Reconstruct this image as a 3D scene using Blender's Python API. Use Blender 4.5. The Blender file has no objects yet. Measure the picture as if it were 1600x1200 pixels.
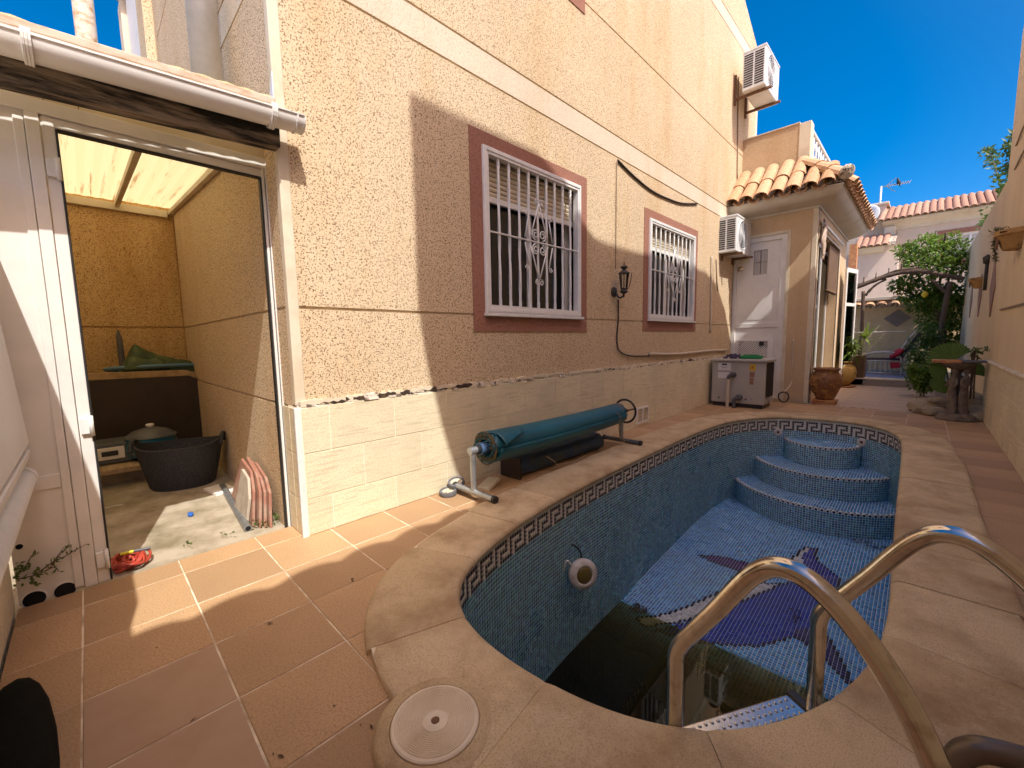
import bpy, bmesh, math, random
import numpy as np
from mathutils import Vector, Matrix
random.seed(7); RNG = np.random.default_rng(7)
scn = bpy.context.scene; COL = scn.collection
R = math.radians
# ------------------------------------------------------------------ camera
F_PX, YAW, PITCH, ROLL = 650.9, R(44.53), R(5.98), R(-1.008)
CAM = np.array([2.380, -0.765, 1.06])
_f = np.array([-math.sin(YAW)*math.cos(PITCH), math.cos(YAW)*math.cos(PITCH), -math.sin(PITCH)])
_r0 = np.array([math.cos(YAW), math.sin(YAW), 0.0]); _u0 = np.cross(_r0, _f)
_r = math.cos(ROLL)*_r0 + math.sin(ROLL)*_u0; _u = -math.sin(ROLL)*_r0 + math.cos(ROLL)*_u0
cam = bpy.data.cameras.new('Camera'); cam.sensor_width = 36; cam.lens = 36*F_PX/1600
cam.clip_start = .02; cam.clip_end = 2000
co = bpy.data.objects.new('Camera', cam); COL.objects.link(co)
co.matrix_world = Matrix(((_r[0], _u[0], -_f[0], CAM[0]), (_r[1], _u[1], -_f[1], CAM[1]), (_r[2], _u[2], -_f[2], CAM[2]), (0, 0, 0, 1)))
scn.camera = co
def ray(x, y):
    d = _f*F_PX + _r*(x-800) - _u*(y-600); return d/np.linalg.norm(d)
def onX(x, y, X): d = ray(x, y); return CAM + d*(X-CAM[0])/d[0]
def onY(x, y, Y): d = ray(x, y); return CAM + d*(Y-CAM[1])/d[1]
def onZ(x, y, Z): d = ray(x, y); return CAM + d*(Z-CAM[2])/d[2]
# ------------------------------------------------------------------ light
SUN = Vector((1.0, -0.27, 1.42)).normalized()          # direction towards the sun
SUN_EL = math.asin(SUN.z); SUN_AZ = math.atan2(SUN.x, SUN.y)
w = bpy.data.worlds.new('World'); scn.world = w; w.use_nodes = True
wn = w.node_tree.nodes; wl = w.node_tree.links
sky = wn.new('ShaderNodeTexSky'); sky.sky_type = 'NISHITA'; sky.sun_disc = False
sky.sun_elevation = SUN_EL; sky.sun_rotation = SUN_AZ
sky.altitude = 600; sky.air_density = 0.5; sky.dust_density = 4.0; sky.ozone_density = 2.0
hs = wn.new('ShaderNodeHueSaturation'); hs.inputs['Saturation'].default_value = 1.6
wl.new(sky.outputs[0], hs.inputs['Color']); tn = wn.new('ShaderNodeMix'); tn.data_type = 'RGBA'; tn.blend_type = 'MULTIPLY'; tn.inputs[0].default_value = 1; tn.inputs[7].default_value = (1.16, .97, .84, 1)
wl.new(hs.outputs[0], tn.inputs[6]); wl.new(tn.outputs[2], wn['Background'].inputs[0]); wn['Background'].inputs[1].default_value = 0.14
sl = bpy.data.lights.new('Sun', 'SUN'); sl.energy = 2.0; sl.angle = R(.53); sl.color = (1, .98, .93)
so = bpy.data.objects.new('Sun', sl); COL.objects.link(so)
so.rotation_euler = SUN.to_track_quat('Z', 'Y').to_euler(); so.location = (6, -3, 12)
scn.render.engine = 'CYCLES'
scn.view_settings.view_transform = 'Standard'; scn.view_settings.look = 'None'
scn.view_settings.exposure = 1.42; scn.view_settings.gamma = 1
cy = scn.cycles; cy.max_bounces = 10; cy.diffuse_bounces = 6; cy.glossy_bounces = 4; cy.transmission_bounces = 8; cy.transparent_max_bounces = 24
# ------------------------------------------------------------------ objects
def link(o, parent=None):
    COL.objects.link(o)
    if parent is not None: o.parent = parent
    return o
def tag(o, label=None, cat=None, group=None, kind=None):
    if label: o['label'] = label
    if cat: o['category'] = cat
    if group: o['group'] = group
    if kind: o['kind'] = kind
    return o
def thing(name, loc, label, cat, group=None, rz=0):
    o = bpy.data.objects.new(name, None); o.location = tuple(float(v) for v in loc); o.rotation_euler = (0, 0, rz)
    o.empty_display_size = .1
    link(o); return tag(o, label, cat, group)
def wloc(parent):
    v = np.zeros(3)
    while parent is not None:
        v = v + np.array(parent.location); parent = parent.parent
    return v
class MB:
    """collects geometry in world coordinates; build() makes ONE mesh object"""
    def __init__(s): s.v = []; s.f = []; s.m = []; s.mi = 0
    def add(s, vs, fs):
        n = len(s.v); s.v += [tuple(float(c) for c in p) for p in vs]
        s.f += [tuple(i+n for i in f) for f in fs]; s.m += [s.mi]*len(fs); return s
    def box(s, lo, hi):
        (a, b, c), (d, e, f) = lo, hi
        a, d = min(a, d), max(a, d); b, e = min(b, e), max(b, e); c, f = min(c, f), max(c, f)
        return s.add([(a,b,c),(d,b,c),(d,e,c),(a,e,c),(a,b,f),(d,b,f),(d,e,f),(a,e,f)],
                     [(0,3,2,1),(4,5,6,7),(0,1,5,4),(1,2,6,5),(2,3,7,6),(3,0,4,7)])
    def obox(s, c, ax, ay, az):
        """box from centre and three half-axis vectors"""
        c, ax, ay, az = [np.array(q, float) for q in (c, ax, ay, az)]
        P = [c+i*ax+j*ay+k*az for k in (-1, 1) for (i, j) in ((-1,-1),(1,-1),(1,1),(-1,1))]
        return s.add(P, [(0,3,2,1),(4,5,6,7),(0,1,5,4),(1,2,6,5),(2,3,7,6),(3,0,4,7)])
    def tube(s, path, r, seg=8, caps=True, closed=False):
        P = [np.array(p, float) for p in path]; n = len(P)
        rad = list(r) if hasattr(r, '__len__') else [r]*n
        vs = []; up = None
        for i in range(n):
            if closed: t = P[(i+1) % n]-P[i-1]
            else: t = P[min(i+1, n-1)]-P[max(i-1, 0)]
            t = t/(np.linalg.norm(t)+1e-12)
            if up is None:
                a = np.array((0, 0, 1.)) if abs(t[2]) < .9 else np.array((1., 0, 0))
                up = np.cross(np.cross(t, a), t)
            up = up-t*(up@t); up = up/(np.linalg.norm(up)+1e-12); sd = np.cross(t, up)
            for k in range(seg):
                q = 2*math.pi*k/seg; vs.append(P[i]+rad[i]*(math.cos(q)*up+math.sin(q)*sd))
        fs = []
        for i in range(n if closed else n-1):
            j = (i+1) % n
            for k in range(seg):
                l = (k+1) % seg; fs.append((i*seg+k, i*seg+l, j*seg+l, j*seg+k))
        if caps and not closed:
            fs.append(tuple(range(seg-1, -1, -1))); fs.append(tuple((n-1)*seg+k for k in range(seg)))
        return s.add(vs, fs)
    def lathe(s, prof, c=(0,0,0), seg=24, axis=(0,0,1)):
        """prof: list of (radius, height)"""
        ax = np.array(axis, float); ax /= np.linalg.norm(ax)
        a = np.array((1., 0, 0)) if abs(ax[0]) < .9 else np.array((0, 1., 0))
        e1 = np.cross(ax, a); e1 /= np.linalg.norm(e1); e2 = np.cross(ax, e1); c = np.array(c, float)
        vs = []; fs = []; n = len(prof)
        for (rr, h) in prof:
            for k in range(seg):
                q = 2*math.pi*k/seg; vs.append(c+ax*h+rr*(math.cos(q)*e1+math.sin(q)*e2))
        for i in range(n-1):
            for k in range(seg):
                l = (k+1) % seg; fs.append((i*seg+k, i*seg+l, (i+1)*seg+l, (i+1)*seg+k))
        if tuple(prof[0]) == tuple(prof[-1]): return s.add(vs, fs)
        if prof[0][0] > 1e-6: fs.append(tuple(range(seg-1, -1, -1)))
        if prof[-1][0] > 1e-6: fs.append(tuple((n-1)*seg+k for k in range(seg)))
        return s.add(vs, fs)
    def prism(s, poly, fn, d0, d1):
        """poly of (u,v); fn(u,v,d)->xyz"""
        n = len(poly)
        vs = [fn(u, v, d0) for u, v in poly]+[fn(u, v, d1) for u, v in poly]
        fs = [tuple(range(n-1, -1, -1)), tuple(range(n, 2*n))]+[(i, (i+1) % n, n+(i+1) % n, n+i) for i in range(n)]
        return s.add(vs, fs)
    def quad(s, a, b, c, d): return s.add([a, b, c, d], [(0, 1, 2, 3)])
    def build(s, name, mat, parent=None, smooth=False, bevel=0, seg=2, angle=None):
        off = wloc(parent) if parent is not None else np.zeros(3)
        me = bpy.data.meshes.new(name)
        V = np.array(s.v)-off
        me.from_pydata([tuple(p) for p in V], [], s.f)
        mats = mat if isinstance(mat, (list, tuple)) else [mat]
        for m_ in mats: me.materials.append(m_)
        if len(mats) > 1: me.polygons.foreach_set('material_index', s.m)
        bm = bmesh.new(); bm.from_mesh(me); bmesh.ops.recalc_face_normals(bm, faces=bm.faces); bm.to_mesh(me); bm.free()
        if smooth:
            me.polygons.foreach_set('use_smooth', [True]*len(me.polygons))
            if angle: me.set_sharp_from_angle(angle=R(angle))
        me.update()
        o = bpy.data.objects.new(name, me); link(o, parent)
        if bevel:
            b = o.modifiers.new('Bevel', 'BEVEL'); b.width = bevel; b.segments = seg; b.limit_method = 'ANGLE'; b.angle_limit = R(35); b.harden_normals = False
        return o
def proto(mb, name, mat, parent, smooth=False):
    o = mb.build(name, mat, None, smooth); o.parent = parent; return o
def dupe(o, parent, loc=None, rot=None, name=None):
    c = o.copy(); link(c, parent)
    if loc is not None: c.location = tuple(loc)
    if rot is not None: c.rotation_euler = rot
    if name: c.name = name
    return c
def copy_tree(o, parent=None):
    c = o.copy(); link(c, parent)
    for ch in [q for q in bpy.data.objects if q.parent == o]: copy_tree(ch, c)
    return c
def catmull(P, n, closed=False):
    P = [np.array(p, float) for p in P]; m = len(P); out = []
    segs = m if closed else m-1
    for i in range(segs):
        if closed: a, b, c, d = P[i-1], P[i], P[(i+1) % m], P[(i+2) % m]
        else: a, b, c, d = P[max(i-1, 0)], P[i], P[i+1], P[min(i+2, m-1)]
        for k in range(n):
            t = k/n
            out.append(.5*((2*b)+(c-a)*t+(2*a-5*b+4*c-d)*t*t+(3*b-a-3*c+d)*t**3))
    if not closed: out.append(P[-1])
    return out
def rects_minus(u0, u1, v0, v1, holes):
    us = sorted({u0, u1, *[min(max(q, u0), u1) for h in holes for q in (h[0], h[1])]})
    vs = sorted({v0, v1, *[min(max(q, v0), v1) for h in holes for q in (h[2], h[3])]})
    out = []
    for i in range(len(us)-1):
        for j in range(len(vs)-1):
            cu, cv = (us[i]+us[i+1])/2, (vs[j]+vs[j+1])/2
            if any(h[0] < cu < h[1] and h[2] < cv < h[3] for h in holes): continue
            out.append((us[i], us[i+1], vs[j], vs[j+1]))
    return out
def panel(mb, fn, u0, u1, v0, v1, holes, d_front, d_back, reveal=None, edges=True):
    """flat plate with rectangular holes. fn(u,v,d)->xyz"""
    for a, b, c, d in rects_minus(u0, u1, v0, v1, holes):
        mb.quad(fn(a, c, d_front), fn(b, c, d_front), fn(b, d, d_front), fn(a, d, d_front))
    def ring(a, b, c, d, e):
        for p, q in (((a, c), (b, c)), ((b, c), (b, d)), ((b, d), (a, d)), ((a, d), (a, c))):
            mb.quad(fn(*p, d_front), fn(*q, d_front), fn(*q, e), fn(*p, e))
    if edges: ring(u0, u1, v0, v1, d_back)
    for h in holes:
        if h[0] > u0-1e-6 and h[1] < u1+1e-6: ring(*h, d_back if reveal is None else reveal)
fnX = lambda x0, s=1: (lambda u, v, d: (x0+s*d, u, v))      # wall plane X=x0, u=Y, v=Z
fnY = lambda y0, s=-1: (lambda u, v, d: (u, y0+s*d, v))     # wall plane Y=y0, u=X, v=Z, outward -Y
# ------------------------------------------------------------------ materials
class Mat:
    def __init__(s, name, base=(.5, .5, .5), rough=.6, metal=0., spec=.5):
        s.m = bpy.data.materials.new(name); s.m.use_nodes = True
        s.nt = s.m.node_tree; s.n = s.nt.nodes; s.l = s.nt.links; s.b = s.n['Principled BSDF']
        s.b.inputs['Base Color'].default_value = (*base, 1); s.b.inputs['Roughness'].default_value = rough
        s.b.inputs['Metallic'].default_value = metal; s.b.inputs['Specular IOR Level'].default_value = spec
        s._co = None; s.h = None
    def co(s, kind='Object', scale=None):
        if s._co is None: s._co = s.n.new('ShaderNodeTexCoord')
        o = s._co.outputs[kind]
        if scale is not None:
            mp = s.n.new('ShaderNodeMapping'); mp.inputs['Scale'].default_value = scale; s.l.new(o, mp.inputs[0]); o = mp.outputs[0]
        return o
    def noise(s, scale, detail=3, rough=.55, stretch=None, dist=0, kind='Object'):
        t = s.n.new('ShaderNodeTexNoise'); t.inputs['Scale'].default_value = scale; t.inputs['Detail'].default_value = detail
        t.inputs['Roughness'].default_value = rough; t.inputs['Distortion'].default_value = dist
        s.l.new(s.co(kind, stretch), t.inputs['Vector']); return t.outputs['Fac']
    def voro(s, scale, feature='F1', stretch=None, out='Distance'):
        t = s.n.new('ShaderNodeTexVoronoi'); t.feature = feature; t.inputs['Scale'].default_value = scale
        s.l.new(s.co('Object', stretch), t.inputs['Vector']); return t.outputs[out]
    def rnd(s):
        t = s.n.new('ShaderNodeObjectInfo'); return t.outputs['Random']
    def island(s):
        t = s.n.new('ShaderNodeNewGeometry'); return t.outputs['Random Per Island']
    def attr(s, name):
        t = s.n.new('ShaderNodeAttribute'); t.attribute_name = name; return t.outputs['Color']
    def ramp(s, fac, stops):
        t = s.n.new('ShaderNodeValToRGB'); e = t.color_ramp.elements
        while len(e) < len(stops): e.new(.5)
        for i, (p, c) in enumerate(stops):
            e[i].position = p; e[i].color = (*c, 1) if hasattr(c, '__len__') else (c, c, c, 1)
        s.l.new(fac, t.inputs[0]); return t.outputs[0]
    def mix(s, fac, a, b, mode='MIX'):
        t = s.n.new('ShaderNodeMix'); t.data_type = 'RGBA'; t.blend_type = mode
        for i, v in ((0, fac), (6, a), (7, b)):
            if hasattr(v, 'is_output'): s.l.new(v, t.inputs[i])
            elif i == 0: t.inputs[0].default_value = v
            else: t.inputs[i].default_value = (*v, 1) if hasattr(v, '__len__') else (v, v, v, 1)
        return t.outputs[2]
    def math(s, op, a, b=0.0, clamp=False):
        t = s.n.new('ShaderNodeMath'); t.operation = op; t.use_clamp = clamp
        for i, v in ((0, a), (1, b)):
            if hasattr(v, 'is_output'): s.l.new(v, t.inputs[i])
            else: t.inputs[i].default_value = v
        return t.outputs[0]
    def color(s, sock): s.l.new(sock, s.b.inputs['Base Color']); return s
    def rough(s, sock): s.l.new(sock, s.b.inputs['Roughness']); return s
    def bump(s, h, strength=.4, dist=.005):
        t = s.n.new('ShaderNodeBump'); t.inputs['Strength'].default_value = strength; t.inputs['Distance'].default_value = dist
        s.l.new(h, t.inputs['Height'])
        if s.h is not None: s.l.new(s.h, t.inputs['Normal'])
        s.h = t.outputs['Normal']; s.l.new(s.h, s.b.inputs['Normal']); return s
MT = {}
def stucco(name, base, speck, stain, thr=(.475, .535), amount=.95, sc=105):
    m = Mat(name, rough=.93, spec=.2)
    n = m.noise(sc, 2, .55, dist=.25)
    nb = m.noise(sc*1.31, 1, .5, stretch=(1.07, .93, 1.02))
    mask = m.math('MULTIPLY', m.ramp(n, [(thr[0], 0), (thr[1], 1)]), m.ramp(nb, [(.50, 0), (.56, 1)]))
    big = m.noise(1.1, 5, .65); drip = m.noise(2.2, 5, .6, stretch=(1, 1, .22))
    c = m.mix(m.ramp(big, [(.3, 0), (.75, 1)]), base, tuple(q*.86 for q in base))
    c = m.mix(m.math('MULTIPLY', m.ramp(drip, [(.50, 0), (.74, 1)]), .7), c, stain)
    fine = m.noise(260, 2, .6)
    c = m.mix(m.math('MULTIPLY', m.ramp(fine, [(.35, 1), (.6, 0)]), .25), c, tuple(q*.55 for q in base))
    c = m.mix(m.math('MULTIPLY', mask, amount), c, speck)
    m.color(c).bump(n, .5, .006).bump(fine, .3, .003)
    MT[name] = m.m
stucco('stucco', (.76, .595, .395), (.15, .085, .042), (.60, .40, .20))
stucco('stucco_pale', (.76, .65, .50), (.36, .26, .18), (.60, .45, .28), amount=.55)
stucco('stucco_pink', (.40, .20, .145), (.20, .08, .055), (.34, .15, .09), amount=.75)
stucco('stucco_shed', (.68, .46, .22), (.22, .11, .04), (.40, .20, .04))  # yellower stucco: tint of the light through the shed roof put into the colour
stucco('stucco_far', (.74, .61, .50), (.62, .50, .40), (.62, .48, .36), amount=.35)
stucco('stucco_fine', (.72, .535, .335), (.26, .15, .08), (.56, .38, .20), amount=.75, sc=165)
stucco('render_beige', (.80, .65, .43), (.72, .56, .36), (.68, .50, .29), amount=.35, sc=30)
def tilemat(name, base, dark, streak=True, rough=.45, sc=120, spec=.5, vr=(.78, 1.14)):
    m = Mat(name, rough=rough, spec=spec)
    v = m.rnd(); n = m.noise(sc, 3, .6)
    c = m.mix(v, tuple(q*vr[0] for q in base), tuple(min(q*vr[1], 1) for q in base))
    c = m.mix(m.ramp(n, [(.45, 0), (.7, .75)]), c, dark)
    if streak:
        st = m.noise(16, 5, .7, stretch=(1, .30, 5)); c = m.mix(m.ramp(st, [(.52, 0), (.66, .75)]), c, dark)
    big = m.noise(2.5, 5, .6); c = m.mix(m.ramp(big, [(.45, 0), (.8, .45)]), c, tuple(q*.6 for q in base))
    m.color(c).bump(n, .15, .003); MT[name] = m.m
tilemat('wain_tile', (.80, .705, .50), (.52, .44, .28), rough=.5, vr=(.92, 1.05))
tilemat('floor_tile', (.50, .32, .17), (.30, .165, .08), streak=False, rough=.62, sc=150, spec=.35)
tilemat('floor_tile_smooth', (.50, .325, .205), (.42, .26, .155), streak=False, rough=.55, sc=9, spec=.35)
tilemat('patio_tile', (.20, .24, .36), (.14, .17, .27), streak=False, rough=.35, sc=14)
m = Mat('coping', rough=.8, spec=.3)
n1 = m.noise(260, 3, .6); n2 = m.noise(3.2, 5, .65); n3 = m.noise(9, 6, .7)
c = m.mix(m.rnd(), (.60, .455, .26), (.72, .565, .345))
c = m.mix(m.ramp(n2, [(.42, 0), (.72, 1)]), c, (.37, .24, .125)); c = m.mix(m.ramp(n3, [(.55, 0), (.78, .7)]), c, (.74, .58, .42))
c = m.mix(m.ramp(n1, [(.5, 0), (.66, .6)]), c, (.30, .175, .09))
m.color(c).bump(n1, .3, .004).bump(n3, .25, .01); MT['coping'] = m.m
m = Mat('wall_grout', (.86, .80, .68), .9); MT['wall_grout'] = m.m
m = Mat('grout', (.62, .52, .38), .9); c = m.mix(m.ramp(m.noise(9, 5), [(.4, 0), (.65, 1)]), (.80, .69, .51), (.42, .31, .20)); m.color(c); MT['grout'] = m.m
m = Mat('band_grout', (.66, .58, .46), .8); MT['band_grout'] = m.m
m = Mat('pool_grout', (.6, .7, .72), .8); c = m.mix(m.noise(6, 4), (.74, .82, .84), (.92, .94, .92)); m.color(c); MT['pool_grout'] = m.m
m = Mat('mosaic', rough=.22, spec=.5)
a = m.attr('Col'); n = m.noise(70, 2); a = m.mix(m.math('MULTIPLY', n, .35), a, m.mix(1.0, a, (.45, .6, .7), 'MULTIPLY'))
dirt = m.noise(1.6, 5, .65); a = m.mix(m.ramp(dirt, [(.5, 0), (.8, .35)]), a, (.16, .2, .16)); m.color(a)
m.rough(m.ramp(dirt, [(.35, .18), (.75, .5)])); MT['mosaic'] = m.m
def simple(name, base, rough=.5, metal=0., var=.0, sc=8, dark=None, bump=0, spec=.5, stretch=None, thr=(.45, .75)):
    m = Mat(name, base, rough, metal, spec)
    if var or dark:
        n = m.noise(sc, 5, .62, stretch=stretch); d = dark or tuple(q*(1-var) for q in base)
        m.color(m.mix(m.ramp(n, [(thr[0], 0), (thr[1], 1)]), base, d))
        if bump: m.bump(n, bump, .01)
    MT[name] = m.m; return m
simple('white_upvc', (.80, .77, .72), .32, var=.16, sc=3, spec=.5)
simple('white_paint', (.78, .77, .74), .38, var=.12, sc=20)
simple('white_plastic', (.80, .78, .74), .4, dark=(.62, .57, .49), sc=5, thr=(.55, .85))
simple('white_metal', (.74, .75, .75), .35, dark=(.55, .56, .56), sc=4)
simple('cream_panel', (.66, .58, .44), .5, dark=(.50, .40, .26), sc=4)
simple('shutter', (.60, .52, .38), .5, var=.15, sc=10)
simple('black_rubber', (.018, .018, .018), .55)
simple('black_plastic', (.022, .022, .024), .4)
simple('grey_plastic', (.10, .10, .11), .5, var=.2)
simple('grey_rubber', (.13, .13, .14), .7, var=.2, sc=30)
simple('iron', (.05, .042, .035), .6, var=.3, sc=40, bump=.2)
simple('rust', (.20, .10, .05), .85, dark=(.08, .045, .03), sc=25, bump=.4)
simple('dark_hole', (.006, .006, .006), .9)
simple('galvanised', (.42, .44, .46), .42, .75, var=.3, sc=16)
m = simple('steel', (.66, .61, .53), .16, 1.0); n = m.noise(5, 4, .6); m.rough(m.ramp(n, [(.35, .10), (.75, .30)])); m.color(m.mix(m.ramp(m.noise(30, 4), [(.5, 0), (.75, .7)]), (.66, .62, .56), (.36, .29, .20)))
simple('tread_steel', (.62, .60, .56), .22, 1.0, var=.3, sc=30)
simple('roof_tile', (.52, .25, .13), .85, bump=.2)
m = Mat('roof_tile', rough=.88, spec=.2); n = m.noise(14, 5, .65); n2 = m.noise(60, 3)
c = m.mix(m.rnd(), (.50, .28, .15), (.66, .43, .27)); c = m.mix(m.ramp(n, [(.45, 0), (.75, .8)]), c, (.62, .48, .32)); c = m.mix(m.ramp(n2, [(.55, 0), (.75, .6)]), c, (.22, .10, .05)); m.color(c).bump(n2, .3, .006); MT['roof_tile'] = m.m
m = Mat('roof_tile_far', rough=.9, spec=.2); n = m.noise(6, 4); c = m.mix(m.rnd(), (.36, .19, .13), (.50, .29, .20)); m.color(m.mix(m.ramp(n, [(.45, 0), (.7, .7)]), c, (.30, .16, .11))); MT['roof_tile_far'] = m.m
simple('cornice', (.62, .56, .46), .8, dark=(.50, .42, .31), sc=2.5)
simple('plaster_trim', (.70, .61, .46), .85, dark=(.55, .45, .30), sc=4)
simple('wall_shade', (.64, .49, .28), .95, var=.25, sc=4)  # darker beige: shade on the wall behind the patio put into the colour
simple('crack', (.035, .022, .014), .95, dark=(.12, .07, .04), sc=30)
simple('mortar', (.60, .53, .43), .95, dark=(.14, .10, .07), sc=22, bump=.8, thr=(.48, .58))
simple('terracotta', (.42, .17, .075), .8, dark=(.62, .36, .12), sc=9, bump=.3)
simple('jar_brown', (.22, .095, .035), .55, dark=(.45, .24, .06), sc=11, bump=.6, thr=(.5, .66))
simple('jar_yellow', (.50, .31, .08), .6, dark=(.20, .10, .025), sc=7, bump=.4, thr=(.5, .72))
simple('pot_wall', (.48, .27, .09), .75, dark=(.20, .10, .04), sc=26, bump=.3, thr=(.52, .7))
simple('statue_stone', (.20, .155, .115), .9, dark=(.09, .07, .05), sc=18, bump=.6)
simple('rock', (.42, .34, .22), .9, dark=(.20, .15, .09), sc=9, bump=.8)
simple('concrete', (.42, .36, .27), .95, dark=(.20, .165, .10), sc=4.5, bump=.4, thr=(.4, .68))
simple('timber', (.42, .30, .17), .8, dark=(.22, .14, .07), sc=5, stretch=(1, 8, 8), bump=.3)
simple('bark', (.13, .085, .055), .95, dark=(.06, .04, .025), sc=18, stretch=(6, 6, 1), bump=.8)
simple('rotten_wood', (.27, .21, .15), .95, dark=(.022, .018, .014), sc=9, stretch=(3, .35, 3), bump=.9, thr=(.42, .56))
simple('stained_trim', (.52, .43, .33), .75, dark=(.34, .17, .06), sc=7, stretch=(2, .8, 2), bump=.3, thr=(.48, .68))
simple('dark_board', (.045, .030, .024), .6, var=.35, sc=5)
simple('board_edge', (.42, .29, .16), .75, dark=(.25, .15, .07), sc=14)
simple('tarp', (.035, .065, .03), .6, dark=(.10, .14, .05), sc=6, bump=.2)
simple('hose_blue', (.10, .22, .33), .45)
simple('blue_enamel', (.02, .14, .22), .35, dark=(.09, .08, .06), sc=12, thr=(.5, .7))
simple('stove_body', (.10, .11, .12), .5, var=.4)
simple('tub', (.022, .024, .028), .7, dark=(.06, .065, .075), sc=90, bump=.3)
simple('red_cord', (.46, .06, .035), .4, var=.3, sc=40)
simple('yellow', (.70, .62, .03), .4); simple('blue_cap', (.03, .14, .55), .35)
simple('slab_red', (.30, .135, .09), .85, dark=(.40, .30, .22), sc=10, bump=.3)
simple('slab_grey', (.46, .40, .31), .9, dark=(.33, .26, .19), sc=14)
simple('cover_blue', (.008, .115, .155), .42, dark=(.004, .062, .088), sc=2.2, spec=.5)
m = Mat('cover_blue', rough=.42); g = m.voro(85); n = m.noise(5, 6, .7); n2 = m.noise(2, 4)
c = m.mix(m.ramp(n2, [(.35, 0), (.7, 1)]), (.008, .125, .165), (.006, .085, .125)); c = m.mix(m.ramp(n, [(.6, 0), (.72, .8)]), c, (.11, .052, .03)); m.color(c).bump(g, .12, .004); MT['cover_blue'] = m.m
simple('cover_edge', (.075, .06, .03), .7, dark=(.20, .16, .07), sc=40, bump=.6)
simple('cover_back', (.03, .055, .045), .6, dark=(.10, .075, .03), sc=14, bump=.4)
simple('blue_pvc', (.07, .13, .24), .4, var=.3, sc=20)
simple('blue_box', (.015, .045, .11), .5, dark=(.045, .06, .03), sc=9)
simple('heatpump', (.46, .43, .38), .45, var=.14, sc=3)
simple('grille_dark', (.055, .042, .03), .7, var=.3, sc=60)
simple('label_white', (.72, .70, .68), .5); simple('label_yellow', (.65, .40, .03), .5); simple('label_brown', (.26, .10, .045), .5, dark=(.5, .42, .36), sc=120)
simple('green_plastic', (.01, .22, .07), .35); simple('purple_cloth', (.035, .025, .06), .8, var=.5, sc=30, bump=.4)
simple('wicker', (.55, .50, .42), .6, var=.2, sc=30); simple('cushion_dark', (.05, .035, .04), .85); simple('cushion_red', (.42, .015, .03), .8)
simple('lemon', (.85, .60, .03), .4)
simple('diamond', (.33, .20, .15), .85, var=.2, sc=20); simple('diamond_grey', (.25, .20, .17), .85, var=.2)
simple('cable', (.03, .022, .016), .6); simple('cable_tan', (.30, .22, .14), .7); simple('pvc_cream', (.58, .50, .38), .5)
simple('dry_leaf', (.10, .055, .025), .9, dark=(.03, .02, .012), sc=20)
simple('curtain', (.55, .52, .48), .9, var=.2, sc=2, stretch=(8, 8, .3)); simple('room_dark', (.02, .018, .015), .9)
simple('blind_brown', (.15, .085, .045), .8, var=.3, sc=6); simple('awning_cloth', (.55, .42, .33), .9, var=.3, sc=12)
simple('bird', (.02, .02, .025), .7); simple('grey_metal', (.30, .31, .32), .45, .6)
simple('skimmer', (.82, .71, .54), .5, dark=(.66, .54, .38), sc=7)
simple('lamp_white', (.70, .66, .62), .4, dark=(.52, .42, .33), sc=14); simple('lamp_lens', (.16, .115, .03), .15)
simple('pipe_dull', (.17, .13, .095), .38, .5, var=.3, sc=14)
simple('lump', (.012, .012, .010), .95, var=.3, sc=20, bump=.2, spec=.05)
simple('soil', (.04, .03, .02), .95)
def leafmat(name, a, b, trans=.35):
    m = Mat(name, rough=.45, spec=.4); i = m.island(); c = m.mix(i, a, b); m.color(c)
    tr = m.n.new('ShaderNodeBsdfTranslucent'); mx = m.n.new('ShaderNodeMixShader'); mx.inputs[0].default_value = trans
    m.l.new(m.mix(.5, c, (.22, .30, .02)), tr.inputs[0]); m.l.new(m.b.outputs[0], mx.inputs[1]); m.l.new(tr.outputs[0], mx.inputs[2])
    m.l.new(mx.outputs[0], m.n['Material Output'].inputs[0]); MT[name] = m.m
leafmat('leaf_lemon', (.05, .12, .018), (.22, .34, .05)); leafmat('leaf_shrub', (.025, .07, .015), (.10, .18, .035))
leafmat('leaf_palm', (.12, .22, .03), (.34, .42, .08)); leafmat('leaf_fan', (.06, .13, .028), (.10, .19, .045))
leafmat('leaf_weed', (.06, .11, .025), (.14, .19, .05)); leafmat('leaf_dry', (.10, .085, .04), (.16, .15, .07), .15); leafmat('leaf_sky', (.035, .09, .03), (.07, .13, .035), .25)
# glass
m = Mat('glass', (.02, .022, .022), .03, 0, .5); MT['glass_dark'] = m.m
m = Mat('glass_clear', (1, 1, 1), .02); m.n.remove(m.b)
tr = m.n.new('ShaderNodeBsdfTransparent'); tr.inputs[0].default_value = (.82, .86, .86, 1); gl = m.n.new('ShaderNodeBsdfGlossy'); gl.inputs['Roughness'].default_value = .02
fr = m.n.new('ShaderNodeFresnel'); fr.inputs[0].default_value = 1.5; mx = m.n.new('ShaderNodeMixShader')
m.l.new(fr.outputs[0], mx.inputs[0]); m.l.new(tr.outputs[0], mx.inputs[1]); m.l.new(gl.outputs[0], mx.inputs[2]); m.l.new(mx.outputs[0], m.n['Material Output'].inputs[0]); MT['glass_clear'] = m.m
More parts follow.
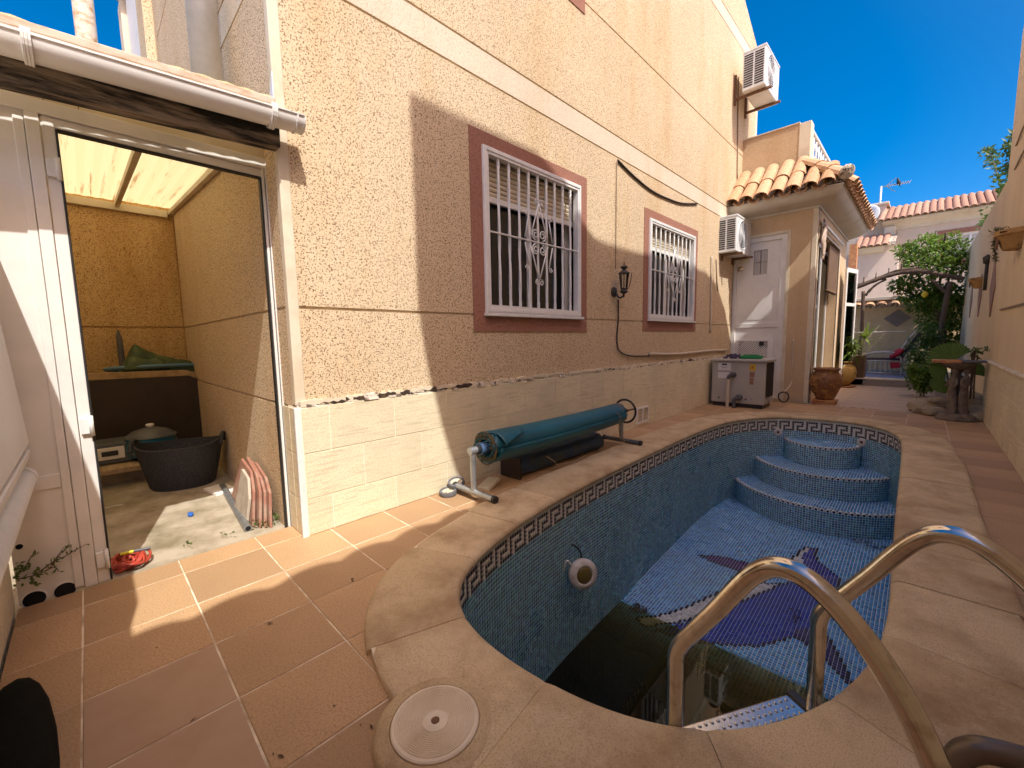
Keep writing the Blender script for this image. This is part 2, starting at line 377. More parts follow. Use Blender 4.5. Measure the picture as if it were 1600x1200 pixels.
# murky water: clear at the shore, turbid as the floor drops away beneath it
m = Mat('pool_water', (1, 1, 1), .0); m.n.remove(m.b)
sx = m.n.new('ShaderNodeSeparateXYZ'); m.l.new(m.co('Object'), sx.inputs[0]); nz = m.noise(3.5, 4, .6)
dep = m.math('ADD', m.math('MULTIPLY', m.math('SUBTRACT', 2.36, sx.outputs[1]), .79), m.math('MULTIPLY', m.math('SUBTRACT', nz, .5), .22))
tr = m.n.new('ShaderNodeBsdfTransparent'); tr.inputs[0].default_value = (.86, .84, .55, 1)
df = m.n.new('ShaderNodeBsdfDiffuse'); m.l.new(m.ramp(dep, [(.0, (.085, .072, .012)), (.35, (.03, .027, .006)), (.8, (.010, .009, .004))]), df.inputs[0])
m2 = m.n.new('ShaderNodeMixShader'); m.l.new(m.ramp(dep, [(.0, .12), (.10, .45), (.28, .9), (.45, 1)]), m2.inputs[0]); m.l.new(tr.outputs[0], m2.inputs[1]); m.l.new(df.outputs[0], m2.inputs[2])
gl = m.n.new('ShaderNodeBsdfGlossy'); gl.inputs['Roughness'].default_value = .0; fr = m.n.new('ShaderNodeFresnel'); fr.inputs[0].default_value = 1.45; mx = m.n.new('ShaderNodeMixShader')
m.l.new(fr.outputs[0], mx.inputs[0]); m.l.new(m2.outputs[0], mx.inputs[1]); m.l.new(gl.outputs[0], mx.inputs[2]); m.l.new(mx.outputs[0], m.n['Material Output'].inputs[0]); MT['pool_water'] = m.m
# translucent roof sheet
m = Mat('roof_sheet', (.72, .60, .36), .5)
n = m.noise(4, 5, .65, stretch=(.2, 6, 1)); c = m.mix(m.ramp(n, [(.57, 0), (.70, 1)]), (.66, .55, .29), (.26, .11, .02)); m.color(c)
tr = m.n.new('ShaderNodeBsdfTranslucent'); m.l.new(c, tr.inputs[0]); mx = m.n.new('ShaderNodeMixShader'); mx.inputs[0].default_value = .72
m.l.new(m.b.outputs[0], mx.inputs[1]); m.l.new(tr.outputs[0], mx.inputs[2]); m.l.new(mx.outputs[0], m.n['Material Output'].inputs[0]); MT['roof_sheet'] = m.m
m = Mat('step_pattern', rough=.5)
wv = m.n.new('ShaderNodeTexWave'); wv.wave_type = 'RINGS'; wv.inputs['Scale'].default_value = 5; wv.inputs['Distortion'].default_value = 1.5; m.l.new(m.co('Object', (2.2, 1, 3)), wv.inputs[0])
m.color(m.ramp(wv.outputs[1], [(.42, (.10, .08, .07)), (.55, (.50, .42, .34))])); MT['step_pattern'] = m.m
# ------------------------------------------------------------------ pool outline (plan)
RIM = [(.655,4.11),(.645,3.3),(.655,2.6),(.675,2.0),(.70,1.55),(.735,1.16),(.79,.825),(.85,.58),(.925,.375),(1.01,.25),(1.12,.165),(1.25,.12),(1.407,.105),
       (1.55,.112),(1.69,.13),(1.82,.162),(1.945,.217),(2.04,.284),(2.13,.385),(2.21,.51),(2.283,.68),(2.335,.89),(2.36,1.11),(2.365,1.35),(2.355,1.78),
       (2.342,2.55),(2.332,3.5),(2.315,4.48),(2.28,4.95),(2.2,5.25),(2.08,5.45),(1.89,5.58),(1.7,5.62),(1.51,5.605),(1.3,5.55),(1.13,5.46),(.95,5.28),(.8,5.02),(.7,4.6)]
_p = np.array(catmull(RIM, 16, True))
def resample(P, n):
    Q = np.vstack([P, P[:1]]); L = np.concatenate([[0], np.cumsum(np.linalg.norm(np.diff(Q, axis=0), axis=1))])
    t = np.linspace(0, L[-1], n, endpoint=False); return np.stack([np.interp(t, L, Q[:, i]) for i in range(2)], 1), L[-1]
RIMP, RIML = resample(_p, 480)
for _ in range(40): RIMP = .5*RIMP+.25*(np.roll(RIMP, 1, 0)+np.roll(RIMP, -1, 0))
def normals(P):
    t = np.roll(P, -1, 0)-np.roll(P, 1, 0); t /= np.linalg.norm(t, axis=1)[:, None]
    n = np.stack([t[:, 1], -t[:, 0]], 1)
    c = P.mean(0); s = np.sign(((P-c)*n).sum(1).sum()); return n*s            # outward
RIMN = normals(RIMP)
def offset(d): return RIMP+RIMN*d
def inside(P, x, y):
    X, Y = P[:, 0], P[:, 1]; X2, Y2 = np.roll(X, -1), np.roll(Y, -1)
    x = np.atleast_1d(x)[:, None]; y = np.atleast_1d(y)[:, None]
    c = ((Y > y) != (Y2 > y)) & (x < (X2-X)*(y-Y)/(Y2-Y+1e-12)+X); return c.sum(1) % 2 == 1
from mathutils.geometry import tessellate_polygon
def sheet(name, outer, holes, z, mat, kind='structure', parent=None):
    loops = [[Vector((x, y, 0)) for x, y in outer]]+[[Vector((x, y, 0)) for x, y in h] for h in holes]
    tri = tessellate_polygon(loops); V = [(v.x, v.y, z) for l in loops for v in l]
    mb = MB(); mb.add(V, [tuple(t) for t in tri]); o = mb.build(name, mat, parent)
    if kind: o['kind'] = kind
    return o
pool_hole = [tuple(p) for p in offset(.05)[::8]]
sheet('ground', [(-300,-300),(300,-300),(300,300),(-300,300)], [pool_hole], -.10, MT['concrete'])
# ------------------------------------------------------------------ deck with floor tiles
deck = sheet('pool_deck', [(-.20,-1.05),(2.97,-1.05),(2.97,6.97),(-.20,6.97)], [pool_hole], -.0022, MT['grout'])
COPW = .345; COPO = offset(COPW)
def chamfer_mesh(name, poly, z0, z1, ch, mat):
    n = len(poly); c = np.mean(poly, 0); P = np.array(poly)
    ins = []
    for i in range(n):
        a, b, d = P[i-1], P[i], P[(i+1) % n]
        e1 = (b-a)/(np.linalg.norm(b-a)+1e-9); e2 = (d-b)/(np.linalg.norm(d-b)+1e-9)
        n1 = np.array((-e1[1], e1[0])); n2 = np.array((-e2[1], e2[0])); q = n1+n2; q = q/(max(q@q, .4)*.5)
        ins.append(b+q*ch)
    V = [(x, y, z0) for x, y in P]+[(x, y, z1-ch) for x, y in P]+[(x, y, z1) for x, y in ins]
    F = [(i, (i+1) % n, n+(i+1) % n, n+i) for i in range(n)]+[(n+i, n+(i+1) % n, 2*n+(i+1) % n, 2*n+i) for i in range(n)]+[tuple(range(2*n, 3*n))]
    me = bpy.data.meshes.new(name); me.from_pydata(V, [], F); me.materials.append(MT[mat]); me.update(); return me
TP = .3325; TX0, TY0 = -.029, -.2; g = .0019
sq = TP/2-g
full = chamfer_mesh('floor_tile', [(-sq,-sq),(sq,-sq),(sq,sq),(-sq,sq)], -.012, 0, .003, 'floor_tile')
full_s = chamfer_mesh('floor_tile', [(-sq,-sq),(sq,-sq),(sq,sq),(-sq,sq)], -.012, 0, .003, 'floor_tile_smooth')
def clip_half(poly, p, n):
    out = []
    for i in range(len(poly)):
        a, b = np.array(poly[i-1]), np.array(poly[i]); da, db = (a-p)@n, (b-p)@n
        if da >= 0: out.append(tuple(a))
        if da*db < 0: out.append(tuple(a+(b-a)*da/(da-db)))
    return out
CUT = offset(COPW-.06); CUTN = RIMN
for ix in range(-2, 10):
    for iy in range(-4, 23):
        x0, x1 = TX0+ix*TP+g, TX0+(ix+1)*TP-g; y0, y1 = TY0+iy*TP+g, TY0+(iy+1)*TP-g
        x0, x1, y0, y1 = max(x0, -.20), min(x1, 2.965), max(y0, -1.05), min(y1, 6.96)
        if x1-x0 < .02 or y1-y0 < .02: continue
        cs = np.array([(x0,y0),(x1,y0),(x1,y1),(x0,y1)]); ins = inside(CUT, cs[:, 0], cs[:, 1])
        gx = np.linspace(x0, x1, 7); gy = np.linspace(y0, y1, 7); G = np.array([(a, b) for a in gx for b in gy]); gi = inside(CUT, G[:, 0], G[:, 1])
        if gi.all(): continue
        if not gi.any() and abs(x1-x0-2*sq) < 1e-4 and abs(y1-y0-2*sq) < 1e-4:
            o = bpy.data.objects.new('floor_tile', full_s if (iy == -2 and ix in (2, 3, 4)) else full); link(o, deck); o.location = ((x0+x1)/2, (y0+y1)/2, random.uniform(-.0012, .0008)); o.rotation_euler = (random.uniform(-.003,.003), random.uniform(-.003,.003), 0); continue
        poly = [tuple(c) for c in cs]
        if gi.any():
            ctr = np.array(((x0+x1)/2, (y0+y1)/2)); near = np.argsort(((CUT-ctr)**2).sum(1))[0]
            out_ = G[~gi].mean(0); near = np.argsort(((CUT-(ctr*.5+out_*.5))**2).sum(1))[0]
            poly = clip_half(poly, CUT[near], CUTN[near])
            if len(poly) < 3: continue
        A = .5*abs(sum(poly[i-1][0]*poly[i][1]-poly[i][0]*poly[i-1][1] for i in range(len(poly))))
        if A < .0008: continue
        c = np.mean(poly, 0); me = chamfer_mesh('floor_tile', [tuple(np.array(q)-c) for q in poly], -.012, 0, .002, 'floor_tile')
        o = bpy.data.objects.new('floor_tile', me); link(o, deck); o.location = (c[0], c[1], random.uniform(-.001, .0008))
# passage floor beyond the pool terrace
passage = sheet('passage_floor', [(1.15,6.985),(2.97,6.985),(2.97,10.45),(1.15,10.45)], [], -.006, MT['grout'])
simple('passage_tile', (.54, .38, .25), .6, dark=(.42, .28, .18), sc=5)
pt = chamfer_mesh('floor_tile', [(-.195,-.195),(.195,-.195),(.195,.195),(-.195,.195)], -.012, 0, .003, 'passage_tile')
for ix in range(5):
    for iy in range(9):
        x, y = 1.15+.2+ix*.396, 7.0+.2+iy*.396
        if x > 2.95: continue
        o = bpy.data.objects.new('floor_tile', pt); link(o, passage); o.location = (min(x, 2.775), y, -.002)
mb = MB(); mb.box((1.15, 6.965, -.02), (2.97, 6.99, .003)); o = mb.build('drain_strip', MT['mortar'], passage)
# ------------------------------------------------------------------ shed slab
sheet('shed_floor', [(-3.4,-1.6),(-.205,-1.6),(-.205,.0),(-3.4,.0)], [], -.055, MT['concrete'])
# ------------------------------------------------------------------ boundary wall on the right
bw = thing('boundary_wall', (2.97, 4, 0), 'tall beige rendered boundary wall with cream tiled base beside the pool', 'wall')
prof = [(-3,-.1),(13.35,-.1),(13.35,2.83),(6.86,2.80),(6.86,4.37),(6.6,4.66),(6.3,5.15),(5.95,5.7),(5.5,6.1),(5.0,6.25),(2.3,6.25),(2.07,6.27),(1.8,6.39),(1.67,6.52),(1.55,6.65),(1.37,6.75),(1.19,6.83),
        (-.015,6.83),(-.015,5.51),(.03,5.17),(.095,4.88),(.19,4.57),(.36,4.2),(.30,3.85),(.18,3.648),(-3,3.648)]
mb = MB(); mb.prism(prof, lambda u, v, d: (2.97+d, u, v), 0, .16); mb.build('wall', MT['render_beige'], bw)
mb = MB()
def barrel(mb, c, ax, r0, r1, L, up=(0,0,1), th=.012, seg=6, cap=False):
    """half barrel clay tile running along ax from c"""
    c = np.array(c, float); ax = np.array(ax, float); ax /= np.linalg.norm(ax); up = np.array(up, float); up -= ax*(up@ax); up /= np.linalg.norm(up); sd = np.cross(ax, up)
    vs = []
    for (t, r) in ((0, r0), (L, r1)):
        for dr in (0, -th):
            for k in range(seg+1):
                q = math.pi*k/seg; vs.append(c+ax*t+(r+dr)*(math.cos(q)*sd+math.sin(q)*up*.8))
    n = seg+1; fs = []
    for k in range(seg):
        fs += [(k, k+1, 2*n+k+1, 2*n+k), (n+k, 3*n+k, 3*n+k+1, n+k+1), (k, n+k, n+k+1, k+1)]
    if cap: fs += [tuple(range(n, 2*n)), tuple(range(3*n, 4*n))]
    mb.add(vs, fs)
mb0 = MB(); barrel(mb0, (0,0,0), (1,0,0), .142, .142, .17, seg=10, cap=True)
bt = proto(mb0, 'roof_tile', MT['roof_tile'], bw); bt.location = (-.005, .05-4, 3.59)
for i in range(1, 10):
    c = bt.copy(); link(c, bw); c.location = (-.005, .05-4-i*.29+random.uniform(-.01,.01), 3.59)
# tiled base of that wall
def wain(parent, fn, u0, u1, rows, tl, starts, name='wall_tile', mat='wain_tile', d0=.0, d1=.0045):
    """running-bond tiles; rows = z joints, starts = first joint position per row"""
    for r_ in range(len(rows)-1):
        z0, z1 = rows[r_]+.0025, rows[r_+1]-.0025
        js = [u0]+[j for j in np.arange(starts[r_]-20*tl, u1, tl) if u0+.02 < j < u1-.02]+[u1]
        for a, b in zip(js[:-1], js[1:]):
            mb = MB(); a2, b2 = a+.0025, b-.0025; ch = .0015
            V = [fn(a2,z0,d0),fn(b2,z0,d0),fn(b2,z1,d0),fn(a2,z1,d0),fn(a2,z0,d1-ch),fn(b2,z0,d1-ch),fn(b2,z1,d1-ch),fn(a2,z1,d1-ch),fn(a2+ch,z0+ch,d1),fn(b2-ch,z0+ch,d1),fn(b2-ch,z1-ch,d1),fn(a2+ch,z1-ch,d1)]
            mb.add(V, [(0,1,5,4),(1,2,6,5),(2,3,7,6),(3,0,4,7),(4,5,9,8),(5,6,10,9),(6,7,11,10),(7,4,8,11),(8,9,10,11)])
            mb.build(name, MT[mat], parent)
mb = MB(); mb.box((2.955, -1, 0), (2.969, 6.95, .70)); wb = mb.build('tiled_base', MT['wall_grout'], bw)
wain(wb, lambda u, v, d: (2.955-d, u, v), -1, 6.95, [0, .235, .47, .70], .42, [.0, .21, .08])
mb = MB(); mb.box((2.93, -1, .70), (2.968, 6.96, .73)); mb.build('ledge', MT['plaster_trim'], bw, bevel=.008)
# ------------------------------------------------------------------ low wall at the left, camera side
lw = thing('garden_wall', (1, -1.05, 0), 'low cream tiled garden wall meeting the white shed panel', 'wall')
mb = MB(); mb.box((-.21, -1.2, -.1), (2.96, -1.064, 1.73)); mb.build('wall', MT['render_beige'], lw)
mb = MB(); mb.box((-.21, -1.066, -.1), (2.95, -1.0625, .70)); mb.build('grout_bed', MT['wall_grout'], lw)
wain(lw, lambda u, v, d: (u, -1.0625+d, v), -.21, 2.95, [0, .235, .47, .70], .42, [.1, .31, .18])
mb = MB(); mb.box((-.21, -1.064, .70), (2.95, -1.045, .73)); mb.build('ledge', MT['plaster_trim'], lw, bevel=.006)
# ------------------------------------------------------------------ house
house = thing('house', (-2, 4, 0), 'two storey house in speckled beige pebbledash with pink window borders', 'house')
X0 = fnX(0.0); Y0 = fnY(0.0)
HE = 8.1
def py(x, y): return float(onX(x, y, 0)[1])
def pz(x, y): return float(onX(x, y, 0)[2])
W1 = (1.374, 2.596, 1.275, 2.478); W2 = (py(1012.4,420), py(1083,440), pz(1011.5,498), (pz(1013.5,340)+pz(1084.9,371))/2)
bands = [(.725, 1.247, 'stucco'), (1.263, 2.925, 'stucco'), (2.941, 3.130, 'stucco_pale'), (3.146, 4.10, 'stucco'), (4.115, 5.70, 'stucco'), (5.715, 5.90, 'stucco_pale')]
mb = MB(); mb.box((-4.2, .02, -.1), (-.16, HE-.02, 5.9)); mb.build('wall_core', MT['stucco'], house)
for i, (z0, z1, mt) in enumerate(bands):
    holes = [W1, W2] if i == 1 else []
    mb = MB(); panel(mb, X0, .045, HE-.10, z0, z1, holes, 0, -.155, reveal=-.155); mb.build('wall_band', MT[mt], house)
    mb = MB(); panel(mb, Y0, -3.3, -.045, z0, z1, [], 0, -.1); mb.build('wall_band', MT[mt], house)
mb = MB(); panel(mb, X0, .03, HE-.08, -.05, 5.95, [W1, W2], -.013, -.15, edges=False); panel(mb, Y0, -3.3, -.03, -.05, 5.95, [], -.013, -.1, edges=False)
mb.build('groove_backing', MT['plaster_trim'], house)
mb = MB(); panel(mb, Y0, -3.3, -.045, -.08, .71, [], 0, -.1); mb.build('wall_band', MT['stucco'], house)
mb = MB(); mb.prism([(.045,5.915),(HE-.1,5.915),(HE-.1,6.06),(7.17,6.46),(3.5,8.0),(.045,6.5)], lambda u, v, d: (d, u, v), 0, -.15); mb.build('gable', MT['stucco'], house)
# smooth corner strips
mb = MB(); mb.box((-.05, -.004, .73), (.004, .05, 5.95)); mb.build('corner_strip', MT['plaster_trim'], house, bevel=.006)
mb = MB(); mb.box((-.1, HE-.10, .73), (.004, HE, 6.1)); mb.build('corner_strip', MT['plaster_trim'], house, bevel=.006)
# tiled base with its broken mortar ledge
mb = MB(); mb.box((-.15, .012, -.05), (.011, 7.05, .722)); hb = mb.build('tiled_base', MT['wall_grout'], house)
wain(hb, lambda u, v, d: (.011+d, u, v), .016, 7.05, [0, .206, .462, .718], .4065, [py(520,800), py(568,720), py(514,660)])
mb = MB(); mb.box((-.12, -.004, -.06), (-.01, .010, .722)); o = mb.build('tiled_base', MT['wall_grout'], house)
wain(o, lambda u, v, d: (u, -.004-d, v), -.20, -.004, [0, .206, .462, .718], .4065, [-.5, -.5, -.5])
mb = MB(); mb.box((-.004, -.018, -.004), (.019, .012, .72)); mb.build('edge_trim', MT['white_paint'], house, bevel=.003)
# ledge: crumbled mortar strip made of irregular lumps
mb = MB(); yy = .0
random.seed(3)
while yy < 7.0:
    L = random.uniform(.03, .10); h = random.uniform(.018, .040); t = random.uniform(.004, .022)
    if random.random() < .86:
        V = []
        for (u, w_) in ((yy, 1), (yy+L*random.uniform(.8, 1.05), 1)):
            for (d, z) in ((-.002, .716), (t+random.uniform(0, .006), .718), (t*random.uniform(.5, 1), .718+h*random.uniform(.6, 1)), (-.002, .720+h)): V.append((d, u, z))
        mb.add(V, [(0,1,2,3),(7,6,5,4),(0,4,5,1),(1,5,6,2),(2,6,7,3)])
    yy += L
mb.build('mortar_ledge', MT['mortar'], house)['kind'] = 'stuff'
mb = MB(); n_ = 260; top = []; bot = []
for i in range(n_+1):
    u_ = .02+7.0*i/n_; top.append((u_, .752+.006*math.sin(i*.7)+random.uniform(-.004, .004))); bot.append((u_, .722+random.uniform(-.002, .005)*(1 if i % 3 else 2.2)))
mb.prism(top+bot[::-1], lambda u, v, d: (d, u, v), -.01, .0135); mb.build('ledge_cap', MT['plaster_trim'], house)
mb = MB(); yy = .12
while yy < 7.0:                                             # flaking render slivers along the ledge
    L = random.uniform(.05, .3); z = .742+random.uniform(-.006, .010)
    if random.random() < .8:
        n = 6; top = [(yy+L*i/n, z+.012+random.uniform(-.006, .007)) for i in range(n+1)]; bot = [(yy+L*i/n, z-.006+random.uniform(-.008, .004)) for i in range(n, -1, -1)]
        mb.prism(top+bot, lambda u, v, d: (d, u, v), .0136, random.uniform(.016, .022))
    yy += L*random.uniform(1, 1.5)
mb.build('render_flakes', MT['plaster_trim'], house)['kind'] = 'stuff'
for (yy, L) in ((.13,.16),(.31,.13),(.46,.13),(.62,.11),(.80,.2),(1.06,.16),(3.1,.13),(4.5,.2),(5.2,.2)):
    n = 7; top = [(yy+L*i/n, .740+.010*math.sin(math.pi*i/n)**.5+random.uniform(-.006,.006)) for i in range(n+1)]; bot = [(yy+L*i/n, .733-.010*math.sin(math.pi*i/n)**.5+random.uniform(-.006,.005)) for i in range(n, -1, -1)]
    mb = MB(); mb.prism(top+bot, lambda u, v, d: (d, u, v), .002, .0152); mb.build('missing_mortar', MT['crack'], house)
random.seed(11)
# ---- windows
def twisted(mb, p0, p1, r, turns, n=44):
    p0, p1 = np.array(p0, float), np.array(p1, float); vs = []
    for i in range(n+1):
        t = i/n; c = p0+(p1-p0)*t; a = 2*math.pi*turns*min(max((t-.06)/.88, 0), 1)
        for k in range(4): q = a+math.pi/4+k*math.pi/2; vs.append(c+np.array((r*math.cos(q), r*math.sin(q), 0)))
    fs = [(i*4+k, i*4+(k+1) % 4, i*4+4+(k+1) % 4, i*4+4+k) for i in range(n) for k in range(4)]+[(3,2,1,0), (4*n,4*n+1,4*n+2,4*n+3)]
    mb.add(vs, fs)
def spiral(c, r, a0, turns, sgn, n=14, X=.03):
    return [(X, c[0]+r*(1-.75*i/n)*math.cos(a0+sgn*2*math.pi*turns*i/n), c[1]+r*(1-.75*i/n)*math.sin(a0+sgn*2*math.pi*turns*i/n)) for i in range(n+1)]
def make_window(W, shut, label, hlight):
    y0, y1, z0, z1 = W; b = .115
    mb = MB(); panel(mb, X0, y0-b, y1+b, z0-.145, z1+.10, [(y0-.001, y1+.001, z0-.03, z1+.001)], .007, -.005); mb.build('window_surround', MT['stucco_pink'], house)
    fw_ = .052
    mb = MB(); panel(mb, X0, y0, y1, z0, z1, [(y0+fw_, y1-fw_, z0+fw_, z1-fw_)], .024, -.03, reveal=-.03)
    win = mb.build('window', MT['white_paint'], house, bevel=.003); win['label'] = label
    mb = MB(); panel(mb, X0, y0+.010, y1-.010, z0+.010, z1-.010, [(y0+.03, y1-.03, z0+.03, z1-.03)], .030, .020); mb.build('frame_bead', MT['white_paint'], win)
    mb = MB(); mb.box((-.02, y0-.012, z0-.028), (.045, y1+.02, z0-.004)); mb.build('sill', MT['white_paint'], win, bevel=.003)
    ya, yb, za, zb = y0+fw_, y1-fw_, z0+fw_, z1-fw_
    n = 9; ys = [ya+(yb-ya)*(i+1)/(n+.85) for i in range(n)]; zm = za+(zb-za)*.5
    for i in range(n):
        mb = MB(); twisted(mb, (.004, ys[i], za-.006), (.004, ys[i], zb+.006), .012, 9); mb.build('grille_bar', MT['white_paint'], win)
    mb = MB(); mb.tube([(.016, ya-.01, zm), (.016, yb+.01, zm)], .007, 6); mb.build('cross_bar', MT['white_paint'], win)
    yc = ys[4]; w_ = (ys[5]-ys[4]); h = (zb-za)*.29
    mb = MB()
    for s_ in (-1, 1):
        mb.tube([(.018, yc, zm+h*s_), (.018, yc-w_*1.0, zm+.02*s_)], .006, 5); mb.tube([(.018, yc, zm+h*s_), (.018, yc+w_*1.0, zm+.02*s_)], .006, 5)
        for q in (-1, 1):
            mb.tube([(.018, yc+q*w_*1.55, zm+.02*s_), (.018, yc+q*w_*1.15, zm+h*.62*s_)], .006, 5)
            mb.tube(spiral((yc+q*w_*1.15+q*.022, zm+h*.66*s_), .024, math.pi/2*(1-q), 1.2, q*s_, X=.018), .0045, 5)
            mb.tube(spiral((yc+q*.026, zm+(h+.012)*s_), .026, -math.pi/2*s_, 1.2, q*s_, X=.018), .0045, 5)
            mb.tube(spiral((yc+q*.045, zm+.062*s_), .046, -math.pi/2*s_, 1.6, q*s_, n=20, X=.018), .006, 5)
    mb.build('scroll_ornament', MT['white_paint'], win, smooth=True)
    # roller shutter, sliding sashes, dark room
    nz = 7; zs = zb-(zb-za)*shut
    for i in range(nz):
        a = zs+(zb-zs)*i/nz; mb = MB(); mb.prism([(-.075, a+.002), (-.062, a+.006), (-.058, a+(zb-zs)/nz*.5), (-.062, a+(zb-zs)/nz-.003), (-.075, a+(zb-zs)/nz-.001)], lambda u, v, d: (u, d, v), ya-.04, yb+.04)
        mb.build('shutter_slat', MT['shutter'], win)
    mb = MB(); mb.box((-.08, ya-.04, zs-.045), (-.055, yb+.04, zs)); mb.build('shutter_rail', MT['white_plastic'], win, bevel=.003)
    for (a, c, d) in ((y0-.0, y0+(y1-y0)*.53, -.095), (y0+(y1-y0)*.44, y1+.0, -.125)):
        mb = MB(); panel(mb, X0, a, c, za-.04, zb+.04, [(a+.055, c-.055, za+.02, zb)], d, d-.025); mb.build('sash', MT['white_upvc'], win)
        mb = MB(); mb.box((d-.016, a+.05, za+.0), (d-.012, c-.05, zb+.02)); mb.build('pane', MT['glass_dark'], win)
    return win
make_window(W1, .24, 'larger barred window with white scroll grille and beige shutter', 0)
make_window(W2, .22, 'barred window with white scroll grille between the lantern and the corner', 0)
# upstairs window border
mb = MB(); panel(mb, X0, 1.35, 2.68, 4.0, 5.4, [(1.48, 2.55, 4.14, 5.28)], .007, -.005); mb.build('window_surround', MT['stucco_pink'], house)
mb = MB(); panel(mb, X0, 1.48, 2.55, 4.14, 5.28, [(1.54, 2.49, 4.2, 5.22)], .02, -.03); win = mb.build('window', MT['white_paint'], house)
mb = MB(); mb.box((.001, 1.54, 4.2), (.004, 2.49, 5.22)); mb.build('pane', MT['glass_dark'], win)
# pilaster and far wing seen over the shed roof
mb = MB(); mb.box((-3.95, -.06, 2.6), (-3.52, .3, 7.5)); mb.build('pilaster', MT['stucco'], house, bevel=.01)
mb = MB(); mb.box((-4.5, .0, 1.5), (-3.96, .5, 7.5)); mb.build('wing_wall', MT['stucco_pale'], house)
mb = MB(); mb.box((-5.6, .02, 0), (-4.51, .5, 7.2)); mb.build('wing_wall', MT['white_plastic'], house)
mb = MB(); barrel(mb, (-5.62, -.1, 5.78), (0, 1, 0), .16, .14, .5); mb.build('roof_tile', MT['roof_tile'], house)
mb = MB(); mb.box((-5.95, -.04, 0), (-5.62, .4, 5.75)); mb.build('wing_wall', MT['stucco_pale'], house)
# ---- flue pipe, pole
fl = thing('flue_pipe', (-.65, -.14, 2.0), 'thick white metal flue pipe rising through the shed roof', 'pipe')
mb = MB(); mb.tube([(-.65, -.14, 2.29), (-.65, -.14, 7)], .075, 20); mb.build('pipe', MT['white_metal'], fl, smooth=True)
mb = MB(); mb.lathe([(.12, 2.275), (.085, 2.31), (.078, 2.33)], (-.65, -.14, 0), 20); mb.build('collar', MT['stained_trim'], fl, smooth=True)
p = onX(131, 20, -7.0)
po = thing('chimney_pole', (p[0], p[1], 0), 'slim stained post standing against the blue sky behind the shed roof', 'post')
mb = MB(); mb.tube([(p[0], p[1], 0), (p[0], p[1], 9)], .125, 14); mb.build('post', MT['stained_trim'], po, smooth=True)
# ------------------------------------------------------------------ shed
shed = thing('shed', (-1.2, -.8, 0), 'white framed lean-to shed with open doorway and stained translucent roof', 'shed')
SX = -.22; XS = fnX(SX)
mb = MB(); mb.box((-3.5, -1.75, -.1), (-3.4, .02, 2.7)); mb.build('back_wall', MT['stucco_shed'], shed)
for (z0, z1) in ((-.06, 1.25), (1.27, 2.55)):
    mb = MB(); mb.box((-3.41, -1.7, z0), (-3.385, -.0, z1)); mb.build('wall_band', MT['stucco_shed'], shed)
mb = MB(); mb.box((-3.5, -1.75, -.1), (-.3, -1.62, 2.4)); mb.build('side_wall', MT['stucco_shed'], shed)
# upvc front: left fixed panel
DY0, DY1, DZT = -.772, -.028, 1.955
mb = MB(); mb.box((SX-.03, -1.05, 0), (SX, -.858, 2.0)); o = mb.build('fixed_panel', MT['white_upvc'], shed, bevel=.003)
for (a, b, c, d) in ((-1.05, -.889, .47, .53), ): 
    mb = MB(); mb.box((SX, a, c), (SX+.006, b, d)); mb.build('panel_rail', MT['white_upvc'], o, bevel=.002)
for yy in (-.888,):
    mb = MB(); mb.box((SX, yy, .01), (SX+.008, yy+.029, 1.975)); mb.build('panel_stile', MT['white_upvc'], o, bevel=.003)
for (px, py_, r_) in ((54,936,.033), (102,922,.033), (30,854,.0105)):
    q = onX(px, py_, SX); mb = MB(); mb.lathe([(r_, 0), (r_, .003)], (SX, q[1], q[2]), 24, (1,0,0)); mb.build('vent_hole', MT['dark_hole'], o)
    mb = MB(); mb.lathe([(r_+.001, 0), (r_+.006, 0), (r_+.006, .004), (r_+.001, .005), (r_+.001, 0)], (SX, q[1], q[2]), 24, (1,0,0)); mb.build('vent_rim', MT['white_upvc'], o)
# door frame
def fr(y0, y1, z0, z1, d0, d1, nm='door_frame', mt='white_upvc', par=shed):
    mb = MB(); mb.box((SX+d0, y0, z0), (SX+d1, y1, z1)); return mb.build(nm, MT[mt], par, bevel=.003)
fr(DY0-.085, DY0-.045, 0, 2.02, -.05, .012); fr(DY0-.043, DY0-.003, 0, DZT+.04, -.05, .004)
fr(DY0-.004, DY0+.004, 0, DZT, -.03, .008, 'gasket', 'black_rubber'); fr(DY1-.004, DY1+.004, -.04, DZT, -.03, .006, 'gasket', 'black_rubber'); fr(DY0, DY1, DZT-.004, DZT+.004, -.03, .006, 'gasket', 'black_rubber')
fr(DY1+.005, DY1+.018, -.05, DZT+.05, -.05, .012); fr(DY1+.019, DY1+.022, -.05, DZT+.05, -.05, .002, 'gasket', 'black_rubber'); fr(DY1+.0225, .0265, -.05, 2.05, -.05, .016)
fr(-1.05, .03, DZT+.045, DZT+.10, -.05, .014, 'header'); fr(-.81, .03, DZT+.004, DZT+.043, -.045, .006, 'header')
fr(-1.05, .03, 2.03, 2.30, -.05, -.01, 'header_panel', 'cream_panel')
for yy in (-.80, -.70): fr(yy, yy+.004, 2.055, 2.28, -.01, -.006, 'joint', 'cable_tan')
for (px, py_) in ((85,265), (137,665), (161,872)):
    q = onX(px, py_, SX); mb = MB(); mb.box((SX+.004, q[1]-.022, q[2]-.035), (SX+.02, q[1]+.016, q[2]+.035)); h_ = mb.build('hinge', MT['white_paint'], shed, bevel=.003)
    mb = MB(); mb.tube([(SX+.02, q[1]+.012, q[2]-.045), (SX+.02, q[1]+.012, q[2]+.045)], .008, 8); mb.build('hinge_pin', MT['white_paint'], h_, smooth=True)
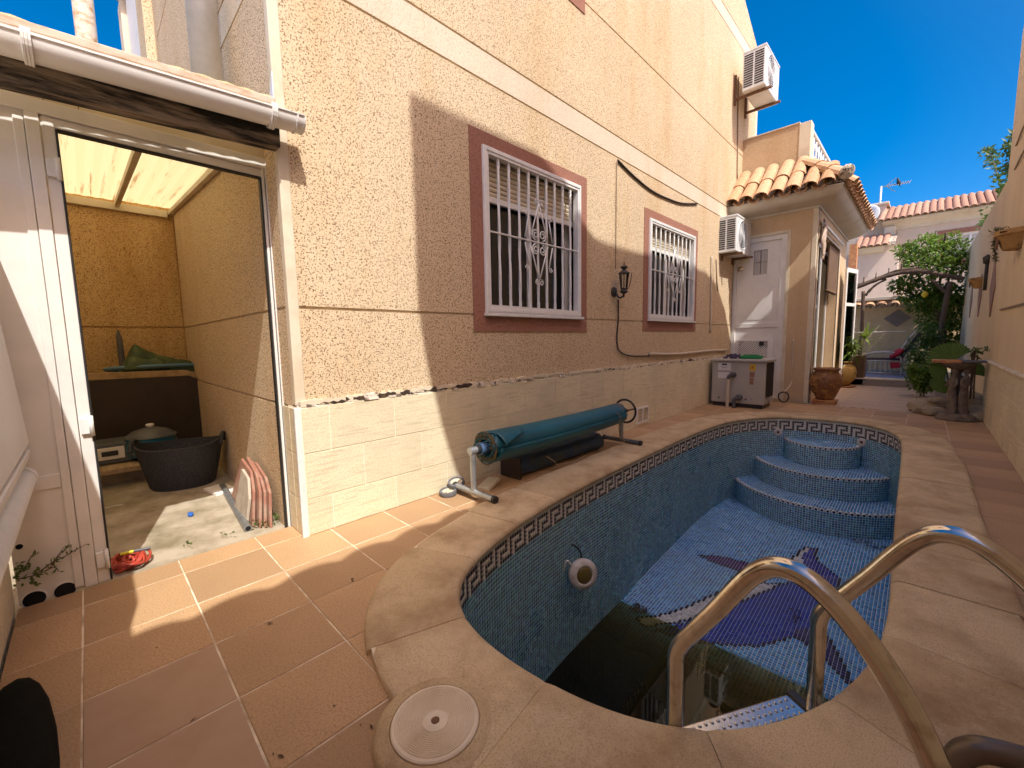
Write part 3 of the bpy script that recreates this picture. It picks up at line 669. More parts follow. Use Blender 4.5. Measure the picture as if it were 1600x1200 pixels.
# beam, gutter, roof edge
def gz(y): return (y+.9)*.055                                # the eave climbs slightly to the right
mb = MB(); V = [(x, y, z+gz(y)) for y in (-1.6, .0) for (x, z) in ((-.03, 1.985), (.045, 1.985), (.05, 2.075), (-.03, 2.075))]
mb.add(V, [(0,1,2,3),(7,6,5,4),(0,4,5,1),(1,5,6,2),(2,6,7,3),(3,7,4,0)]); mb.build('eave_beam', MT['rotten_wood'], shed, bevel=.004)
gut = []
prof = [(math.cos(a), math.sin(a)) for a in np.linspace(math.pi, 2*math.pi, 13)]
def gutter_pts(y, r): return [(.115+r*c, y, 2.105+gz(y)+r*s*1.05) for c, s in prof]
mb = MB(); ys = [-1.7, .075]; r1, r2 = .058, .054
V = gutter_pts(ys[0], r1)+gutter_pts(ys[1], r1)+gutter_pts(ys[0], r2)+gutter_pts(ys[1], r2); n = 13
F = []
for k in range(n-1): F += [(k, k+1, n+k+1, n+k), (2*n+k, 3*n+k, 3*n+k+1, 2*n+k+1), (n+k, n+k+1, 3*n+k+1, 3*n+k), (k, 2*n+k, 2*n+k+1, k+1)]
F += [(0, n, 3*n, 2*n), (n-1, 3*n-1, 4*n-1, 2*n-1)]
mb.add(V, F); gut = mb.build('gutter', MT['white_plastic'], shed, smooth=True, angle=40)
mb = MB(); mb.tube([(.115+.058, -1.7, 2.107+gz(-1.7)), (.115+.058, .075, 2.107+gz(.075))], .006, 6); mb.build('gutter_lip', MT['white_plastic'], gut, smooth=True)
for yy in (.075,):
    mb = MB(); mb.prism([(.115+.06*c, 2.105+gz(yy)+.06*s*1.05) for c, s in prof], lambda u, v, d: (u, d, v), yy, yy+.008); mb.build('gutter_end', MT['white_plastic'], gut)
    mb = MB(); P_ = gutter_pts(yy-.03, .0605); mb.tube(P_, .004, 5); mb.build('gutter_joint', MT['white_plastic'], gut)
for yy in (-.815, -.055):
    mb = MB(); P_ = [(.052, yy, 2.105+gz(yy)+.02)]+[tuple(q) for q in gutter_pts(yy, .064)]+[(.115+.055, yy, 2.125+gz(yy))]
    for dy in (-.008, 0, .008): mb.tube([(a, b+dy, c) for a, b, c in P_], .005, 5)
    mb.build('gutter_bracket', MT['white_plastic'], gut)
mb = MB()
for (z0, z1, x0, x1) in ((2.08, 2.135, -.02, .055), (2.14, 2.185, -.02, .035), (2.19, 2.225, -.03, .02)):
    V = [(x, y, z+gz(y)) for y in (-1.7, .0) for (x, z) in ((x0, z0), (x1, z0), (x1, z1), (x0, z1))]
    mb.add(V, [(0,1,2,3),(7,6,5,4),(0,4,5,1),(1,5,6,2),(2,6,7,3),(3,7,4,0)])
mb.build('roof_edge', MT['stained_trim'], shed, bevel=.005)
mb = MB(); mb.prism([(-.06, 2.27), (.012, 2.27), (.012, 2.40)], lambda u, v, d: (u, d, v), -.002, -.008); mb.build('flashing', MT['white_metal'], shed)
# translucent roof sheets, sloping up towards the back wall
for i in range(4):
    ya = -1.66+i*.415; yb = ya+.44; mb = MB(); nc = 10
    for k in range(nc):
        u0_, u1_ = ya+(yb-ya)*k/nc, ya+(yb-ya)*(k+1)/nc; e0 = .006*(k % 2); e1 = .006*((k+1) % 2)
        mb.quad((-.02, u0_, 2.235+e0+gz(u0_)+.008*(i%2)), (-.02, u1_, 2.235+e1+gz(u1_)+.008*(i%2)), (-3.45, u1_, 2.50+e1+.008*(i%2)), (-3.45, u0_, 2.50+e0+.008*(i%2)))
    mb.build('roof_sheet', MT['roof_sheet'], shed)
for yy in (-.43, -.85, -1.27):
    mb = MB(); mb.add([(x, y, z) for (x, zz) in ((-.1, 2.225), (-3.4, 2.48)) for (y, z) in ((yy-.018, zz-.045), (yy+.018, zz-.045), (yy+.018, zz), (yy-.018, zz))], [(0,1,2,3),(7,6,5,4),(0,4,5,1),(1,5,6,2),(2,6,7,3),(3,7,4,0)]); mb.build('rafter', MT['cream_panel'], shed, bevel=.003)
mb = MB(); mb.add([(x, y, z) for (x, zz) in ((-.1, 2.225), (-3.4, 2.475)) for (y, z) in ((-.04, zz-.04), (-.004, zz-.04), (-.004, zz), (-.04, zz))], [(0,1,2,3),(7,6,5,4),(0,4,5,1),(1,5,6,2),(2,6,7,3),(3,7,4,0)]); mb.build('rafter', MT['cream_panel'], shed, bevel=.003)
mb = MB(); mb.box((-3.384, -1.6, 2.40), (-3.34, -.045, 2.47)); mb.build('rafter', MT['cream_panel'], shed, bevel=.003)
# ------------------------------------------------------------------ porch at the end of the pool
porch = thing('porch', (.6, 8, 0), 'small porch with hipped clay tile roof and white door in the corner', 'porch')
PY = 7.08; PX = 1.15; PEND = 10.4; P0 = fnY(PY)
DR = (.0, .775, .04, 2.66)
mb = MB(); panel(mb, P0, -.02, PX, -.05, 3.3, [DR], 0, -.12, reveal=-.06); mb.build('front_wall', MT['stucco_fine'], porch)
mb = MB(); mb.box((PX-.06, PY-.005, 0), (PX+.004, PY+.06, 2.96)); mb.build('corner_strip', MT['plaster_trim'], porch, bevel=.005)
mb = MB(); panel(mb, P0, DR[0]-.045, DR[1]+.045, 0, DR[3]+.045, [(DR[0], DR[1], -.1, DR[3])], .006, -.005); mb.build('door_border', MT['plaster_trim'], porch)
mb = MB(); panel(mb, P0, DR[0], DR[1], DR[2], DR[3], [(.055, .70, .09, 2.59)], -.012, -.06, reveal=-.06); door = mb.build('door', MT['white_upvc'], porch, bevel=.003)
mb = MB(); panel(mb, P0, .055, .70, 1.22, 2.59, [(.30, .50, 2.07, 2.46)], -.045, -.07); mb.build('upper_leaf', MT['white_upvc'], door)
mb = MB(); panel(mb, P0, .085, .67, 1.33, 2.55, [(.30, .50, 2.07, 2.46)], -.041, -.046); mb.build('leaf_panel', MT['white_upvc'], door)
mb = MB(); panel(mb, P0, .055, .70, .09, 1.20, [], -.045, -.07); mb.build('lower_leaf', MT['white_upvc'], door)
mb = MB(); mb.box((.055, PY+.03, 1.20), (.70, PY+.05, 1.27)); mb.build('mid_rail', MT['white_upvc'], door, bevel=.004)
for (a, b) in ((.305, .395), (.405, .495)):
    for (c, d) in ((2.075, 2.26), (2.27, 2.455)):
        mb = MB(); mb.box((a, PY+.052, c), (b, PY+.055, d)); mb.build('pane', MT['curtain'], door)
mb = MB(); mb.lathe([(.045, 0), (.045, .012), (.03, .02), (.03, .03), (.0, .032)], (.10, PY+.042, 2.19), 20, (0,-1,0)); mb.build('knob', MT['steel'], door, smooth=True, angle=40)
# lattice vent flap low on the door
mb = MB(); panel(mb, P0, .09, .64, .50, 1.0, [(.12, .56, .52, .975)], -.02, -.045); mb.build('vent_frame', MT['white_plastic'], door)
mb = MB(); nn = 16
for i in range(-nn, nn):
    for s_ in (-1, 1):
        a = .34+i*.035; p0, p1 = np.array((a, .52)), np.array((a+s_*.455, .975))
        lo, hi = .12, .56
        if max(p0[0], p1[0]) < lo or min(p0[0], p1[0]) > hi: continue
        t0 = 0; t1 = 1; dx = p1[0]-p0[0]
        for bd, sg in ((lo, 1), (hi, -1)):
            t = (bd-p0[0])/dx
            if sg*dx > 0: t0 = max(t0, t) if sg*(p0[0]-bd) < 0 else t0
            else: t1 = min(t1, t) if sg*(p1[0]-bd) < 0 else t1
        if t1-t0 < .02: continue
        q0, q1 = p0+(p1-p0)*t0, p0+(p1-p0)*t1
        mb.tube([(q0[0], PY+.03+.004*s_, q0[1]), (q1[0], PY+.03+.004*s_, q1[1])], .0065, 4)
mb.build('lattice', MT['white_plastic'], door)
mb = MB(); mb.box((.12, PY+.036, .52), (.56, PY+.04, .975)); mb.build('vent_back', MT['blind_brown'], door)
mb = MB(); mb.box((.44, PY+.0, .90), (.505, PY+.022, .965)); mb.build('latch', MT['black_plastic'], door, bevel=.004)
# side wall with wide glazed opening
PXF = lambda u, v, d: (PX+d, u, v)
OP = (7.26, 9.45, .25, 2.66)
mb = MB(); panel(mb, PXF, PY+.06, PEND, -.05, 3.3, [OP], 0, -.25, reveal=-.25); mb.build('side_wall', MT['stucco_fine'], porch)
mb = MB(); panel(mb, PXF, OP[0]-.04, OP[1]+.05, OP[2], OP[3]+.05, [(OP[0], OP[1], OP[2]-.1, OP[3])], .008, -.01); mb.build('opening_border', MT['plaster_trim'], porch)
mb = MB(); mb.box((-.1, PY+.13, -.06), (PX-.26, PY+.16, 3.2)); mb.box((-.1, 10.3, -.06), (PX-.01, 10.4, 3.2)); mb.box((.1, PY+.17, 0), (.14, 10.3, 3.2)); mb.box((.14, PY+.17, .18), (PX-.01, 10.3, .22)); mb.box((-.1, PY+.13, 3.05), (PX-.02, 10.39, 3.2)); mb.build('inner_wall', MT['stucco_fine'], porch)
for (a, b, d) in ((7.30, 8.30, -.10), (8.25, 9.40, -.15)):
    mb = MB(); panel(mb, PXF, a, b, .26, 2.60, [(a+.05, b-.05, .32, 2.54)], d, d-.03); o = mb.build('sliding_door', MT['white_upvc'], porch, bevel=.003)
    mb = MB(); mb.box((PX+d-.018, a+.045, .31), (PX+d-.013, b-.045, 2.55)); mb.build('pane', MT['glass_clear'], o)
mb = MB()
for i in range(26):
    a = 7.36+i*.035; mb.tube([(PX-.22+.018*math.sin(i*1.9), a, .25), (PX-.22+.02*math.sin(i*1.9+.4), a, 2.55)], .02, 6)
mb.build('curtain', MT['curtain'], porch, smooth=True)
mb = MB(); mb.box((PX-.04, 8.45, 1.85), (PX-.015, 9.42, 2.62)); mb.build('roller_blind', MT['blind_brown'], porch, bevel=.004)
mb = MB(); mb.tube([(PX-.03, 8.45, 1.84), (PX-.03, 9.42, 1.84)], .03, 8); mb.build('blind_roll', MT['blind_brown'], porch, smooth=True)
# rolled, torn awning hanging beside the corner
aw = thing('awning', (PX+.06, 7.3, 2.7), 'torn faded awning cloth hanging under the porch cornice', 'awning')
mb = MB(); mb.tube([(PX+.05, 7.25, 2.74), (PX+.05, 9.45, 2.74)], .022, 10); mb.build('rail', MT['white_paint'], aw, smooth=True)
mb = MB(); P_ = []
V = []; F = []; nu, nv = 10, 12
for j in range(nv+1):
    for i in range(nu+1):
        t = j/nv; yv = 7.22+.22*(i/nu)*(1-.45*t)+.03*math.sin(j*.8); V.append((PX+.055+.022*math.sin(i*1.7+j*.6), yv, 2.82-.62*t*(1-.25*abs(i/nu-.4))))
for j in range(nv):
    for i in range(nu): a = j*(nu+1)+i; F.append((a, a+1, a+nu+2, a+nu+1))
mb.add(V, F); o = mb.build('cloth', MT['awning_cloth'], aw, smooth=True); s_ = o.modifiers.new('Solid', 'SOLIDIFY'); s_.thickness = .004
# open glazed leaf beyond
ol = thing('glass_door_leaf', (1.17, 9.9, .1), 'white framed glass leaf standing open past the porch window', 'glass door')
_l0 = onY(1321, 470, 9.7); _l1 = onY(1338, 470, 10.25)
fo = lambda u, v, d: (_l0[0]+u*(_l1[0]-_l0[0])-d*.9, 9.7+u*.55+d*.3, v)
mb = MB(); panel(mb, fo, 0, 1, .12, 2.35, [(.10, .90, .2, 1.62), (.10, .90, 1.68, 2.27)], 0, .04); mb.build('frame', MT['white_upvc'], ol, bevel=.003)
mb = MB(); mb.prism([(.09, .19), (.91, .19), (.91, 2.28), (.09, 2.28)], fo, .016, .022); mb.build('pane', MT['glass_clear'], ol)
# ---- cove cornice swept round the corner
cove = [(0, 2.955), (.02, 2.955), (.02, 2.985), (.045, 2.99), (.10, 3.0), (.18, 3.025), (.25, 3.06), (.30, 3.105), (.31, 3.135), (.32, 3.135), (.32, 3.155), (0, 3.155)]
mb = MB(); V = []; n = len(cove)
for (d, z) in cove: V.append((-.01, PY-d-.001, z))
for (d, z) in cove: V.append((PX+d+.001, PY-d-.001, z))
for (d, z) in cove: V.append((PX+d+.001, PEND, z))
F = [(s_*n+i, s_*n+(i+1) % n, (s_+1)*n+(i+1) % n, (s_+1)*n+i) for s_ in range(2) for i in range(n)]+[tuple(range(n)), tuple(range(3*n-1, 2*n-1, -1))]
mb.add(V, F); mb.build('cornice', MT['cornice'], porch, smooth=True, angle=35)
# ---- hipped roof
roof = MB(); EZ = 3.165
ea, eb = (-.01, PY-.34, EZ), (PX+.34, PY-.34, EZ); ec = (PX+.34, PEND, EZ)
ta, tb, tc = (-.01, 7.36, EZ+.56), (.80, 7.36, EZ+.56), (.80, PEND, EZ+.56)
roof.quad(ea, eb, tb, ta); roof.quad(eb, ec, tc, tb); rf = roof.build('roof', MT['mortar'], porch)
def slope_tiles(parent, base0, dirv, upv, ncol, pitch, courses, L, clip=None, r0=.102, r1=.082):
    base0, dirv, upv = [np.array(q, float) for q in (base0, dirv, upv)]; upn = upv/np.linalg.norm(upv); nor = np.cross(dirv, upn); nor *= np.sign(nor[2])
    mbt = MB(); barrel(mbt, (0,0,0), upn, r0, r1, L, up=nor); tmpl = proto(mbt, 'roof_tile', MT['roof_tile'], parent)
    mbc = MB(); barrel(mbc, (0,0,0), upn, r1, r0*.92, L, up=-nor); tch = proto(mbc, 'roof_tile', MT['roof_tile'], parent)
    first = [True, True]
    for c in range(courses):
        for k in range(ncol):
            for w_, (tm, sh, lift) in enumerate(((tmpl, 0, .055), (tch, .5, .045))):
                p = base0+dirv*pitch*(k+sh)+upn*(c*L*.84-.05)+nor*(lift+c*.002+random.uniform(-.004, .004))
                mid = p+upn*L*.5
                if clip and not clip(mid): continue
                if first[w_]: o = tm; first[w_] = False
                else: o = tm.copy(); link(o, parent)
                o.location = tuple(p-wloc(parent)); o.rotation_euler = (0, 0, random.uniform(-.02, .02))
up_f = np.array(ta)-np.array(ea)
slope_tiles(rf, np.array(ea)+np.array((.075, 0, 0)), (1,0,0), up_f, 7, .205, 2, .50, clip=lambda q: q[0] < PX+.34-(q[1]-(PY-.34))*.92-.03 and q[1] < 7.34)
up_s = np.array((tb[0]-eb[0], 0, .56))
slope_tiles(rf, np.array(eb)+np.array((0, .075, 0)), (0,1,0), up_s, 18, .205, 2, .45, clip=lambda q: (q[1]-(PY-.34)) > (PX+.34-q[0])*1.0)
hd = np.array(tb)-np.array(eb)+np.array((0, .0, 0)); hl = np.linalg.norm(hd); hd /= hl
mbt = MB(); barrel(mbt, (0,0,0), hd, .115, .095, .34, th=.016); ht = proto(mbt, 'ridge_tile', MT['roof_tile'], rf)
for i in range(3):
    o = ht if i == 0 else ht.copy()
    if i: link(o, rf)
    o.location = tuple(np.array(eb)+hd*(.0+i*.265)+np.array((0, 0, .075+.004*i))-wloc(rf))
mb = MB(); mb.lathe([(0, 0), (.085, .012), (.1, .03), (.1, .06)], np.array(eb)+np.array((.02, -.02, .10))-hd*.03, 12, hd); mb.build('mortar_cap', MT['mortar'], rf, smooth=True)
# ---- terrace parapet above the porch
mb = MB(); panel(mb, fnY(7.36), -.02, .80, 3.70, 4.36, [], 0, -.1); mb.build('parapet', MT['stucco_fine'], porch)
mb = MB(); mb.box((.80, 7.352, 3.70), (.96, 7.56, 4.352)); mb.build('parapet_post', MT['plaster_trim'], porch, bevel=.008)
mb = MB(); mb.box((-.02, 7.345, 4.355), (.81, 7.50, 4.375)); mb.build('parapet_cap', MT['stucco_pale'], porch, bevel=.004)
bal = thing('balustrade', (.93, 8.9, 3.7), 'white wrought iron scroll balustrade on the terrace above the porch', 'railing')
mb = MB(); mb.box((.90, 7.57, 4.26), (.95, 10.35, 4.30)); mb.build('top_rail', MT['white_paint'], bal, bevel=.004)
mb = MB(); mb.box((.905, 7.57, 3.78), (.945, 10.35, 3.81)); mb.build('bottom_rail', MT['white_paint'], bal)
for i in range(12):
    yy = 7.68+i*.225; mb = MB()
    for q in (-1, 1):
        for s_ in (-1, 1): mb.tube([(.925, a, b) for _, a, b in spiral((yy+q*.05, 4.035+s_*.10), .055, -math.pi/2*s_, 1.4, q*s_, n=14)], .009, 5)
        mb.tube([(.925, yy+q*.105, 3.81), (.925, yy+q*.085, 4.035), (.925, yy+q*.105, 4.26)], .008, 5)
    mb.build('scroll', MT['white_paint'], bal, smooth=True)
# ------------------------------------------------------------------ swimming pool
pool = thing('swimming_pool', (1.5, 2.8, 0), 'empty oval swimming pool lined with blue mosaic, murky water in its deep end', 'swimming pool')
# coping stones with bullnose edge
NST = 29; cop = [(.012, -.012), (-.004, -.012), (-.012, -.006), (-.016, .004), (-.012, .016), (.0, .027), (.03, .032), (.12, .031), (COPW-.03, .029), (COPW-.006, .024), (COPW, .014), (COPW, -.004)]
NR = len(RIMP); bnd = [int(round(NR*(i+.35)/NST)) for i in range(NST+1)]
for i in range(NST):
    a, b = bnd[i], bnd[i+1]; js = list(range(a, b+1)); mb = MB(); V = []; n = len(cop); jit = random.uniform(-.0025, .0025); wj = random.uniform(-.012, .012)
    for k, j in enumerate(js):
        jj = j % NR; P_, N_ = RIMP[jj].copy(), RIMN[jj]; tg = np.array((-N_[1], N_[0]))
        for ci, (d, z) in enumerate(cop):
            sh = 0
            if k == 0: sh = .0016
            if k == len(js)-1: sh = -.0016
            dz = -.004 if (k in (0, len(js)-1)) else 0
            dirn = RIMP[(jj+1) % NR]-RIMP[jj]; dirn /= np.linalg.norm(dirn)
            q = P_+N_*(d+(wj*(d/COPW) if d > .1 else 0))+dirn*sh; V.append((q[0], q[1], z+jit+dz*(z > .0)))
    F = []
    for k in range(len(js)-1):
        for c_ in range(n-1): F.append((k*n+c_, k*n+c_+1, (k+1)*n+c_+1, (k+1)*n+c_))
    F += [tuple(range(n)), tuple(range(len(js)*n-1, (len(js)-1)*n-1, -1))]
    mb.add(V, F); mb.build('coping_stone', MT['coping'], pool, smooth=True, angle=50)
mb = MB(); V = []; F = []
for j in range(NR):
    P_, N_ = RIMP[j], RIMN[j]; V += [(*(P_+N_*.010), .0215), (*(P_+N_*(COPW-.012)), .0215), (*(P_+N_*(COPW-.012)), -.02), (*(P_+N_*.006), -.02)]
for j in range(NR):
    k = (j+1) % NR; F += [(4*j+c_, 4*j+(c_+1) % 4, 4*k+(c_+1) % 4, 4*k+c_) for c_ in range(4)]
mb.add(V, F); mb.build('coping_joint', MT['grout'], pool)
# floor height: slopes down towards the near end
WATER = -1.19
def fz(x, y): return -1.0-.079*np.clip(4.7-np.asarray(y, float), 0, 10)
WALLP = offset(.008); WALLN = RIMN
# mosaic tiles: arrays of quads with raised tops
class Mosaic:
    def __init__(s): s.V = []; s.C = []
    def tile(s, P4, nrm, col, h=.0018, inset=.0028):
        P4 = np.asarray(P4); c = P4.mean(0); top = c+(P4-c)*(1-2*inset/.025)*.985+nrm*h; bot = c+(P4-c)*(1-1.4*inset/.025)
        s.V.append(np.concatenate([bot, top])); s.C.append(col)
    def build(s, name, parent):
        V = np.concatenate(s.V); n = len(s.V); off = wloc(parent); V = V-off
        base = (np.arange(n)*8)[:, None, None]; fq = np.array([(4,5,6,7),(0,1,5,4),(1,2,6,5),(2,3,7,6),(3,0,4,7)])[None]
        Fq = (base+fq).reshape(-1, 4); me = bpy.data.meshes.new(name)
        me.vertices.add(len(V)); me.vertices.foreach_set('co', V.astype(np.float32).ravel())
        me.loops.add(Fq.size); me.loops.foreach_set('vertex_index', Fq.astype(np.int32).ravel())
        me.polygons.add(len(Fq)); me.polygons.foreach_set('loop_start', np.arange(0, Fq.size, 4, dtype=np.int32))
        me.update(calc_edges=True); me.validate()
        at = me.attributes.new('Col', 'FLOAT_COLOR', 'FACE'); cc = np.repeat(np.array(s.C), 5, axis=0); cc = np.concatenate([cc, np.ones((len(cc), 1))], 1)
        at.data.foreach_set('color', cc.astype(np.float32).ravel()); me.materials.append(MT['mosaic'])
        o = bpy.data.objects.new(name, me); link(o, parent); o['kind'] = 'stuff'; return o
def blue(kind=0):
    r_ = random.random()
    if kind == 0: b = [(.038,.098,.135),(.032,.115,.13),(.05,.14,.175),(.032,.09,.165),(.06,.16,.20),(.022,.07,.105)][int(r_*6)]
    else: b = [(.025,.10,.21),(.03,.12,.24),(.024,.09,.20),(.045,.145,.26),(.04,.135,.21),(.022,.085,.175)][int(r_*6)]
    k = random.uniform(.75, 1.25)*(2.8 if kind == 0 else 3.3); return tuple(min(q*k, .85) for q in b)
KEY = ["XXXXX.", "X...X.", "X.XXX.", "X.X...", "X.XXXX"]
def keycol(row, col):
    c = col % 6
    dark = (KEY[row][c] == 'X')
    return (.012, .009, .022) if dark else (.92*random.uniform(.9, 1.0), .84*random.uniform(.9, 1.0), .71)
PT = .025
def wallmosaic(Pl, Nl, ztop, zbotf, colf, nrow_key, closed=True, ncols=None):
    L = np.concatenate([[0], np.cumsum(np.linalg.norm(np.diff(np.vstack([Pl, Pl[:1]]) if closed else Pl, axis=0), axis=1))])
    nc = ncols or int(round(L[-1]/PT)); t = np.linspace(0, L[-1], nc+1); Q = np.vstack([Pl, Pl[:1]]) if closed else Pl; NN = np.vstack([Nl, Nl[:1]]) if closed else Nl
    X = np.interp(t, L, Q[:, 0]); Y = np.interp(t, L, Q[:, 1]); NX = np.interp(t, L, NN[:, 0]); NY = np.interp(t, L, NN[:, 1]); return X, Y, NX, NY, nc
ncols = int(round(RIML/PT/6))*6
X, Y, NX, NY, nc = wallmosaic(WALLP, WALLN, 0, 0, None, 0, True, ncols)
wm = Mosaic(); ZT = .012
for i in range(nc):
    zb = float(fz(0, (Y[i]+Y[i+1])/2))-.01; nr = int((ZT-zb)/PT)+1; nrm = -np.array((NX[i], NY[i], 0.))
    for r_ in range(nr):
        z1 = ZT-r_*PT; z0 = z1-PT
        if z0 < zb-.03: break
        if r_ < 2: col = (.90*random.uniform(.9,1.0), .79, .62)
        elif r_ < 7: col = keycol(r_-2, nc-i)
        else: col = blue(0)
        wm.tile([(X[i],Y[i],z0),(X[i+1],Y[i+1],z0),(X[i+1],Y[i+1],z1),(X[i],Y[i],z1)], nrm, col)
mb = MB(); V = []; F = []
for j in range(NR): V += [(*WALLP[j], .02), (*WALLP[j], -1.6)]
for j in range(NR): k = (j+1) % NR; F.append((2*j, 2*k, 2*k+1, 2*j+1))
mb.add(V, F); pw = mb.build('pool_wall', MT['pool_grout'], pool)
bg_ = MB(); BO = offset(.0077); bV = []
for j in range(NR): bV += [(*BO[j], .02), (*BO[j], ZT-7*PT)]
bg_.add(bV, [(2*j, 2*((j+1) % NR), 2*((j+1) % NR)+1, 2*j+1) for j in range(NR)]); bg_.build('band_backing', MT['band_grout'], pw); wm.build('wall_mosaic', pw)
# ---- floor with dolphin mosaic
def px2f(pts, sx=1060, sy=840, sc=4.706):
    out = []
    for (a, b) in pts:
        x, y = sx+a/sc, sy+b/sc; q = onZ(x, y, -1.1)
        for _ in range(6): q = onZ(x, y, float(fz(q[0], q[1])))
        out.append((q[0], q[1]))
    return np.array(out)
flip = px2f([(135,128),(250,128),(380,150),(520,185),(560,215),(470,262),(400,235),(300,200),(200,160)])
fluke_w = px2f([(790,190),(830,150),(890,90),(940,62),(975,75),(935,110),(905,150),(925,195),(905,222),(850,205)])
fluke_b = px2f([(955,72),(1035,78),(1020,165),(1215,310),(1190,360),(1050,300),(900,215),(925,190),(908,150)])
belly = px2f([(-330,590),(-180,575),(0,525),(120,470),(330,378),(480,330),(620,330),(800,335),(700,378),(560,440),(430,490),(250,560),(100,605),(-60,640),(-250,660)])
body = px2f([(800,335),(700,378),(560,440),(430,490),(270,560),(100,610),(-60,650),(-200,680),(60,760),(280,790),(450,800),(620,802),(700,780),(800,750),(880,740),(950,780),(1060,650),(1150,545),(1190,360),(1050,280),(900,215)])
fin = px2f([(860,670),(1000,660),(1060,690),(1130,750),(1200,880),(1280,1030),(1270,1115),(1200,1045),(1060,880),(930,780),(840,735)])
fm = Mosaic()
gx = np.arange(.55, 2.45, PT); gy = np.arange(.0, 5.7, PT)
GX, GY = np.meshgrid(gx, gy, indexing='ij'); cx, cyv = (GX+PT/2).ravel(), (GY+PT/2).ravel()
ok = inside(offset(.02), cx, cyv)
cls = np.zeros(len(cx), int)
for k_, pg in ((1, body), (2, belly), (3, fluke_b), (4, fluke_w), (5, flip), (6, fin)): cls[inside(pg, cx, cyv)] = k_
C2 = cls.reshape(GX.shape); edge = np.zeros_like(C2, bool)
for ax in (0, 1):
    for s_ in (1, -1): edge |= (C2 > 0) & (np.roll(C2, s_, ax) != C2) & ((np.roll(C2, s_, ax) == 0) | ((C2 == 2)))
cold = {1: (.03,.06,.40), 2: (.72,.70,.66), 3: (.045,.05,.33), 4: (.74,.72,.68), 5: (.10,.025,.17), 6: (.05,.035,.14)}
for idx in np.nonzero(ok)[0]:
    x, y = cx[idx]-PT/2, cyv[idx]-PT/2; i, j = divmod(idx, len(gy)); k_ = C2[i, j]
    if k_ == 0: col = blue(1)
    elif edge[i, j] : col = (.012, .01, .035)
    else: kk = random.uniform(.75, 1.25); col = tuple(q*kk for q in cold[k_])
    z00, z01 = float(fz(x, y)), float(fz(x, y+PT))
    fm.tile([(x,y,z00),(x+PT,y,z00),(x+PT,y+PT,z01),(x,y+PT,z01)], np.array((0,0,1.)), col, inset=.0017 if k_ else .0028)
mb = MB(); V = []; F = []; ny = 60
for k in range(ny+1):
    yy = -.1+5.9*k/ny; V += [(.4, yy, float(fz(0, yy))-.0008), (2.6, yy, float(fz(0, yy))-.0008)]
for k in range(ny): F.append((2*k, 2*k+1, 2*k+3, 2*k+2))
mb.add(V, F); pf = mb.build('pool_floor', MT['pool_grout'], pool); fm.build('floor_mosaic', pf)
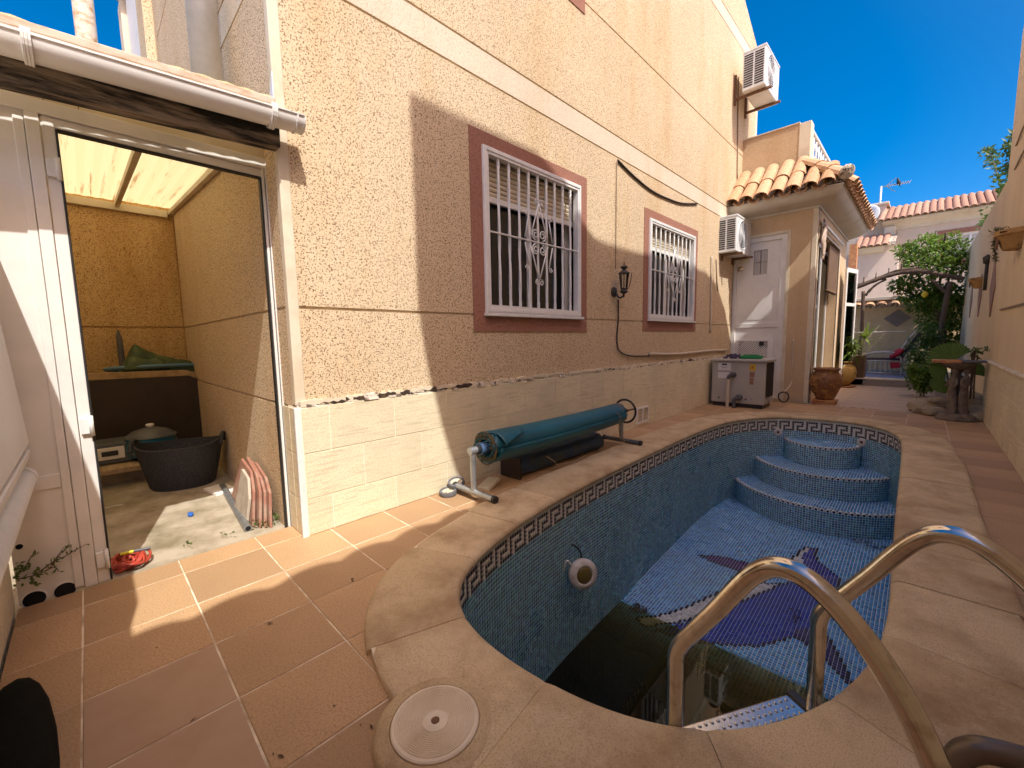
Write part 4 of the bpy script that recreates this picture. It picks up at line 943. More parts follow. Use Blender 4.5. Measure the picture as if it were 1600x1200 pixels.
# ---- three curved steps
def circ3(a, b, c):
    (ax, ay), (bx, by), (cx_, cy_) = a, b, c; d = 2*(ax*(by-cy_)+bx*(cy_-ay)+cx_*(ay-by))
    ux = ((ax*ax+ay*ay)*(by-cy_)+(bx*bx+by*by)*(cy_-ay)+(cx_*cx_+cy_*cy_)*(ay-by))/d; uy = ((ax*ax+ay*ay)*(cx_-bx)+(bx*bx+by*by)*(ax-cx_)+(cx_*cx_+cy_*cy_)*(bx-ax))/d
    return ux, uy, math.hypot(ax-ux, ay-uy)
for (pts, zt, zb) in (([(1.18,5.47),(1.60,5.165),(1.93,5.44)], -.25, -.5), ([(.90,5.24),(1.58,4.815),(2.19,5.17)], -.5, -.75), ([(.74,4.97),(1.68,4.465),(2.31,4.77)], -.75, -1.02)):
    ux, uy, rr = circ3(*pts); mo = Mosaic(); st = MB()
    ang = np.linspace(-math.pi, 0, 400); A = np.stack([ux+rr*np.cos(ang), uy+rr*np.sin(ang)], 1); ii = inside(WALLP, A[:, 0], A[:, 1]); sel = np.nonzero(ii)[0]
    a0, a1 = ang[max(sel[0]-2, 0)], ang[min(sel[-1]+2, 399)]; n = max(6, int(round(rr*(a1-a0)/PT))); an = np.linspace(a0, a1, n+1)
    P_ = np.stack([ux+rr*np.cos(an), uy+rr*np.sin(an)], 1)
    V = []; F = []
    for p in P_: V += [(*p, zt-.001), (*p, zb-.05)]
    for k in range(n): F.append((2*k, 2*k+1, 2*k+3, 2*k+2))
    back = [(P_[-1][0]+.1, 5.75), (P_[0][0]-.1, 5.75)]
    nb = len(V); V += [(*b, zt-.001) for b in back]; F.append(tuple([2*k for k in range(n+1)]+[nb, nb+1]))
    st.add(V, F); so_ = st.build('step', MT['pool_grout'], pool)
    nr = int(round((zt-zb)/PT))
    for k in range(n):
        mid = (an[k]+an[k+1])/2; nrm = np.array((math.cos(mid), math.sin(mid), 0.))
        for r_ in range(nr+1):
            z1 = zt-r_*PT; z0 = z1-PT; col = (((.012,.009,.022) if k % 2 else (.75,.70,.66)) if r_ == 0 else ((.50,.47,.46) if (r_ == 1 and 0) else blue(0)))
            mo.tile([(*P_[k], z0), (*P_[k+1], z0), (*P_[k+1], z1), (*P_[k], z1)], nrm, col)
        q0, q1 = P_[k], P_[k+1]; e0 = (np.array((ux, uy))-q0)/rr*PT; e1 = (np.array((ux, uy))-q1)/rr*PT
        mo.tile([(*q0, zt), (*q1, zt), (*(q1+e1), zt), (*(q0+e0), zt)], np.array((0,0,1.)), (.012,.009,.022) if (k+1) % 2 else (.75,.70,.66))
    d2 = (cx-ux)**2+(cyv-uy)**2; okk = inside(offset(.02), cx, cyv) & ((d2 < (rr-PT*1.4)**2) | (cyv > uy)) & (cyv > min(P_[0][1], P_[-1][1])-.6)
    okk &= (d2 < (rr-PT*1.4)**2)
    for idx in np.nonzero(okk)[0]:
        x, y = cx[idx]-PT/2, cyv[idx]-PT/2; c_ = blue(1); mo.tile([(x,y,zt),(x+PT,y,zt),(x+PT,y+PT,zt),(x,y+PT,zt)], np.array((0,0,1.)), tuple(q*.85+.03 for q in c_))
    mo.build('step_mosaic', so_)
# ---- water left in the deep end
mb = MB(); OW = [tuple(p) for p in offset(.006)[::4]]; OW = [p for p in OW if p[1] < 2.9]
OW.sort(key=lambda p: math.atan2(p[1]-1.4, p[0]-1.5))
mb.prism(OW, lambda u, v, d: (u, v, d), -1.55, WATER); o = mb.build('pool_water', MT['pool_water']); o['kind'] = 'structure'
# ------------------------------------------------------------------ pool equipment
def arcpath(pts, n=8): return catmull(pts, n)
lad = thing('pool_ladder', (2.2, .3, .03), 'polished steel pool ladder arching over the rim of the pool', 'ladder')
dv = np.array((math.cos(R(-14.2)), math.sin(R(-14.2))))*.856
def rail(P_, nm='rail'):
    base = np.array(P_)
    prof = [(0, -1.02), (0, -.5), (0, .10), (0, .17), (.018, .215), (.06, .27), (.13, .36), (.18, .43), (.225, .485), (.275, .52), (.335, .525), (.40, .50), (.47, .45), (.54, .375), (.595, .28), (.625, .18), (.635, .08), (.635, .02)]
    zb_, zt_ = .209, .58
    prof = [(t, z if z < 0 else z*zb_/.17 if z <= .17 else z*zt_/.525 if t > .335 else zb_+(z-.17)*(zt_-zb_)/.355) for t, z in prof]
    Q = catmull([(base[0]+dv[0]*t, base[1]+dv[1]*t, z) for t, z in prof], 6)
    mb = MB(); mb.tube(Q, .0215, 18); o = mb.build(nm, MT['steel'], lad, smooth=True, angle=60)
    e = base+dv*.635; mb = MB(); mb.lathe([(.055, .03), (.055, .037), (.04, .05), (.024, .055)], (e[0], e[1], 0), 20); mb.build('flange', MT['steel'], o, smooth=True, angle=40)
    return o
PA, PB = np.array((1.959, .272)), np.array((2.209, .703))
rail(PA); rail(PB)
pn = (PB-PA); wl_ = np.linalg.norm(pn); pn = pn/wl_; inn = np.array((-pn[1], pn[0]))
for z in (-.10, -.36, -.62):
    mb = MB(); c = (PA+PB)/2+inn*.03
    mb.obox((c[0], c[1], z), (pn[0]*(wl_/2-.02), pn[1]*(wl_/2-.02), 0), (inn[0]*.042, inn[1]*.042, 0), (0, 0, .012)); st = mb.build('tread', MT['tread_steel'], lad, bevel=.006)
    mb = MB()
    for i in range(20):
        for j in range(3):
            q = c+pn*(i-9.5)*.0215+inn*(j-1)*.024; mb.lathe([(.006, z+.012), (.004, z+.015), (0, z+.0155)], (q[0], q[1], 0), 6)
    mb.build('tread_studs', MT['tread_steel'], st)
    for s_ in (-1, 1):
        q = c+pn*s_*(wl_/2-.008); mb = MB(); mb.obox((q[0], q[1], z), (pn[0]*.014, pn[1]*.014, 0), (inn[0]*.046, inn[1]*.046, 0), (0, 0, .02)); mb.build('tread_clip', MT['black_plastic'], st, bevel=.004)
# dull pipe elbow beside the ladder foot
e0 = np.array((2.50, .60)); pe = thing('bent_pipe', (e0[0], e0[1], .03), 'dull brown grey bent pipe rising from the coping beside the ladder', 'pipe')
mb = MB(); mb.tube(catmull([(e0[0], e0[1], .0), (e0[0], e0[1], .05), (e0[0]+.018, e0[1]+.004, .085), (e0[0]+.06, e0[1]+.012, .105), (e0[0]+.2, e0[1]+.05, .11), (2.95, e0[1]+.12, .11)], 8), .027, 16); mb.build('pipe', MT['pipe_dull'], pe, smooth=True, angle=60)
# skimmer lid
sk = thing('skimmer_lid', (1.495, -.186, .03), 'round ribbed cream skimmer lid with a dark finger hole', 'lid')
mb = MB(); pr = [(.118, .026), (.118, .034), (.114, .037), (.108, .037), (.106, .034)]
r_ = .104
while r_ > .036: pr += [(r_, .034), (r_-.0012, .0375), (r_-.0034, .0375), (r_-.0046, .034)]; r_ -= .0056
pr += [(.034, .0355), (.012, .0355), (.011, .030), (0, .030)]
mb.lathe(pr, (1.495, -.186, .0), 56); mb.build('lid', MT['skimmer'], sk, smooth=True, angle=25)
mb = MB(); mb.lathe([(.0105, .031), (.0105, .0358), (0, .0359)], (1.495, -.186, 0), 16); mb.build('finger_hole', MT['rust'], sk)
mb = MB(); mb.lathe([(.165, .0), (.163, .022), (.15, .030), (.122, .033), (.119, .026)], (1.495, -.186, 0), 40); mb.build('mortar_collar', MT['coping'], sk, smooth=True, angle=60)
# pool light hanging out of its niche
lt = thing('pool_light', (.74, 1.68, -.63), 'round white pool lamp pulled loose and hanging from the mosaic wall', 'lamp')
q = onX(911, 897, .80); lc = np.array(q); ax = np.array((.79, -.43, .16)); ax /= np.linalg.norm(ax)
mb = MB(); mb.lathe([(.0, -.05), (.085, -.05), (.098, -.03), (.105, .0), (.103, .012), (.085, .026), (.066, .030), (.062, .024)], lc, 36, ax); body_ = mb.build('housing', MT['lamp_white'], lt, smooth=True, angle=50)
mb = MB(); mb.lathe([(.063, .022), (.04, .030), (.0, .033)], lc, 30, ax); mb.build('lens', MT['lamp_lens'], body_, smooth=True)
mb = MB(); mb.box((.662, q[1]-.13, q[2]-.045), (.70, q[1]-.06, q[2]+.04)); mb.build('niche_bracket', MT['rust'], lt, bevel=.008)
mb = MB(); mb.tube(catmull([(.70, q[1]-.09, q[2]+.03), (.72, q[1]-.08, q[2]+.10), (.74, q[1]-.04, q[2]+.05)], 6), .006, 6); mb.build('bracket_arm', MT['white_plastic'], lt, smooth=True)
mb = MB(); mb.tube(catmull([(.665, q[1]-.03, q[2]+.16), (.70, q[1]+.02, q[2]+.17), (.73, q[1]+.06, q[2]+.12), (.76, q[1]+.05, q[2]+.06)], 6), .006, 6); mb.build('cable', MT['cable'], lt, smooth=True)
# return jets
for (px, py_, lab) in ((1215, 675, 'white return jet left of the top pool step'), (1347, 691, 'white return jet right of the top pool step')):
    d = ray(px, py_); best = None
    for t in np.linspace(3, 8, 2000):
        p = CAM+d*t
        if not inside(WALLP, p[0], p[1])[0] and p[1] > 4: best = p; break
    j = int(np.argmin(((RIMP-best[:2])**2).sum(1))); nn = -RIMN[j]
    t_ = thing('return_jet', best, lab, 'pool jet')
    mb = MB(); mb.lathe([(.0, .0), (.050, .0), (.050, .012), (.040, .020), (.024, .020), (.016, .010)], best, 24, (nn[0], nn[1], 0)); jo = mb.build('ring', MT['lamp_white'], t_, smooth=True, angle=40)
    mb = MB(); mb.lathe([(.017, .008), (.017, .013), (0, .0135)], best, 14, (nn[0], nn[1], 0)); mb.build('nozzle', MT['rust'], jo)
# leaf litter
def litter(nm, label, c, rx, ry, n, zf):
    mb = MB()
    for i in range(n):
        a = random.uniform(0, 6.28); rr = math.sqrt(random.random()); x, y = c[0]+rx*rr*math.cos(a), c[1]+ry*rr*math.sin(a); z = zf(x, y)+.004; L = random.uniform(.015, .045); b = random.uniform(0, 6.28); wv = L*.35
        t = np.array((math.cos(b), math.sin(b), random.uniform(-.2, .3))); s_ = np.array((-math.sin(b), math.cos(b), random.uniform(-.3, .3))); p = np.array((x, y, z+random.uniform(0, .015)))
        mb.add([p-t*L*.5, p+s_*wv*.5, p+t*L*.5, p-s_*wv*.5], [(0,1,2,3)])
    o = mb.build(nm, MT['dry_leaf']); tag(o, label, 'leaf litter', kind='stuff')
litter('leaf_litter', 'small brown heap of dead leaves below the pool steps', (.86, 4.80), .09, .10, 70, lambda x, y: float(fz(x, y)))
litter('leaf_litter', 'thin scatter of dead leaves by the right foot of the steps', (2.15, 4.50), .18, .06, 60, lambda x, y: float(fz(x, y)))
qq = onZ(990, 948, -1.185); litter('leaf_litter', 'floating clump of dead leaves at the water edge', (qq[0]+.05, qq[1]), .07, .06, 60, lambda x, y: max(float(fz(x, y)), WATER))
qq = onZ(1240, 965, -1.15); litter('leaf_litter', 'dark leaves lying on the dolphin mosaic', (qq[0], qq[1]), .05, .09, 22, lambda x, y: float(fz(x, y)))
mb = MB()
for (px, py_, n_) in ((433,971,3),(556,905,4),(672,908,5),(690,898,4),(650,925,2),(520,1110,1),(430,1180,2),(560,1140,2),(300,1120,1),(250,1010,1)):
    c = onZ(px, py_, 0)
    for i in range(n_):
        b = random.uniform(0, 6.28); L = random.uniform(.005, .013); t = np.array((math.cos(b), math.sin(b), 0)); s_ = np.array((-math.sin(b), math.cos(b), .2)); p = np.array((c[0]+random.gauss(0,.012), c[1]+random.gauss(0,.012), .003)); mb.add([p-t*L, p+s_*L*.35, p+t*L, p-s_*L*.35+np.array((0,0,.002))], [(0,1,2,3)])
o = mb.build('floor_crumbs', MT['dry_leaf']); tag(o, 'tiny dark crumbs and leaf bits scattered on the terrace tiles', 'crumbs', kind='stuff')
# ---- solar cover reel
reel = thing('cover_reel', (.28, 1.9, 0), 'blue bubble pool cover rolled on a steel reel with two feet', 'pool cover reel')
RX, RZ = .29, .335
mb = MB(); mb.tube([(RX, .965, RZ), (RX, 2.93, RZ)], .020, 16); mb.build('axle', MT['galvanised'], reel, smooth=True, angle=50)
mb = MB(); mb.tube([(RX, 1.03, RZ), (RX, 1.13, RZ)], .042, 18); mb.build('axle_sleeve', MT['blue_pvc'], reel, smooth=True, angle=50)
# spiral roll
mb = MB(); V = []; F = []; turns = 6; NS = turns*26; ysl = [1.10, 1.16, 1.5, 2.0, 2.45, 2.80, 2.84]
for i in range(NS+1):
    a = 2*math.pi*i/26; rr = .048+.068*i/NS
    for k, yv in enumerate(ysl):
        e = (.006*math.sin(i*2.3+k)) if k in (0, len(ysl)-1) else 0; sag = .012*math.sin(math.pi*(yv-1.1)/1.75)
        taper = 1-.10*(yv-1.1)/1.75
        V.append((RX+rr*taper*math.cos(a), yv+e*2+.03*math.sin(i*.9)*(k == 0), RZ-sag+rr*taper*math.sin(a)))
m_ = len(ysl)
for i in range(NS):
    for k in range(m_-1): a = i*m_+k; F.append((a, a+1, a+m_+1, a+m_))
mb.add(V, F); roll = mb.build('cover_roll', MT['cover_blue'], reel, smooth=True); sd = roll.modifiers.new('S', 'SOLIDIFY'); sd.thickness = .0045
mb = MB(); V = []
for i in range(NS-26*5, NS+1):
    a = 2*math.pi*i/26; rr = .048+.068*i/NS; e = random.uniform(-.006, .006)
    V.append((RX+(rr+random.uniform(-.003,.003))*math.cos(a), 1.088+e, RZ+(rr+random.uniform(-.003,.003))*math.sin(a)))
mb.tube(V, .0055, 5); mb.build('bubble_edge', MT['cover_edge'], roll)
# loose corner flap
mb = MB(); V = []; F = []; nu, nv = 8, 8
for j in range(nv+1):
    for i in range(nu+1):
        u_, v_ = i/nu, j/nv; a = 1.05-v_*(.9-.55*u_); rr = .119+.030*v_*(1-u_)**1.2
        V.append((RX+rr*math.cos(a), 1.13+.24*u_+.02*v_, RZ+rr*math.sin(a)))
for j in range(nv):
    for i in range(nu): a = j*(nu+1)+i; F.append((a, a+1, a+nu+2, a+nu+1))
mb.add(V, F); fl_ = mb.build('loose_flap', MT['cover_blue'], roll, smooth=True); fl_.modifiers.new('S', 'SOLIDIFY').thickness = .004
for (yy, nm) in ((.975, 'foot'), (2.905, 'foot')):
    mb = MB(); mb.tube([(RX, yy, RZ+.012), (RX, yy, .05)], .019, 14); o = mb.build('post', MT['galvanised'], reel, smooth=True, angle=50)
    mb = MB(); mb.tube([(RX-.19, yy, .052), (RX+.20, yy, .052)], .021, 14); ft = mb.build('foot', MT['galvanised' if yy < 2 else 'grey_plastic'], reel, smooth=True, angle=50)
    for s_ in (-.195, .205):
        mb = MB(); mb.tube([(RX+s_-.012, yy, .052), (RX+s_+.012, yy, .052)], .025, 14); mb.build('foot_cap', MT['black_plastic'], ft, smooth=True, angle=50)
mb = MB(); mb.tube([(RX, .95, RZ), (RX, 1.01, RZ)], .026, 14); mb.build('bearing', MT['galvanised'], reel, smooth=True, angle=50)
mb = MB(); mb.tube([(RX, 1.005, RZ), (RX, 1.04, RZ)], .034, 14); mb.build('bush', MT['black_plastic'], reel, smooth=True, angle=50)
mb = MB(); mb.tube([(RX+.115*math.cos(a), 2.97, RZ+.115*math.sin(a)) for a in np.linspace(0, 2*math.pi, 36, endpoint=False)], .011, 8, closed=True); hw = mb.build('hand_wheel', MT['black_plastic'], reel, smooth=True)
mb = MB()
for a in (0.3, 2.4, 4.5): mb.tube([(RX, 2.965, RZ), (RX+.115*math.cos(a), 2.97, RZ+.115*math.sin(a))], .008, 6)
mb.tube([(RX, 2.90, RZ), (RX, 2.99, RZ)], .024, 10); mb.build('hub', MT['rust'], hw)
mb = MB(); mb.tube(catmull([(RX+.10, 2.62, RZ+.05), (RX+.125, 2.66, RZ-.0), (RX+.09, 2.70, RZ-.12), (RX+.05, 2.80, .12), (RX+.08, 2.83, .06), (RX+.02, 2.86, .05)], 8), .004, 5); mb.build('cord', MT['cable_tan'], reel)
mb = MB(); mb.tube(catmull([(RX+.02, 1.72, .14), (RX+.05, 1.78, .09), (RX+.03, 1.84, .05), (RX+.07, 2.0, .045), (RX+.05, 2.2, .045)], 8), .005, 5); mb.build('cord', MT['cable_tan'], reel)
# two wheels lying by the near foot
def wheel(c, ax, lab, grp):
    ax = np.array(ax, float); ax /= np.linalg.norm(ax); t_ = thing('reel_wheel', c, lab, 'wheel', grp)
    mb = MB(); R_ = .060; mb.lathe([(R_*.72, -.016), (R_*.95, -.016), (R_, -.010), (R_, .010), (R_*.95, .016), (R_*.72, .016), (R_*.72, -.016)], c, 28, ax); mb.build('tyre', MT['grey_rubber'], t_, smooth=True, angle=35)
    mb = MB(); mb.lathe([(R_*.71, -.012), (R_*.71, .008), (R_*.64, .002), (R_*.25, -.002), (R_*.22, .010), (.006, .010), (.006, -.012), (R_*.71, -.012)], c, 24, ax); rm = mb.build('rim', MT['cream_panel'], t_, smooth=True, angle=35)
    a = np.array((1., 0, 0)) if abs(ax[0]) < .8 else np.array((0, 1., 0)); e1 = np.cross(ax, a); e1 /= np.linalg.norm(e1); e2 = np.cross(ax, e1); mb = MB()
    for k in range(5):
        q = 2*math.pi*k/5; dq = math.cos(q)*e1+math.sin(q)*e2; sq_ = -math.sin(q)*e1+math.cos(q)*e2; mb.obox(np.array(c)+dq*.026+ax*.002, dq*.014, sq_*.004, ax*.004)
    mb.build('spokes', MT['cream_panel'], rm)
w1 = onZ(700, 769, .02); wheel((w1[0], w1[1], .020), (.05, -.1, 1), 'grey rubber wheel lying flat on the floor by the reel foot', 'reel wheels')
w2 = onZ(713, 757, .05); wheel((w2[0], w2[1], .062), (.15, -.25, .95), 'grey rubber wheel propped on the other wheel by the reel foot', 'reel wheels')
# pale packet and blue box below the roll
pk = onZ(765, 757, .03); mb = MB(); mb.obox((pk[0]-.03, pk[1]+.02, .022), (.045, .02, .0), (-.03, .085, .012), (0, 0, .013)); o = mb.build('plastic_packet', MT['cream_panel'], None, bevel=.006); tag(o, 'small cream plastic piece on the floor behind the reel foot', 'packet')
bx = thing('folded_cover', (.15, 2.05, 0), 'blue and mossy folded cover wedged below the rolled pool cover', 'folded cover')
mb = MB(); V = []; F = []; ny = 14; nz = 8
sec = [(-.05,.03),(.10,.03),(.115,.07),(.10,.12),(.06,.165),(.0,.17),(-.05,.14)]; ns = len(sec)
for k in range(ny+1):
    yv = 1.48+1.17*k/ny
    for (a, b) in sec: V.append((.14+a+random.uniform(-.006,.006), yv, b*(1-.12*(k/ny))+random.uniform(-.005,.005)))
F = [(k*ns+i, k*ns+(i+1) % ns, (k+1)*ns+(i+1) % ns, (k+1)*ns+i) for k in range(ny) for i in range(ns)]+[tuple(range(ns)), tuple(range((ny+1)*ns-1, ny*ns-1, -1))]
mb.add(V, F); mb.build('fold', MT['blue_box'], bx, smooth=True, angle=50)
mb = MB(); mb.box((.05, 1.455, .0), (.26, 1.478, .16)); mb.build('end_board', MT['dark_board'], bx, bevel=.005)
# white vent on the tiled wall
v0 = onX(994, 638, .016); v1 = onX(1012, 659, .016); vt = thing('wall_vent', (.016, v0[1], v1[2]), 'small white louvred vent set in the tiled house base', 'vent')
mb = MB(); panel(mb, fnX(.016), v0[1], v1[1], v1[2]+.01, v0[2], [(v0[1]+.02, (v0[1]+v1[1])/2-.012, v1[2]+.03, v0[2]-.02), ((v0[1]+v1[1])/2+.012, v1[1]-.02, v1[2]+.03, v0[2]-.02)], .014, 0); mb.build('frame', MT['white_plastic'], vt, bevel=.003)
for i in range(6):
    z = v1[2]+.04+i*(v0[2]-v1[2]-.07)/5; mb = MB(); mb.obox((.022, (v0[1]+v1[1])/2, z), (.003, 0, .006), (0, (v1[1]-v0[1])/2-.02, 0), (.001, 0, -.0012)); mb.build('louvre', MT['cream_panel'], vt)
# ------------------------------------------------------------------ things on the house wall
ln = thing('wall_lantern', (0, 3.27, 1.5), 'old bronze coach lantern on the wall between the two windows', 'wall lamp')
q = onX(975, 440, .11); lx, ly, lz = .11, q[1], q[2]
mb = MB(); mb.lathe([(.0, 0), (.055, 0), (.05, .015), (.02, .022), (0, .024)], (0.001, ly-.02, lz-.10), 20, (1,0,0)); mb.build('back_plate', MT['iron'], ln, smooth=True)
mb = MB(); mb.tube(catmull([(.02, ly-.02, lz-.10), (.06, ly-.015, lz-.16), (.10, ly, lz-.15), (.11, ly, lz-.11)], 6), .010, 8); mb.build('arm', MT['iron'], ln, smooth=True)
mb = MB(); mb.lathe([(0, -.165), (.008, -.16), (.010, -.13), (.035, -.115), (.042, -.10), (.030, -.085), (.036, -.075), (.036, -.07)], (lx, ly, lz), 16); mb.build('base', MT['iron'], ln, smooth=True, angle=50)
mb = MB(); mb.lathe([(.062, .085), (.045, .10), (.022, .115), (.016, .125), (.036, .14), (.038, .15), (.02, .165), (.006, .172), (.006, .20), (0, .205)], (lx, ly, lz), 16); mb.build('cap', MT['iron'], ln, smooth=True, angle=50)
mb = MB(); mb.lathe([(.034, -.07), (.052, .085)], (lx, ly, lz), 6); mb.build('glass', MT['glass_clear'], ln)
for k in range(6):
    a = 2*math.pi*k/6; mb = MB(); mb.tube([(lx+.036*math.cos(a), ly+.036*math.sin(a), lz-.072), (lx+.055*math.cos(a), ly+.055*math.sin(a), lz+.086)], .0045, 5); mb.build('lantern_bar', MT['iron'], ln)
for k in range(3):
    a = 2*math.pi*k/3+.5; mb = MB(); mb.tube(catmull([(lx+.02*math.cos(a), ly+.02*math.sin(a), lz-.09), (lx+.055*math.cos(a), ly+.055*math.sin(a), lz-.05), (lx+.078*math.cos(a), ly+.078*math.sin(a), lz+.085)], 4), .004, 5); mb.build('scroll_strap', MT['iron'], ln)
def wallcable(pts, r_, mat, name, label, X=.012, sub=6):
    Q = []
    for (a, b) in pts: q = onX(a, b, X); Q.append((X, q[1], q[2]))
    mb = MB(); mb.tube(catmull(Q, sub), r_, 5); return tag(mb.build(name, MT[mat], None, smooth=True), label, 'cable')
wallcable([(965,250),(990,275),(1020,299),(1050,313),(1068,318),(1090,318)], .011, 'cable', 'slack_cable', 'slack dark cable sagging below the pale wall band')
wallcable([(964,250),(963,330),(962,420)], .0045, 'cable_tan', 'wall_cable', 'thin cable running straight down to the wall lantern')
wallcable([(966,468),(966,500),(964,530),(968,548),(985,556),(1015,556)], .008, 'cable', 'wall_cable', 'dark cable dropping from the lantern to the tiled ledge', X=.014)
wallcable([(1015,553),(1060,553),(1110,548),(1136,547)], .018, 'pvc_cream', 'wall_conduit', 'cream conduit lying along the mortar ledge', X=.02)
wallcable([(1154,120),(1153,180),(1152,280)], .010, 'cable_tan', 'wall_cable', 'tan cable running down from the upper air conditioner', X=.012)
wallcable([(1112,400),(1111,450),(1110,520)], .012, 'pvc_cream', 'wall_cable', 'cream drain hose below the lower air conditioner', X=.016)
wallcable([(1119,405),(1120,440),(1122,455)], .010, 'cable_tan', 'wall_cable', 'short tan tube hanging below the lower air conditioner', X=.05)
# air conditioners
def ac(c0, W_, D_, H_, lab, rust_drip):
    """c0 = near bottom wall-side corner (x,y,z)"""
    x, y, z = c0; t_ = thing('air_conditioner', (x, y, z), lab, 'air conditioner')
    mb = MB(); mb.box((x, y, z), (x+D_, y+W_, z+H_)); b_ = mb.build('casing', MT['white_metal'], t_, bevel=.012)
    mb = MB(); mb.box((x-.004, y-.004, z+H_-.02), (x+D_+.008, y+W_+.004, z+H_+.01)); mb.build('lid', MT['white_metal'], t_, bevel=.006)
    mb = MB(); n = 14
    for i in range(n):
        for (a, b) in ((.06, .46), (.54, .92)):
            zz = z+.05+(H_-.12)*i/(n-1); mb.box((x+D_*a, y-.003, zz), (x+D_*b, y+.004, zz+(H_-.12)/(n-1)*.55))
    mb.build('side_louvres', MT['dark_hole'], b_)
    cy_, cz_ = y+W_*.40, z+H_*.52; rr = H_*.42
    mb = MB(); mb.lathe([(rr, -.012), (rr, .004), (rr*.96, .009), (rr*.93, .004), (rr*.9, -.012)], (x+D_, cy_, cz_), 36, (1,0,0)); mb.build('fan_ring', MT['white_metal'], b_, smooth=True, angle=40)
    mb = MB(); mb.lathe([(rr*.9, .001), (0, .0015)], (x+D_, cy_, cz_), 36, (1,0,0)); mb.build('fan_well', MT['grey_plastic'], b_)
    mb = MB()
    for k in range(1, 9): mb.tube([(x+D_+.006, cy_+rr*.9*k/9*math.cos(a), cz_+rr*.9*k/9*math.sin(a)) for a in np.linspace(0, 6.283, 28, endpoint=False)], .003, 4, closed=True)
    for k in range(8): a = k*math.pi/4; mb.tube([(x+D_+.006, cy_, cz_), (x+D_+.006, cy_+rr*.92*math.cos(a), cz_+rr*.92*math.sin(a))], .003, 4)
    mb.build('fan_guard', MT['white_metal'], b_)
    for yy in (y+.10, y+W_-.14):
        mb = MB(); mb.box((.0, yy, z-.035), (x+D_+.06, yy+.04, z-.003)); mb.build('bracket_arm', MT['rust'], t_, bevel=.003)
        mb = MB(); mb.box((.001, yy-.002, z-.10), (.03, yy+.042, z+H_*.62)); mb.build('bracket_upright', MT['rust'], t_, bevel=.003)
    return t_
qa = onY(1149, 392, 6.35); ac((qa[0]-.29, 6.35, qa[2]), .76, .30, .54, 'boxy white air conditioner on rusty brackets above the heat pump', 1)
qa = onX(1195, 128, .46); ac((.15, qa[1], qa[2]-.02), .80, .31, .56, 'white air conditioner mounted high on the house corner against the sky', 1)
# ------------------------------------------------------------------ heat pump and what lies on it
hp = thing('heat_pump', (.46, 6.4, .0), 'beige grey pool heat pump with dark side grille beside the door', 'heat pump')
HX0, HX1, HY0, HY1, HZ0, HZ1 = .07, .80, 6.02, 6.50, .06, .685
mb = MB(); mb.box((HX0, HY0, HZ0), (HX1, HY1, HZ1)); hc = mb.build('casing', MT['heatpump'], hp, bevel=.012)
mb = MB(); mb.box((HX0-.02, HY0-.03, HZ1), (HX1+.03, HY1+.03, HZ1+.035)); mb.build('lid', MT['heatpump'], hp, bevel=.010)
mb = MB(); mb.box((HX0+.03, HY0+.03, .0), (HX1-.03, HY1-.03, HZ0)); mb.build('base', MT['black_plastic'], hp)
mb = MB(); mb.box((HX1-.003, HY0+.05, HZ0+.10), (HX1+.004, HY1-.03, HZ1-.02)); mb.build('side_grille', MT['grille_dark'], hc)
mb = MB()
for i in range(26): yy = HY0+.055+i*.0155; mb.box((HX1+.003, yy, HZ0+.10), (HX1+.008, yy+.004, HZ1-.02))
mb.build('grille_fins', MT['grille_dark'], hc)
def plate(x0, x1, z0, z1, mt, nm, y=None): mb = MB(); mb.box((x0, (y or HY0)-.004, z0), (x1, (y or HY0)+.002, z1)); return mb.build(nm, MT[mt], hc)
kp = plate(.16, .34, .55, .665, 'label_white', 'control_panel'); plate(.215, .285, .63, .652, 'black_plastic', 'display', HY0-.004)
for i, zz in enumerate((.600, .590, .590, .600)): plate(.205+i*.025, .218+i*.025, zz, zz+.010, 'black_plastic', 'button', HY0-.004)
plate(.16, .315, .43, .52, 'label_white', 'sticker'); plate(.595, .675, .555, .655, 'label_yellow', 'warning_sticker'); plate(.60, .665, .465, .54, 'label_brown', 'sticker'); plate(.60, .655, .355, .455, 'label_brown', 'sticker'); plate(.625, .645, .59, .62, 'label_brown', 'warning_mark', HY0-.004)
for (x, z, r_) in ((.38, .49, .042), (.475, .155, .045)):
    mb = MB(); mb.lathe([(.0, 0), (r_, 0), (r_, .05), (r_*.75, .06), (r_*.75, .085), (0, .086)], (x, HY0, z), 20, (0,-1,0)); mb.build('union', MT['grey_plastic'], hp, smooth=True, angle=40)
mb = MB(); mb.tube(catmull([(.38, HY0-.075, .49), (.345, HY0-.085, .47), (.335, HY0-.085, .43)], 5), .026, 12); mb.build('elbow', MT['grey_plastic'], hp, smooth=True)
mb = MB(); mb.tube([(.335, HY0-.085, .44), (.333, HY0-.085, .0)], .024, 14); mb.build('pipe', MT['pvc_cream'], hp, smooth=True, angle=50)
mb = MB(); mb.tube(catmull([(.475, HY0-.075, .155), (.43, HY0-.085, .13), (.425, HY0-.085, .07), (.425, HY0-.085, .0)], 5), .026, 12); mb.build('elbow', MT['grey_plastic'], hp, smooth=True)
for (x, z) in ((.185, .13), (.56, .13), (.64, .14)): mb = MB(); mb.lathe([(.012, 0), (.012, .008), (0, .01)], (x, HY0, z), 12, (0,-1,0)); mb.build('gauge', MT['black_plastic' if x < .6 else 'steel'], hc)
mb = MB(); V = [(HX1+.012, HY0+.05, HZ0+.13), (HX1+.05, HY0+.16, HZ0+.06), (HX1+.012, HY0+.30, HZ0+.11), (HX1+.015, HY0+.16, HZ0+.01)]; mb.add(V, [(0,1,3), (1,2,3)]); o = mb.build('torn_corner', MT['heatpump'], hp); o.modifiers.new('S', 'SOLIDIFY').thickness = .004
